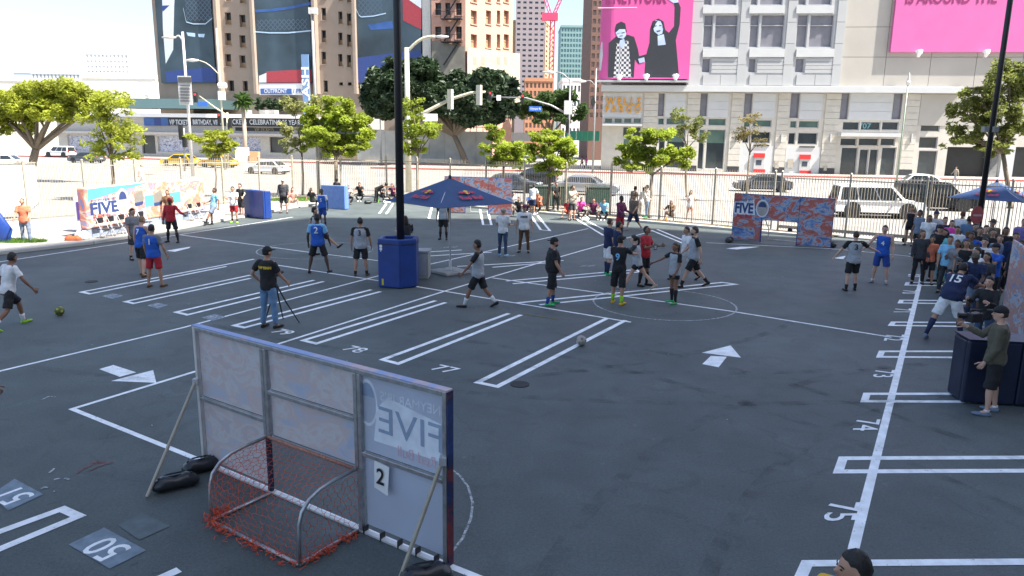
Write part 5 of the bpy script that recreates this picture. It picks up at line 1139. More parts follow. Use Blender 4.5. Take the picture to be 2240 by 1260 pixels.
titleblock(t, F, 1606, 437, 1650, 471, 1668, 456, .38, .58, .8)
A, B = V((-3.9, 41.6, 0)), V((-.1, 40.6, 0)); FM = Fac(A, B); h = FM.uz(1050, 388)[1]; t, F = goalwall('red and blue printed goal wall half hidden behind the large parasol', A, B, h, m_front, [0, 1.2, 2.6, FM.L], (1.2,))
A, B = G(196, 527), G(452, 477); FL = Fac(A, B); h = FL.uz(200, 410)[1]; hh2 = FL.uz(448, 392)[1]
t = thing('banner_wall', FL.A, 'long sunlit printed banner wall behind the folding chairs at the left', 'banner'); um = FL.uz(372, 450)[0]
for (a, b_, zt2) in ((0, um-.03, h), (um+.03, FL.L, (h+hh2)/2)): MB().fbox(FL, a, b_, .45, zt2, -.35, 0).build('printed_panel', m_front2, t, bevel=.06); MB().fbox(FL, a+.02, b_-.02, .0, .44, -.33, -.02).build('base_panel', M('panel_grey_blue', (.24, .28, .36), .7), t)
titleblock(t, FL, 200, 436, 258, 470, 268, 440, .55, .62, 1.7)
poly(FL, [(190, 414), (330, 398), (260, 418), (192, 440)], .002, 'printed_band', M('print_sky_blue', (.10, .36, .65), .6), t, .004)
for x in (303, 345):
    poly(FL, [(x-10, 425), (x+6, 415), (x+12, 432), (x+10, 442), (x-8, 446)], .006, 'printed_figure', M('print_figure_grey', (.22, .20, .17), .6), t, .004); poly(FL, [(x-9, 444), (x+10, 440), (x+9, 447), (x-7, 451)], .012, 'printed_figure', mnv, t, .004)
for x in (318, 372): MB().fbox(FL, FL.uz(x, 450)[0], FL.uz(x, 450)[0]+.9, 1.0, 1.5, .002, .006).build('printed_band', MATS['print_sky_blue'], t)
# right wavy banner by the spectators
wb = thing('printed_banner', V((10.6, 15.2, 0)), 'tall curved printed banner at the right edge in front of the spectators', 'banner'); b = MB()
WB = [V((9.95, 12.7, 0)), V((10.3, 13.4, 0)), V((10.62, 14.2, 0)), V((11.0, 15.2, 0)), V((11.35, 16.2, 0)), V((11.55, 16.8, 0))]; hts = [.9, 1.1, 1.4, 1.75, 2.05, 2.1]
for (p, q, h0, h1) in zip(WB, WB[1:], hts, hts[1:]):
    b.hexa([p, q, q+V((.05, -.01, 0)), p+V((.05, -.01, 0)), p+V((0, 0, h0)), q+V((0, 0, h1)), q+V((.05, -.01, h1)), p+V((.05, -.01, h0))])
b.build('printed_sheet', printed('print_banner', ['#3a5a94', '#8aa0c4', '#c8ccd4', '#b8786a', '#c89080', '#5a7ab0', '#c8ccd4'], (.3, .8, .5), .8, .2, trans=.2), wb)
for p, h0 in zip(WB, hts): MB().cyl(p+V((.09, 0, 0)), p+V((.09, 0, h0-.06)), .02, n=6).build('support_pole', m_alu, wb)
# folding chairs along the left banner
def chair(p, rz, label):
    t = thing('folding_chair', p, label, 'chair', 'folding chairs along the left banner', rz=rz)
    MB().box((0, 0, .44), (.42, .40, .03)).build('seat', m_black, t, world=False, bevel=.01); MB().box((0, .20, .78), (.42, .025, .22)).build('backrest', m_black, t, world=False, bevel=.01)
    for s in (-1, 1):
        MB().loft([(s*.22, -.24, 0), (s*.22, .0, .44), (s*.22, .20, .90)], .013, 6).build('leg', m_lpole, t, world=False); MB().loft([(s*.20, .24, 0), (s*.20, -.12, .44)], .013, 6).build('leg', m_lpole, t, world=False)
    MB().loft([(-.22, -.2, .08), (.22, -.2, .08)], .01, 6).build('stretcher', m_lpole, t, world=False)
rzc = atan2(FL.d.y, FL.d.x)
cl_ = ['folding chair nearest the sandbags at the left banner', 'second folding chair from the left end of the banner', 'third folding chair from the left end of the banner', 'fourth folding chair from the left end of the banner', 'fifth folding chair beside the player in grey', 'left of two folding chairs right of the red referee', 'right of two folding chairs beside the leaning man']
for i, u in enumerate((.35, 1.0, 1.65, 2.3, 2.95, FL.L*.78, FL.L*.87)): q = FL.P(u, 0, .45); chair(q, rzc, cl_[i])
# left corner gear
q = G(14, 536); t = thing('inflatable_flag', q, 'blue inflatable blade leaning in at the left edge', 'banner')
MB().loft([q+V((-.9, .1, 0)), q+V((-.5, .1, .6)), q+V((-.85, .1, 1.4)), q+V((-1.1, .1, 2.0))], [(.9, .25), (.75, .22), (.5, .18), (.15, .08)], 14, side=(1, 0, 0)).build('blade', m_vinyl, t, True)
q = G(36, 482); t = thing('white_screen', q, 'blank white sheet hung on the fence at the far left', 'banner'); MB().box(q+V((-.9, .25, 1.5)), (3.3, .06, 2.35), R(25)).build('sheet', m_white, t); MB().box(q+V((-.9, .22, 2.72)), (3.4, .1, .06), R(25)).build('top_rail', m_fence, t)
q = G(183, 514); t = thing('drinks_bin', q, 'tall white and purple bin beside the left banner', 'bin'); MB().box(q+V((-.05, .3, .8)), (.55, .5, 1.5)).build('body', m_white, t, bevel=.03); MB().box(q+V((-.07, .045, 1.0)), (.28, .02, .75)).build('printed_band', M('purple_print', (.12, .06, .25), .5), t)
m_obag = M('orange_bag', (.5, .10, .03), .6); sandbag('orange kit bag on the ground left of the banner', G(162, 531), R(10), m_obag, .55, .16, 'bag'); sandbag('white plastic sack beside the orange kit bag', G(181, 529), R(70), m_white, .4, .22, 'bag')
# green bins behind the fence
for i, (x, l) in enumerate(((1228, 'dark green street bin behind the fence left of the standing guard'), (1308, 'dark green street bin behind the fence above the seated pair'), (1185, 'dark green street bin behind the fence above the man in white'))):
    q = base_at(x, 450, 47.2 if i else 47.6); t = thing('street_bin', q, l, 'bin', 'green bins on the pavement'); MB().box(q+V((0, 0, .6)), (1.6, .8, 1.1)).build('body', M('bin_green', (.02, .05, .035), .6), t, bevel=.05); MB().box(q+V((0, 0, 1.2)), (1.66, .86, .08)).build('lid', MATS['bin_green'], t, bevel=.03)
q = base_at(1000, 430, 53); t = thing('newspaper_box', base_at(575, 338, 112), 'pale boxy kiosk in front of the shops', 'kiosk'); q = base_at(530, 338, 112); MB().box(q+V((0, 0, 1.1)), (1.7, 1.2, 2.2)).build('body', m_white, t); MB().box(base_at(557, 338, 112)+V((0, 0, .8)), (1.3, 1, 1.6)).build('body', M('kiosk_orange', (.5, .28, .14), .6), t)

# ------------------------------------------------------------------ people
SKIN = {k: M('skin_'+k, c, .55, var=.06, scale=5) for k, c in dict(light=(.56, .33, .24), tan=(.42, .23, .15), brown=(.24, .12, .075), dark=(.085, .045, .032)).items()}
HAIRC = {k: M('hair_'+k, c, .6, var=.3, scale=30, bump=.4, bscale=60) for k, c in dict(black=(.012, .010, .009), brown=(.05, .028, .016), red=(.12, .03, .012), blond=(.26, .16, .07), grey=(.2, .19, .18)).items()}
CL = {}
def cloth(c):
    if c not in CL: CL[c] = M('cloth_'+c, CC[c], .85, var=.14, scale=9, bump=.9, bscale=11)
    return CL[c]
CC = dict(white=(.72, .72, .72), offwhite=(.55, .53, .50), black=(.014, .014, .016), charcoal=(.045, .045, .05), grey=(.19, .20, .22), bibgrey=(.36, .38, .41), lightgrey=(.46, .47, .49), red=(.42, .018, .03), orange=(.62, .16, .08), bibblue=(.018, .10, .46), skyblue=(.22, .50, .72),
          navy=(.012, .022, .07), blue=(.02, .06, .28), denim=(.12, .22, .36), darkdenim=(.04, .07, .13), brown=(.12, .065, .03), olive=(.095, .085, .058), pink=(.72, .06, .36), plum=(.13, .02, .07), aqua=(.16, .48, .50), green=(.03, .42, .14), lime=(.30, .62, .03), yellow=(.70, .40, .02), gold=(.62, .42, .03),
          camo=(.13, .10, .07), beige=(.42, .36, .28), salmon=(.60, .28, .22), purple=(.20, .14, .36), slate=(.16, .20, .27))
PEND = []
FOLDS = bpy.data.textures.new('folds', 'CLOUDS'); FOLDS.noise_scale = .11; FOLDS.noise_depth = 2
HR = random.Random(77)
def rx(p, a, o):   # rotate p about an x axis through o; positive a leans forward (+y)
    q = p-o; return V((q.x, q.y*cos(a)+q.z*sin(a), -q.y*sin(a)+q.z*cos(a)))+o
def remeshed(mb, name, mat, parent, vox, smooth=1):
    o = mb.build(name, mat, parent, world=False)
    m = o.modifiers.new('remesh', 'REMESH'); m.mode = 'VOXEL'; m.voxel_size = vox; m.use_smooth_shade = True
    if smooth: sm = o.modifiers.new('smooth', 'SMOOTH'); sm.factor = .5; sm.iterations = smooth
    if name != 'body':
        d = o.modifiers.new('folds', 'DISPLACE'); d.texture = FOLDS; d.strength = .034; d.mid_level = .5; d.texture_coords = 'LOCAL'
    PEND.append((o, None)); return o
LIMB = dict(stand=((4, 7, 12), (6, 7, 10), (2, 4, 2), (-2, 4, 2)))
def person(px, py, yaw, label, top=('tee', 'white'), bot=('shorts', 'black'), shoe='black', sock=None, skin='tan', hair=('short', 'black'), H=1.75, build=1.0, lean=0, la=(4, 8, 14), ra=(6, 8, 12), ll=(3, 4, 3), rl=(-3, 4, 3), head=(0, 0), bib=None, num=None, numc='white', sleeve=None, cap=None, sit=False, face=None, Yd=None, loc=None, knit=None, twist=0, z=0.0):
    p0 = V(loc) if loc else (base_at(px, py, Yd) if Yd else G(px, py)); dist = hypot(p0.x, p0.y)
    vox = .014 if dist < 16 else (.018 if dist < 27 else .026)
    cx = 1.25 if build > 1.1 else 1.0
    h = H; t = thing('person', p0, label, 'person', rz=R(yaw-90)); sk_m = SKIN[skin]
    pel = V((0, 0, .52*h)); ln = R(lean); tw = R(twist)
    T = lambda x, y, zz: rx(V((x*cos(tw)-y*sin(tw)*(1), x*sin(tw)+y*cos(tw), zz))*h, ln, pel)
    bw = build
    J = {}
    for s, k, A in ((-1, 'l', la), (1, 'r', ra)):
        sh = T(s*.108*(1+(bw-1)*.5), -.004, .815); a, ab, e = R(A[0])+ln*.0, R(A[1]), R(A[2]); fab = R(A[3]) if len(A) > 3 else ab*.35
        d1 = V((s*sin(ab), sin(a)*cos(ab), -cos(a)*cos(ab))); el = sh+d1*.175*h
        d2 = V((s*sin(fab), sin(a+e)*cos(fab), -cos(a+e)*cos(fab))); wr_ = el+d2*.150*h; J[k+'a'] = (sh, el, wr_, d2)
    for s, k, A in ((-1, 'l', ll), (1, 'r', rl)):
        hp_ = V((s*.052*h, 0, .515*h)); a, ab, kb = R(A[0]), R(A[1]), R(A[2]); fab = R(A[3]) if len(A) > 3 else ab*.6
        d1 = V((s*sin(ab), sin(a)*cos(ab), -cos(a)*cos(ab))); kn = hp_+d1*.235*h
        d2 = V((s*sin(fab), sin(a-kb)*cos(fab), -cos(a-kb)*cos(fab))); an = kn+d2*.238*h; J[k+'l'] = (hp_, kn, an, d2, a-kb)
    low = min(J['ll'][2].z, J['rl'][2].z)-.042*h
    if sit: low = min(low, .52*h-.075*h*bw)
    dz = V((0, 0, -low+z))
    if not sit and sit is not None: 
        c_ = (J['ll'][2]+J['rl'][2])/2; dz += V((-c_.x, -c_.y, 0)) if abs(lean) < 40 else V((-c_.x, -c_.y, 0))
    pel2 = pel
    TT = lambda x, y, zz: T(x, y, zz)+dz
    for k in J: J[k] = tuple([q+dz for q in J[k][:3]]+list(J[k][3:]))
    tor = [(.475, .088, .062), (.52, .098*bw, .070*bw), (.565, .094*bw*(1.06 if cx > 1 else 1), .066*bw*cx), (.615, .084*bw*cx, .060*bw*cx), (.68, .090*bw, .066*bw*cx), (.74, .098*bw, .070*bw), (.79, .104*bw, .062*bw), (.822, .080, .048), (.842, .045, .036)]
    def torso(mb, z0, z1, add, n=16, flare=0):
        pr = [q for q in tor if z0 <= q[0] <= z1]; pts = [TT(0, .004, q[0]) for q in pr]
        sd = (TT(.1, 0, .7)-TT(0, 0, .7)).normalized()
        rad = [(q[1]*h+add+flare*(z1-q[0]), q[2]*h+add+flare*(z1-q[0])) for q in pr]
        mb.loft(pts, rad, n, side=sd); return sd
    hc = TT(0, .018, .932); hy, hp2 = R(head[0]), R(head[1])
    hrot = Matrix.Rotation(hy, 3, 'Z') @ Matrix.Rotation(-hp2-ln*.35, 3, 'X')
    # body: one continuous skin
    mb = MB(); torso(mb, 0, 1, -.004)
    mb.loft([TT(0, -.004, .815), TT(0, .004, .86), hc+V((0, -.006*h, -.03*h))], [.038*h*sqrt(bw), .032*h, .033*h], 10)
    mb.sph(hc, (.0445*h, .056*h, .066*h), 14, 10, hrot, lambda q: 1-.16*max(0, -q.z)*(1 if q.y < .3 else .45))
    mb.sph(hc+hrot @ V((0, .026*h, -.036*h)), (.027*h, .027*h, .028*h), 10, 6, hrot)
    ex = MB(); mb.loft([hc+hrot @ V((0, .050*h, .012*h)), hc+hrot @ V((0, .0655*h, -.010*h)), hc+hrot @ V((0, .054*h, -.016*h))], [.006*h, .0095*h, .007*h], 6)
    for s in (-1, 1): mb.sph(hc+hrot @ V((s*.0455*h, -.004*h, -.004*h)), (.007*h, .014*h, .019*h), 6, 5, hrot)
    fb_ = sqrt(bw)
    for s, k in ((-1, 'l'), (1, 'r')):
        sh, el, wr_, d = J[k+'a']; mb.loft([sh+V((-s*.03*h, 0, .004*h)), sh, sh.lerp(el, .3), sh.lerp(el, .75), el, el.lerp(wr_, .25), el.lerp(wr_, .65), wr_], [.030*h*fb_, .031*h*fb_, .029*h*fb_, .0235*h*fb_, .0215*h, .0235*h*fb_, .0185*h, .0145*h], 10)
        wv = V((0, 1, 0))-d*d.y
        if wv.length < .3: wv = V((0, 0, 1))-d*d.z
        wv.normalize(); nv = d.cross(wv)*(-s); nv = nv if nv.dot(V((-s, 0, 0))) > -.2 else -nv
        pe = wr_+d*.052*h; mb.loft([wr_-d*.01*h, wr_+d*.02*h, pe], [(.014*h, .012*h), (.023*h, .011*h), (.023*h, .010*h)], 8, side=wv)
        for i in range(4):
            ln_ = (.040, .046, .043, .034)[i]*h; b0_ = pe-d*.012*h+wv*((1.5-i)*.0115*h); m1 = b0_+d*ln_*.62+nv*.004*h; m2 = m1+(d*.75+nv*.65)*ln_*.5; ex.loft([b0_, m1, m2], [.0060*h, .0056*h, .0044*h], 6)
        tb_ = wr_+d*.018*h+wv*.014*h; ex.loft([tb_, tb_+(d*.6+wv*.75)*.028*h, tb_+(d*1.0+wv*.75+nv*.25)*.047*h], [.0075*h, .0066*h, .005*h], 6)
        hp_, kn, an, dl, sa = J[k+'l']; mb.loft([hp_+V((0, 0, .02*h)), hp_-V((0, 0, .03*h)) if not sit else hp_.lerp(kn, .15), hp_.lerp(kn, .5), hp_.lerp(kn, .88), kn, kn.lerp(an, .28), kn.lerp(an, .6), kn.lerp(an, .9), an], [.046*h*fb_, .050*h*fb_, .042*h*fb_, .031*h*fb_, .030*h, .033*h*fb_, .025*h, .019*h, .020*h], 12)
        fp = sa*.75 if abs(sa) > .35 else 0; 
        if sit: fp = max(-.3, min(.5, sa*.5))
        fd = V((s*.18, cos(fp), sin(fp)*(1)))
        fd.normalize(); mb.loft([an, an+fd*.05*h-V((0, 0, .022*h))], [.02*h, .018*h], 8); J[k+'f'] = (an, fd)
    body = remeshed(mb, 'body', sk_m, t, vox); PEND[-1] = (body, ex)
    # shoes and socks
    for s, k in ((-1, 'l'), (1, 'r')):
        an, fd = J[k+'f']; up = V((0, 0, 1))-fd*fd.z; up.normalize(); o = an-up*.026*h
        mb = MB().loft([o-fd*.035*h, o-fd*.03*h, o+fd*.0*h, o+fd*.05*h, o+fd*.095*h, o+fd*.118*h], [(.012*h, .010*h), (.021*h, .020*h), (.0225*h, .027*h), (.025*h, .019*h), (.0245*h, .0135*h), (.012*h, .008*h)], 12, side=fd.cross(up))
        sh_ = mb.build('shoe', cloth(shoe), t, True, world=False)
        MB().loft([o-fd*.034*h-up*.0135*h, o+fd*.05*h-up*.0135*h, o+fd*.117*h-up*.009*h], [(.0215*h, .005*h), (.0265*h, .005*h), (.016*h, .004*h)], 10, side=fd.cross(up)).build('sole', m_white if shoe not in ('black', 'white') else m_rubber, sh_)
        if sock:
            c, top_ = sock if isinstance(sock, tuple) else (sock, .25); hp_, kn, an2, dl, sa = J[k+'l']; e = an2.lerp(kn, top_)
            MB().loft([an2-V((0, 0, .004*h)), an2.lerp(e, .3), an2.lerp(e, .7), e], [.0235*h, .0235*h, (.0235+.011*min(1, top_*1.5))*h, (.0245+.0125*min(1, top_*1.35))*h], 12).build('sock', cloth(c), t, True, world=False)
    # legwear
    kind, c = bot
    if kind:
        mb = MB(); torso(mb, 0, .565 if kind != 'dress' else .7, .010)
        fr = dict(shorts=.92, short=.45, pants=1, dress=.5, knee=1.04)[kind]
        for s, k in ((-1, 'l'), (1, 'r')):
            hp_, kn, an, dl, sa = J[k+'l']
            if kind == 'pants': mb.loft([hp_+V((0, 0, .02*h)), hp_.lerp(kn, .15), hp_.lerp(kn, .55), kn, kn.lerp(an, .4), kn.lerp(an, .97)], [.053*h*fb_, .056*h*fb_, .048*h*fb_, .039*h, .037*h, .033*h], 12)
            else:
                e = hp_.lerp(kn, min(fr, 1)) if fr <= 1 else kn.lerp(an, .12); mb.loft([hp_+V((0, 0, .02*h)), hp_.lerp(e, .2), hp_.lerp(e, .6), e], [.054*h*fb_, .058*h*fb_, .055*h*fb_, (.054 if fr > .6 else .058)*h*fb_], 12)
        remeshed(mb, dict(shorts='shorts', short='shorts', pants='trousers', dress='skirt', knee='shorts')[kind], cloth(c), t, max(.016, vox))
    # top
    kind, c = top
    mb = MB(); sd = torso(mb, .475 if kind != 'crop' else .6, .843 if kind != 'tank' else .83, .012 if kind != 'jacket' else .022, flare=.03)
    fr = dict(tee=.72, long=2, jacket=2, tank=0, crop=.3, sleeveless=0)[kind]
    if fr:
        for s, k in ((-1, 'l'), (1, 'r')):
            sh, el, wr_, d = J[k+'a']; g = .0065 if kind == 'jacket' else 0
            if fr > 1: mb.loft([sh+V((-s*.035*h, 0, .0)), sh, sh.lerp(el, .5), el, el.lerp(wr_, .6), el.lerp(wr_, .96)], [(.034+g)*h*fb_, (.038+g)*h*fb_, (.034+g)*h*fb_, (.031+g)*h, (.027+g)*h, (.023+g)*h], 10)
            else: mb.loft([sh+V((-s*.035*h, 0, .0)), sh, sh.lerp(el, fr*.6), sh.lerp(el, fr)], [.034*h*fb_, .037*h*fb_, .037*h*fb_, .038*h*fb_], 10)
    tp = remeshed(mb, 'jacket' if kind == 'jacket' else ('vest_top' if kind == 'tank' else 'shirt'), cloth(sleeve or c), t, max(.016, vox))
    if bib:
        mb = MB(); torso(mb, .475, .83, .024, flare=.035); remeshed(mb, 'bib', cloth(bib), t, max(.016, vox))
    if num:
        txt, side, col = num[0], num[1], num[2] if len(num) > 2 else 'white'; zz = num[3] if len(num) > 3 else .735; sz = num[4] if len(num) > 4 else .2
        vs, fs = text_mesh(txt, sz*h/1.75*1.1, .006); P = []
        sg = -1 if side == 'back' else 1
        for v in vs:
            xx = v.x*(1 if side == 'back' else -1)/h; z2 = zz+v.y/h; i = 0
            for i in range(len(tor)-1):
                if tor[i][0] <= z2 <= tor[i+1][0]: break
            f = (z2-tor[i][0])/(tor[i+1][0]-tor[i][0]); ad = (.034 if bib else (.022 if kind != 'jacket' else .032))
            rxx = (tor[i][1]+(tor[i+1][1]-tor[i][1])*f)*h+ad+.01; ryy = (tor[i][2]+(tor[i+1][2]-tor[i][2])*f)*h+ad+.004
            yy = ryy*sqrt(max(.05, 1-(xx*h/rxx)**2)); P.append(TT(xx, .004+sg*yy/h, z2))
        MB().add(P, fs).build('printed_number' if txt[0].isdigit() else 'shirt_print', cloth(col), t, world=False)
    # hair and hats
    hs, hcol = hair
    if hs:
        def hf(q): return HR.uniform(.965, 1.05) if (q.z > .28 or q.y < .12 and q.z > -.55) and not (q.y > .62 and q.z < .55) else .82*1.0
        mb = MB().sph(hc+hrot @ V((0, -.004*h, .005*h)), (.0485*h, .0600*h, .0695*h) if hs != 'buzz' else (.0462*h, .0575*h, .0672*h), 20, 14, hrot, hf)
        if hs == 'afro': mb.sph(hc+hrot @ V((0, -.02*h, .03*h)), (.066*h, .066*h, .062*h), 14, 9, hrot)
        if hs == 'curly': mb.sph(hc+hrot @ V((0, -.004*h, .045*h)), (.047*h, .052*h, .040*h), 12, 8, hrot)
        if hs in ('long', 'bun'):
            mb.loft([hc+hrot @ V((0, -.03*h, .02*h)), hc+hrot @ V((0, -.052*h, -.03*h)), hc+hrot @ V((0, -.060*h, -.09*h)), hc+hrot @ V((0, -.058*h, -.15*h)) if hs == 'long' else hc+hrot @ V((0, -.066*h, -.10*h))], [(.044*h, .03*h), (.050*h, .026*h), (.046*h, .02*h), (.022*h, .012*h)], 10, side=hrot @ V((1, 0, 0)))
        if hs == 'tail': mb.loft([hc+hrot @ V((0, -.05*h, .03*h)), hc+hrot @ V((0, -.085*h, .02*h)), hc+hrot @ V((0, -.09*h, -.05*h)), hc+hrot @ V((0, -.07*h, -.12*h))], [.014*h, .024*h, .022*h, .008*h], 8)
        if hs == 'beard': mb.sph(hc+hrot @ V((0, .028*h, -.046*h)), (.031*h, .030*h, .024*h), 10, 7, hrot)
        mb.build('hair', HAIRC[hcol], t, True, world=False)
    if cap:
        cc_, ck = cap if isinstance(cap, tuple) else (cap, 'front'); crot = hrot @ Matrix.Rotation(pi if ck == 'rear' else 0, 3, 'Z')
        mb = MB().sph(hc+hrot @ V((0, -.002*h, .018*h)), (.052*h, .063*h, .060*h), 18, 10, hrot, lambda q: 1 if q.z > -.05 else .75)
        if ck == 'brim': mb.loft([hc+hrot @ V((0, 0, .020*h)), hc+hrot @ V((0, 0, .026*h))], [(.095*h, .10*h), (.085*h, .09*h)], 18, side=hrot @ V((1, 0, 0)))
        elif ck != 'beanie': mb.prism([hc+crot @ V((x*h, y*h, .022*h)) for x, y in ((-.046, .035), (.046, .035), (.042, .085), (.022, .105), (-.022, .105), (-.042, .085))], crot @ V((0, 0, .006*h)))
        mb.build('cap', cloth(cc_), t, True, world=False)
    fw = hrot @ V((0, 1, 0)); wy = R(yaw-90); wyv = V((fw.x*sin(wy)+fw.y*cos(wy),)*3).x
    if (wyv < .35 if face is None else face) and dist < 45:
        for s in (-1, 1): 
            e = MB().sph(hc+hrot @ V((s*.0175*h, .0515*h, .004*h)), (.0060*h, .0035*h, .0035*h), 8, 5, hrot).build('eye', m_black, t, True, world=False)
            MB().loft([hc+hrot @ V((s*.008*h, .0555*h, .015*h)), hc+hrot @ V((s*.019*h, .0535*h, .018*h)), hc+hrot @ V((s*.029*h, .047*h, .014*h))], .0022*h, 5).build('eyebrow', HAIRC[hcol if hcol != 'grey' else 'brown'], t, True, world=False)
        MB().sph(hc+hrot @ V((0, .0545*h, -.032*h)), (.013*h, .004*h, .0035*h), 8, 5, hrot).build('mouth', M('lips', (.30, .11, .09), .5), t, True, world=False)
    t['_'] = 0; del t['_']
    return t, J, hc, TT
B3 = dict(top=('tee', 'black'), bib='bibgrey', bot=('shorts', 'black'))
BB = dict(bib='bibblue')
sit1 = dict(sit=True, lean=14, ll=(112, 14, 112), rl=(118, 18, 118), la=(48, 14, 55), ra=(45, 16, 60))
sit2 = dict(sit=True, lean=20, ll=(92, 28, 95, -30), rl=(92, 28, 95, -30), la=(40, 10, 60), ra=(36, 12, 65))
sit3 = dict(sit=True, lean=-8, ll=(84, 10, 4), rl=(100, 12, 70), la=(-28, 10, 5), ra=(40, 14, 60))
walk1 = dict(ll=(26, 3, 6), rl=(-20, 3, 22), la=(-22, 8, 16), ra=(24, 8, 22))
walk2 = dict(ll=(-20, 3, 22), rl=(26, 3, 6), la=(24, 8, 22), ra=(-22, 8, 16))
# --- players and officials on the lot
person(22, 716, 62, 'running man in white shirt and black shorts at the left edge chasing the green ball', ('tee', 'white'), ('shorts', 'black'), 'lime', ('white', .35), 'brown', ('short', 'black'), lean=12, ll=(38, 4, 28), rl=(-18, 8, 30), la=(-20, 24, 30), ra=(16, 26, 20), head=(10, 0))
person(-78, 1000, 50, 'person cut by the left edge with only a bare forearm showing', ('tee', 'black'), ('shorts', 'black'), 'black', None, 'brown', ra=(28, 34, 14, 30), la=(0, 10, 12))
person(297, 568, 330, 'man in plain grey T-shirt standing behind the two blue bibs', ('tee', 'grey'), ('shorts', 'charcoal'), 'black', ('black', .2), 'light', head=(15, 0), la=(6, 10, 20))
person(312, 604, 70, 'bare armed player in blue bib and black shorts seen from behind beside player 1', ('tank', 'bibblue'), ('shorts', 'black'), 'brown', None, 'light', ('buzz', 'blond'), lean=8, num=('7', 'back'), la=(-4, 14, 18), ra=(18, 14, 20), ll=(10, 6, 6), rl=(-8, 7, 6), H=1.82)
person(340, 628, 84, 'player number 1 in blue bib over grey sleeves and red shorts', ('tee', 'bibblue'), ('shorts', 'red'), 'brown', None, 'tan', ('short', 'black'), bib='bibblue', sleeve='grey', num=('1', 'back'), la=(4, 10, 16), ra=(8, 18, 14), rl=(5, 6, 5), ll=(-4, 6, 4), H=1.76)
person(379, 530, 268, 'referee in red long sleeved shirt and black knee socks pointing with one arm', ('long', 'red'), ('shorts', 'black'), 'black', ('black', .75), 'dark', ('short', 'black'), la=(14, 42, 50, 55), ra=(4, 14, 8), ll=(2, 11, 2), rl=(-2, 11, 2), cap=('red', 'beanie'))
person(372, 496, 285, 'long haired person in black standing right behind the red referee', ('tee', 'brown'), ('pants', 'black'), skin='tan', hair=('long', 'brown'), H=1.68)
person(458, 493, 225, 'man in pale blue T-shirt and grey shorts leaning back beside the banner wall', ('tee', 'skyblue'), ('shorts', 'slate'), 'black', ('black', .3), 'brown', lean=-10, ll=(38, 6, 8), rl=(10, 6, 12), la=(-10, 16, 20), ra=(20, 10, 50))
person(514, 487, 272, 'man in white T-shirt and red shorts left of the dark blue pad', ('tee', 'white'), ('shorts', 'red'), 'lime', ('black', .25), 'tan', la=(30, 8, 70), ra=(30, 8, 75))
person(530, 476, 250, 'man in black T-shirt resting his arm on the dark blue pad', ('tee', 'black'), ('shorts', 'black'), 'white', None, 'light', la=(40, 40, 20), ra=(10, 10, 40), ll=(8, 5, 10))
person(622, 466, 275, 'man in dark grey top, tan hat and black shorts standing in the sun', ('long', 'charcoal'), ('shorts', 'black'), 'black', None, 'tan', la=(10, 10, 30), ra=(8, 10, 24), cap=('beige', 'front'), H=1.86, ll=(2, 6, 2), rl=(-2, 6, 2), build=1.1)
person(707, 494, 262, 'blue bib player with white sleeves standing in front of the pale pad', ('tee', 'white'), ('shorts', 'blue'), 'black', ('black', .3), 'dark', ('buzz', 'black'), bib='bibblue', num=('5', 'front', 'white', .70), la=(4, 16, 10), ra=(4, 16, 8))
person(714, 558, 20, 'player in grey bib kicking out one leg beside blue number 2', **{**B3, 'ra': (20, 30, 30), 'la': (-30, 40, 20)}, skin='tan', hair=('curly', 'black'), lean=-12, rl=(52, 6, 6), ll=(-6, 4, 10), sock=None)
person(698, 597, 88, 'blue number 2 with pale blue sleeves and legs wide apart', ('tee', 'skyblue'), ('shorts', 'black'), 'black', None, 'dark', ('curly', 'black'), bib='bibblue', num=('2', 'back', 'white', .74, .24), ll=(-4, 15, 4), rl=(4, 17, 4), la=(-6, 16, 26), ra=(6, 16, 26), H=1.86, build=1.05)
person(790, 604, 92, 'player number 3 in grey bib seen from behind left of the padded pole', **B3, num=('3', 'back', 'charcoal', .745, .2), skin='tan', shoe='brown', sock=('black', .22), la=(4, 14, 10), ra=(8, 16, 10), ll=(-6, 6, 4), rl=(3, 6, 3), H=1.8)
person(590, 717, 66, 'cameraman in black T-shirt with yellow lettering, blue jeans and cap', ('tee', 'black'), ('pants', 'denim'), 'black', None, 'tan', ('short', 'black'), cap=('black', 'front'), num=('STAFF TEAM', 'back', 'gold', .755, .058), la=(-22, 26, 62, -14), ra=(26, 6, 20), H=1.83, ll=(-2, 5, 2), rl=(3, 4, 3), head=(-10, 0))
person(889, 585, 110, 'person in dark grey T-shirt with pinned hair right behind the padded pole', ('tee', 'charcoal'), ('pants', 'black'), skin='tan', hair=('bun', 'brown'), la=(30, 10, 70), ra=(30, 10, 70), H=1.7)
person(970, 524, 265, 'player in grey bib and black socks behind the parasol mast', **B3, skin='dark', sock=('black', .6), la=(4, 8, 10), ra=(6, 8, 12), H=1.8)
person(1099, 560, 70, 'man in white T-shirt, pale hat and blue jeans turned away near the parasol', ('tee', 'white'), ('pants', 'darkdenim'), 'skyblue', None, 'tan', ('short', 'grey'), cap=('beige', 'front'), la=(10, 12, 80), ra=(10, 10, 80), H=1.76)
person(1146, 552, 262, 'man in printed white T-shirt and brown trousers facing the camera', ('tee', 'white'), ('pants', 'brown'), 'black', None, 'tan', ('short', 'black'), cap=('plum', 'front'), num=('AMOR', 'front', 'charcoal', .755, .085), la=(4, 14, 10), ra=(4, 14, 8), ll=(0, 6, 2), rl=(0, 6, 2), H=1.8, build=1.08)
person(1050, 672, 168, 'striding player in grey bib with white socks left of the heavy man in black', **{**B3, **walk1, 'la': (30, 20, 10), 'ra': (-2, 8, 14)}, skin='brown', sock=('white', .42), hair=('curly', 'black'), shoe='black', H=1.78)
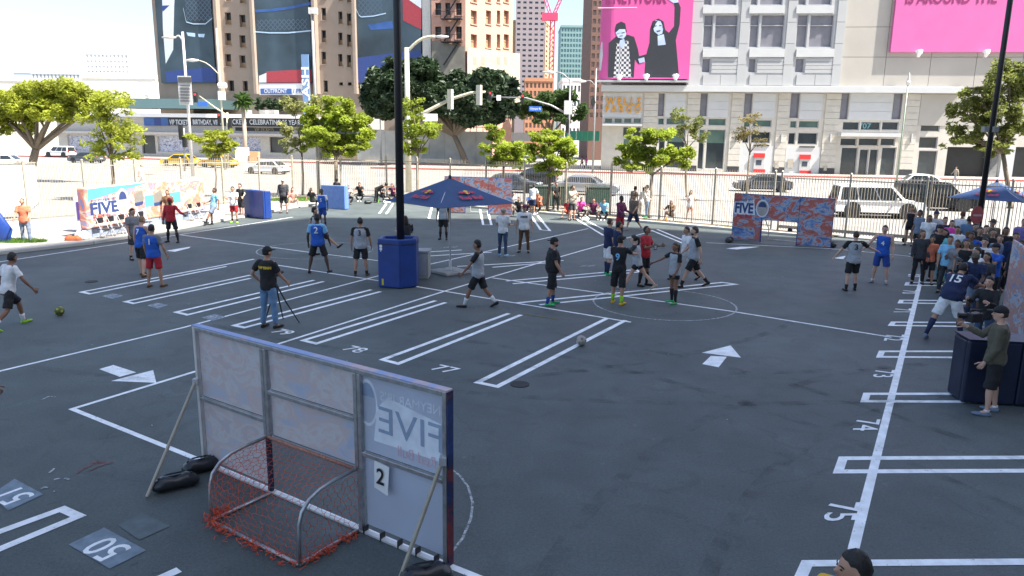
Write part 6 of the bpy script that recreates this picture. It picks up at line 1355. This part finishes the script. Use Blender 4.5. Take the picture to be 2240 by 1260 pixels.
person(1203, 667, 8, 'heavy man in black T-shirt and shorts with blue socks and green shoes', ('tee', 'black'), ('knee', 'black'), 'green', ('blue', .4), 'tan', ('beard', 'black'), build=1.24, ll=(8, 5, 8), rl=(-8, 5, 4), la=(8, 8, 20), ra=(10, 8, 20), cap=('black', 'rear'), H=1.77)
person(1327, 601, 22, 'left of two navy shirted players with white shorts and green shoes', ('tee', 'navy'), ('shorts', 'white'), 'green', ('navy', .8), 'light', ('buzz', 'brown'), la=(4, 8, 14), ra=(6, 8, 12), H=1.8)
person(1346, 612, 15, 'right of two navy shirted players partly behind the man with number 9', ('tee', 'navy'), ('shorts', 'white'), 'white', ('navy', .8), 'tan', ('beard', 'black'), H=1.8)
person(1349, 665, 60, 'man in black shirt with blue number 9 and cap, reaching out to the woman', ('tee', 'black'), ('knee', 'black'), 'yellow', ('lime', .38), 'tan', ('short', 'black'), num=('9', 'back', 'skyblue', .70, .22), cap=('black', 'front'), ra=(62, 10, 22), la=(40, 8, 40), H=1.8, ll=(6, 6, 6), rl=(-6, 5, 6), head=(-20, 0))
person(1398, 635, 160, 'striding woman in grey bib with black ponytail and bare legs', ('tee', 'charcoal'), ('short', 'black'), 'beige', None, 'light', ('tail', 'black'), bib='bibgrey', lean=10, ll=(30, 4, 8), rl=(-32, 4, 14), la=(48, 8, 30), ra=(-16, 18, 14), H=1.68, build=.92)
person(1406, 625, 320, 'referee in red shirt looking down at a small device in his hand', ('tee', 'red'), ('shorts', 'black'), 'black', ('black', .8), 'brown', ('short', 'black'), la=(24, 6, 76), ra=(26, 6, 80), head=(0, -28), H=1.78)
person(1473, 663, 205, 'girl in grey bib with knee socks and green shoes holding out one arm', ('tee', 'black'), ('short', 'black'), 'green', ('black', .82), 'brown', ('tail', 'brown'), bib='bibgrey', ra=(44, 38, 14, 30), la=(4, 8, 30), H=1.62, build=.9, head=(10, 0))
person(1500, 612, 200, 'person in white shirt and white shorts hidden behind the tall grey bib', ('tee', 'white'), ('shorts', 'white'), 'black', ('black', .4), 'tan', H=1.72, **walk2)
person(1518, 628, 175, 'tall player in grey bib walking left behind the girl', **{**B3, **walk1}, skin='light', hair=('beard', 'brown'), sock=('black', .32), H=1.86)
person(1860, 636, 80, 'player number 3 in grey bib with both arms spread near the spectators', **{**B3, 'la': (14, 34, 10, 28), 'ra': (34, 52, 12, 60)}, num=('3', 'back', 'charcoal', .745, .2), skin='light', sock=('black', .3), rl=(16, 4, 22), ll=(-4, 5, 4), hair=('short', 'brown'))
person(1923, 619, 235, 'man in blue sleeveless shirt and blue shorts shaking hands with number 3', ('tank', 'bibblue'), ('shorts', 'blue'), 'slate', ('white', .08), 'light', ('short', 'brown'), num=('4', 'front', 'white', .70, .16), ra=(38, 30, 20, 20), la=(4, 14, 16), ll=(2, 9, 3), rl=(-2, 9, 3), build=1.08, H=1.8)
person(1986, 537, 230, 'woman in short black dress standing by the gate', ('tank', 'black'), ('dress', 'black'), 'black', None, 'tan', ('long', 'brown'), la=(30, 8, 80), ra=(10, 8, 20), H=1.66, build=.92)
# --- along the fence
person(60, 534, 285, 'man in orange shirt and grey trousers looking down at the left edge', ('tee', 'orange'), ('pants', 'slate'), 'charcoal', None, 'tan', ('short', 'brown'), la=(24, 6, 34), ra=(24, 6, 34), head=(0, -26))
FP = [
 (640, 453, 300, 'seated person in pale pink by the man with the hat', 'salmon', 'beige', 'light', 'brown', sit1), (684, 452, 60, 'kneeling person in black beside the tree left of the pale pad', 'black', 'black', 'tan', 'brown', sit3),
 (762, 446, 290, 'seated person in tan clothes just right of the pale pad', 'beige', 'black', 'tan', 'brown', sit2), (789, 440, 270, 'seated player in black with crossed legs between pad and black pole', 'black', 'black', 'tan', 'black', sit2),
 (838, 440, 250, 'seated player in black reaching for a green bottle', 'charcoal', 'black', 'tan', 'black', sit1), (861, 440, 260, 'seated person in dark red just left of the black pole', 'plum', 'black', 'tan', 'brown', sit2),
 (1136, 474, 255, 'seated person in black behind the man in the printed shirt', 'black', 'charcoal', 'tan', 'black', sit1), (1180, 466, 240, 'seated person in orange behind the standing man in white', 'orange', 'black', 'tan', 'black', sit2), (1158, 464, 290, 'seated person with a blue bundle next to the printed goal wall', 'blue', 'black', 'brown', 'black', sit1), (1118, 462, 300, 'seated person in grey close to the edge of the middle goal wall', 'lightgrey', 'beige', 'light', 'brown', sit2),
 (1244, 478, 250, 'seated person in red shirt by the arms crossed guard', 'red', 'orange', 'light', 'brown', sit1), (1268, 476, 280, 'seated person in pink right of the guard', 'pink', 'black', 'tan', 'black', sit2),
 (1297, 480, 262, 'left person of the seated pair, in dark plum top', 'plum', 'charcoal', 'tan', 'black', sit1), (1322, 481, 250, 'right person of the seated pair, in blue shirt and black trousers', 'skyblue', 'black', 'tan', 'black', sit2),
 (1468, 483, 240, 'crouched person with brown hair by an orange bottle below the forked tree', 'brown', 'beige', 'tan', 'red', sit1)]
for x, y, yw, lb, c1, c2, sk_, hr_, ps in FP: person(x, y, yw, lb, ('tee', c1), ('pants' if c2 in ('black', 'charcoal') else 'shorts', c2), random.choice(['black', 'white']), None, sk_, ('long' if sk_ == 'light' or hr_ in ('brown', 'red') else 'short', hr_), H=random.uniform(1.62, 1.78), **ps)
person(738, 447, 80, 'standing person in black partly hidden behind the pale pad', ('tee', 'black'), ('pants', 'black'), skin='dark', hair=('afro', 'black'), H=1.62)
person(822, 443, 0, 'bent over person with a huge dark mop of hair among the seated players', ('tank', 'black'), ('pants', 'black'), skin='brown', hair=('afro', 'black'), lean=66, la=(80, 8, 10), ra=(70, 8, 20), ll=(4, 4, 10), rl=(-6, 4, 6), H=1.7, build=.9)
person(1164, 470, 60, 'standing man in white T-shirt seen from behind near the green bins', ('tee', 'white'), ('shorts', 'navy'), 'white', None, 'tan', H=1.74, ra=(20, 14, 40), lean=10)
person(1215, 464, 290, 'thin person in black standing against the fence', ('tee', 'black'), ('pants', 'charcoal'), 'black', None, 'tan', H=1.74, build=.9, ra=(20, 8, 50))
person(1250, 482, 305, 'guard in beige top with folded arms and dark shorts standing in the sun', ('tee', 'beige'), ('shorts', 'charcoal'), 'black', None, 'tan', ('short', 'brown'), la=(40, 4, 92, -30), ra=(40, 4, 92, -30), H=1.84, build=1.12)
person(1354, 520, 310, 'man in plum hoodie behind the navy players', ('long', 'plum'), ('shorts', 'red'), 'black', None, 'dark', la=(20, 8, 50), ra=(24, 8, 40), H=1.84)
person(1386, 503, 220, 'person in camouflage top and wide dark shorts stepping by the fence', ('tee', 'camo'), ('knee', 'navy'), 'slate', None, 'tan', ('short', 'black'), build=1.15, **walk2)
person(1399, 477, 20, 'person in plain white top next to the checked shirt man', ('long', 'white'), ('pants', 'beige'), 'white', None, 'light', ('short', 'brown'), H=1.7, lean=12, la=(40, 6, 40), ra=(30, 6, 40))
person(1380, 478, 30, 'person in dark patterned top leaning toward the white top', ('tee', 'camo'), ('pants', 'charcoal'), 'black', None, 'tan', ('short', 'black'), H=1.78, lean=14)
person(1414, 476, 190, 'man in white and blue shirt and jeans by the forked tree trunk', ('tee', 'lightgrey'), ('pants', 'denim'), 'green', None, 'tan', ('short', 'black'), la=(26, 8, 50), ra=(28, 8, 60), H=1.8)
person(1507, 486, 275, 'woman in white top and tiny shorts standing alone by the fence', ('sleeveless', 'white'), ('short', 'salmon'), 'white', None, 'tan', ('long', 'brown'), la=(26, 6, 96), ra=(24, 6, 90), H=1.68, build=.9)
# --- far pedestrians
person(1283, 352, 200, 'far pedestrian in pink top on the pavement of the cross street', ('tee', 'pink'), ('pants', 'charcoal'), skin='tan', hair=('long', 'black'), Yd=108, **walk1)
person(1274, 352, 190, 'far pedestrian in red next to the one in pink', ('tee', 'salmon'), ('pants', 'black'), skin='brown', hair=('short', 'black'), Yd=109, **walk2)
person(2090, 392, 190, 'far pedestrian in beige in front of the bank garage', ('long', 'beige'), ('pants', 'slate'), skin='light', hair=('short', 'brown'), Yd=84, **walk1)
person(310, 392, 0, 'far pedestrian in white on the street behind the left fence', ('tee', 'white'), ('pants', 'white'), skin='tan', hair=('short', 'black'), Yd=60, **walk2)
# --- packed spectators at the right: (head px, head py, depth, yaw, ...)
def crowd(hx, hy, Y, yaw, label, c1, c2='black', kind='tee', bk='pants', **k):
    b0 = base_at(hx, hy+40, Y); z = at(hx, hy, Y).z; k.setdefault('H', max(1.55, min(1.88, z)))
    k.setdefault('hair', ('short', 'black')); k.setdefault('skin', random.choice(['tan', 'brown', 'tan', 'light'])); return person(0, 0, yaw, label, (kind, c1), (bk, c2), loc=b0, **k)
def dep(hy, x, Hh=1.74):    # depth at which a head top of height Hh appears at hy
    d = ray(x, hy); t = (Hh-HC)/d.z; return d.y*t
CR = [(2011, 459, 1.76, 190, 'man in grey blue T-shirt and black shorts at the left end of the spectators', 'slate', 'black', 'tee', 'shorts', dict(sock=('white', .3), shoe='white')),
 (2043, 461, 1.8, 262, 'man in pale grey shirt with blue straps and navy cap among the spectators', 'lightgrey', 'charcoal', 'tee', 'pants', dict(cap=('navy', 'front'), la=(20, 8, 95, -25), ra=(20, 8, 95, -25))),
 (2015, 503, 1.66, 245, 'woman in black with a pale scarf and dark trousers at the front of the spectators', 'charcoal', 'black', 'long', 'pants', dict(hair=('long', 'brown'), build=.92)),
 (2054, 492, 1.78, 225, 'man in black T-shirt and black trousers at the front of the spectators', 'black', 'black', 'tee', 'pants', dict(cap=('black', 'rear'), shoe='charcoal', ra=(10, 6, 40))),
 (2036, 512, 1.55, 240, 'child in orange red shirt beside the man in black', 'orange', 'black', 'tee', 'shorts', dict(H=1.5, build=.9)),
 (2078, 481, 1.66, 250, 'girl in bright pink top among the spectators', 'pink', 'black', 'tee', 'pants', dict(hair=('long', 'black'), build=.92)),
 (2066, 500, 1.68, 200, 'person in turquoise shirt behind the man in black', 'aqua', 'aqua', 'tee', 'pants', dict(hair=('long', 'black'))),
 (2101, 462, 1.78, 40, 'man in white T-shirt with red brown hair turned away', 'white', 'charcoal', 'tee', 'pants', dict(hair=('short', 'red'))),
 (2117, 473, 1.76, 70, 'man in denim blue shirt seen from behind below the stop paddle', 'denim', 'darkdenim', 'tee', 'pants', {}),
 (2140, 496, 1.76, 235, 'man in black printed T-shirt under the stop paddle', 'black', 'black', 'tee', 'pants', dict(num=('SKATE', 'front', 'lightgrey', .74, .07))),
 (2167, 479, 1.78, 250, 'man in dark checked shirt with a brim hat behind the crowd', 'camo', 'charcoal', 'long', 'pants', dict(cap=('charcoal', 'brim'))),
 (2168, 500, 1.74, 240, 'man in plain black T-shirt right of the printed one', 'black', 'charcoal', 'tee', 'pants', {}),
 (2091, 494, 1.7, 230, 'person in white shirt with a dark shawl in the middle of the crowd', 'white', 'charcoal', 'tee', 'pants', {}),
 (2092, 524, 1.62, 215, 'girl in grey hooded top at the front of the crowd', 'grey', 'charcoal', 'long', 'pants', dict(hair=('long', 'brown'), la=(24, 6, 95, -20), ra=(24, 6, 95, -20))),
 (2111, 523, 1.66, 235, 'woman in black strap top with bare shoulders', 'black', 'black', 'tank', 'pants', dict(hair=('bun', 'brown'), skin='tan')),
 (2138, 541, 1.66, 180, 'woman in white T-shirt with tied black hair looking left', 'white', 'darkdenim', 'tee', 'pants', dict(hair=('tail', 'black'), skin='tan', la=(24, 6, 95, -20), ra=(24, 6, 95, -20))),
 (2151, 520, 1.74, 225, 'man in white T-shirt behind the woman with tied hair', 'white', 'charcoal', 'tee', 'pants', {}),
 (2184, 513, 1.68, 225, 'red haired woman in grey at the right of the crowd', 'slate', 'charcoal', 'tee', 'pants', dict(hair=('long', 'red'), skin='light')),
 (2178, 532, 1.74, 190, 'man in black cap and blue T-shirt holding up a camera', 'bibblue', 'black', 'tee', 'pants', dict(cap=('black', 'front'), la=(50, 6, 90, -15), ra=(50, 6, 90, -15))),
 (2218, 508, 1.78, 240, 'man in navy jacket behind the curved banner', 'navy', 'black', 'jacket', 'pants', {}),
 (2232, 524, 1.78, 215, 'man in black sweater at the right edge behind the curved banner', 'black', 'black', 'long', 'pants', {}),
 (2236, 478, 1.8, 235, 'person in pale lilac shirt at the very right edge', 'purple', 'charcoal', 'tee', 'pants', dict(skin='light')),
 (2030, 470, 1.72, 240, 'person in white shirt half hidden left of the navy cap', 'white', 'charcoal', 'tee', 'pants', dict(hair=('long', 'brown'))),
 (2063, 474, 1.74, 250, 'person in dark blue behind the pink top', 'navy', 'black', 'tee', 'pants', {}),
 (2128, 488, 1.70, 255, 'person in brown top behind the printed black T-shirt', 'brown', 'black', 'tee', 'pants', {}),
 (2152, 492, 1.72, 255, 'person in olive top in the back row of the crowd', 'olive', 'black', 'tee', 'pants', {}),
 (2196, 496, 1.74, 240, 'person in black top in the back row near the parasol mast', 'black', 'black', 'tee', 'pants', dict(hair=('long', 'black'))),
 (2075, 515, 1.68, 240, 'person in pale blue shirt squeezed between turquoise and grey tops', 'skyblue', 'charcoal', 'tee', 'pants', {}),
 (2122, 508, 1.70, 230, 'person in dark green shirt in the middle row', 'olive', 'black', 'tee', 'pants', dict(hair=('long', 'black'))),
 (2158, 552, 1.62, 200, 'person with black hair in a grey top behind the banner pole', 'charcoal', 'black', 'tee', 'pants', dict(hair=('long', 'black')))]
for x, y, hh, yw, lb, c1, c2, kd, bk, ex_ in CR: crowd(x, y, dep(y, x, hh), yw, lb, c1, c2, kd, bk, H=ex_.pop('H', hh), **ex_)
person(2098, 632, 20, 'player in blue jersey number 4 with red shoes in the greeting line', ('tee', 'bibblue'), ('shorts', 'blue'), 'red', ('black', .7), 'dark', ('short', 'black'), num=('4', 'back', 'white', .735, .2), lean=16, la=(40, 8, 30), ra=(50, 8, 20), ll=(10, 5, 6), rl=(-14, 5, 8), H=1.8)
person(2062, 744, 38, 'big player in navy jersey number 15 and white shorts bending forward', ('tee', 'navy'), ('shorts', 'white'), 'slate', ('navy', .82), 'tan', ('short', 'black'), num=('15', 'back', 'white', .735, .24), lean=34, la=(52, 8, 20), ra=(60, 10, 16), ll=(-22, 14, 4), rl=(14, 12, 6), H=1.86, build=1.2)
person(2125, 700, 215, 'man in green cap and dark top shaking hands with number 15', ('tee', 'navy'), ('shorts', 'slate'), 'blue', ('navy', .6), 'dark', ('short', 'black'), cap=('olive', 'front'), lean=18, ra=(50, 8, 16), la=(20, 8, 40), H=1.74)
crowd(2163, 604, dep(604, 2163, 1.66), 215, 'woman with long black hair in a black top holding a phone', 'black', 'darkdenim', 'long', 'pants', hair=('long', 'black'), skin='light', build=.92, la=(30, 8, 80, -10), ra=(40, 8, 70, -5), H=1.66)
person(2166, 905, 150, 'man in olive bomber jacket, black cap and shorts in front of the navy pads', ('jacket', 'olive'), ('knee', 'black'), 'slate', ('white', .06), 'light', ('short', 'brown'), cap=('black', 'front'), la=(8, 8, 20), ra=(46, 12, 70, -12), ll=(4, 5, 4), rl=(-5, 5, 3), H=1.77, head=(12, 0))
hd = dep(1200, 1878, 1.76); crowd(1878, 1200, hd, 215, 'dark haired man in yellow shirt cut off by the bottom edge', 'yellow', 'black', 'tee', 'shorts', H=1.76, skin='tan', head=(-38, 0))
# hand-held and standing gear
def tripod(c):
    t = thing('camera_tripod', c, 'black video camera on a tripod beside the cameraman', 'tripod'); top = c+V((0, 0, 1.0))
    for a in (200, 320, 80): MB().loft([top-V((0, 0, .08)), c+V((cos(R(a))*.12, sin(R(a))*.12, .5)) if a != 320 else c.lerp(top, .5)+V((.25, -.1, 0)), c+V((cos(R(a))*.28, sin(R(a))*.28, 0)) if a != 320 else c+V((.52, -.05, 0))], [.022, .018, .012], 8).build('leg', m_black, t)
    MB().cyl(top-V((0, 0, .1)), top+V((0, 0, .05)), .035).build('head', m_black, t); b = MB().box(top+V((0, .02, .12)), (.11, .24, .12), R(-25)).build('camera', m_black, t, bevel=.01)
    MB().cyl(top+V((.03, .12, .13)), top+V((.09, .26, .13)), .04, n=14).build('lens', m_dark, b); MB().loft([top+V((0, -.05, .19)), top+V((0, .1, .21))], .012, 6).build('grip', m_black, b)
tripod(G(607, 704))
q = G(1423, 632); t = thing('handheld_device', at(1434, 541, q.y-.25), 'small black device held by the red referee', 'device'); MB().box(at(1434, 541, q.y-.25), (.09, .03, .14), .4).build('case', m_black, t, bevel=.008); MB().box(at(1434, 541, q.y-.27), (.07, .006, .10), .4).build('screen', M('screen_pale', (.5, .52, .55), .3), t)
q = at(2131, 694, 11.9); t = thing('video_camera', q, 'black video camera held up by the man in the bomber jacket', 'camera'); MB().box(q, (.24, .14, .16), R(20)).build('case', m_black, t, bevel=.015); MB().cyl(q+V((-.1, .02, .02)), q+V((-.24, .05, .02)), .045, n=14).build('lens', m_dark, t); MB().loft([q+V((-.08, 0, .08)), q+V((-.06, 0, .13)), q+V((.08, 0, .13)), q+V((.09, 0, .08))], .012, 6).build('handle', m_black, t)
q = at(2188, 638, 14.1); t = thing('phone', q, 'dark phone held by the long haired woman', 'phone'); MB().box(q, (.08, .015, .15), R(40)).build('case', m_black, t, bevel=.006)
# scattered bags and bottles along the fence
for i, (x, y, c, l) in enumerate(((1206, 466, m_black, 'black bag on the kerb by the thin person'), (846, 446, m_white, 'white bag in front of the seated players'), (805, 446, m_black, 'black bag beside the bent over person'), (1280, 484, m_white, 'pale mat bag in front of the guard'), (700, 452, m_white, 'white cloth bag by the kneeling person'))):
    sandbag(l, G(x, y), R(15*i), c, .45, .12, 'bag')
def bottle(x, y, mt, l): q = G(x, y); t = thing('drink_bottle', q, l, 'bottle'); MB().loft([q, q+V((0, 0, .2)), q+V((0, 0, .25)), q+V((0, 0, .29))], [.045, .045, .02, .02], 10).build('body', mt, t); MB().cyl(q+V((0, 0, .29)), q+V((0, 0, .32)), .023).build('lid', m_white, t)
bottle(1457, 486, M('bottle_orange', (.7, .25, .02), .4), 'orange bottle next to the crouched person'); bottle(828, 443, M('bottle_green', (.25, .6, .1), .4), 'green bottle among the seated players')

# ------------------------------------------------------------------ bake the remeshed figures into plain meshes
dg = bpy.context.evaluated_depsgraph_get(); dg.update()
done = [(o, ex, bpy.data.meshes.new_from_object(o.evaluated_get(dg))) for o, ex in PEND]
for o, ex, me in done:
    o.modifiers.clear()
    if ex and ex.v:
        bm = bmesh.new(); bm.from_mesh(me); tmp = ex.mesh('fingers', True); bm.from_mesh(tmp); bm.to_mesh(me); bm.free(); bpy.data.meshes.remove(tmp)
    if not me.materials: me.materials.append(o.data.materials[0])
    me.polygons.foreach_set('use_smooth', [True]*len(me.polygons)); o.data = me
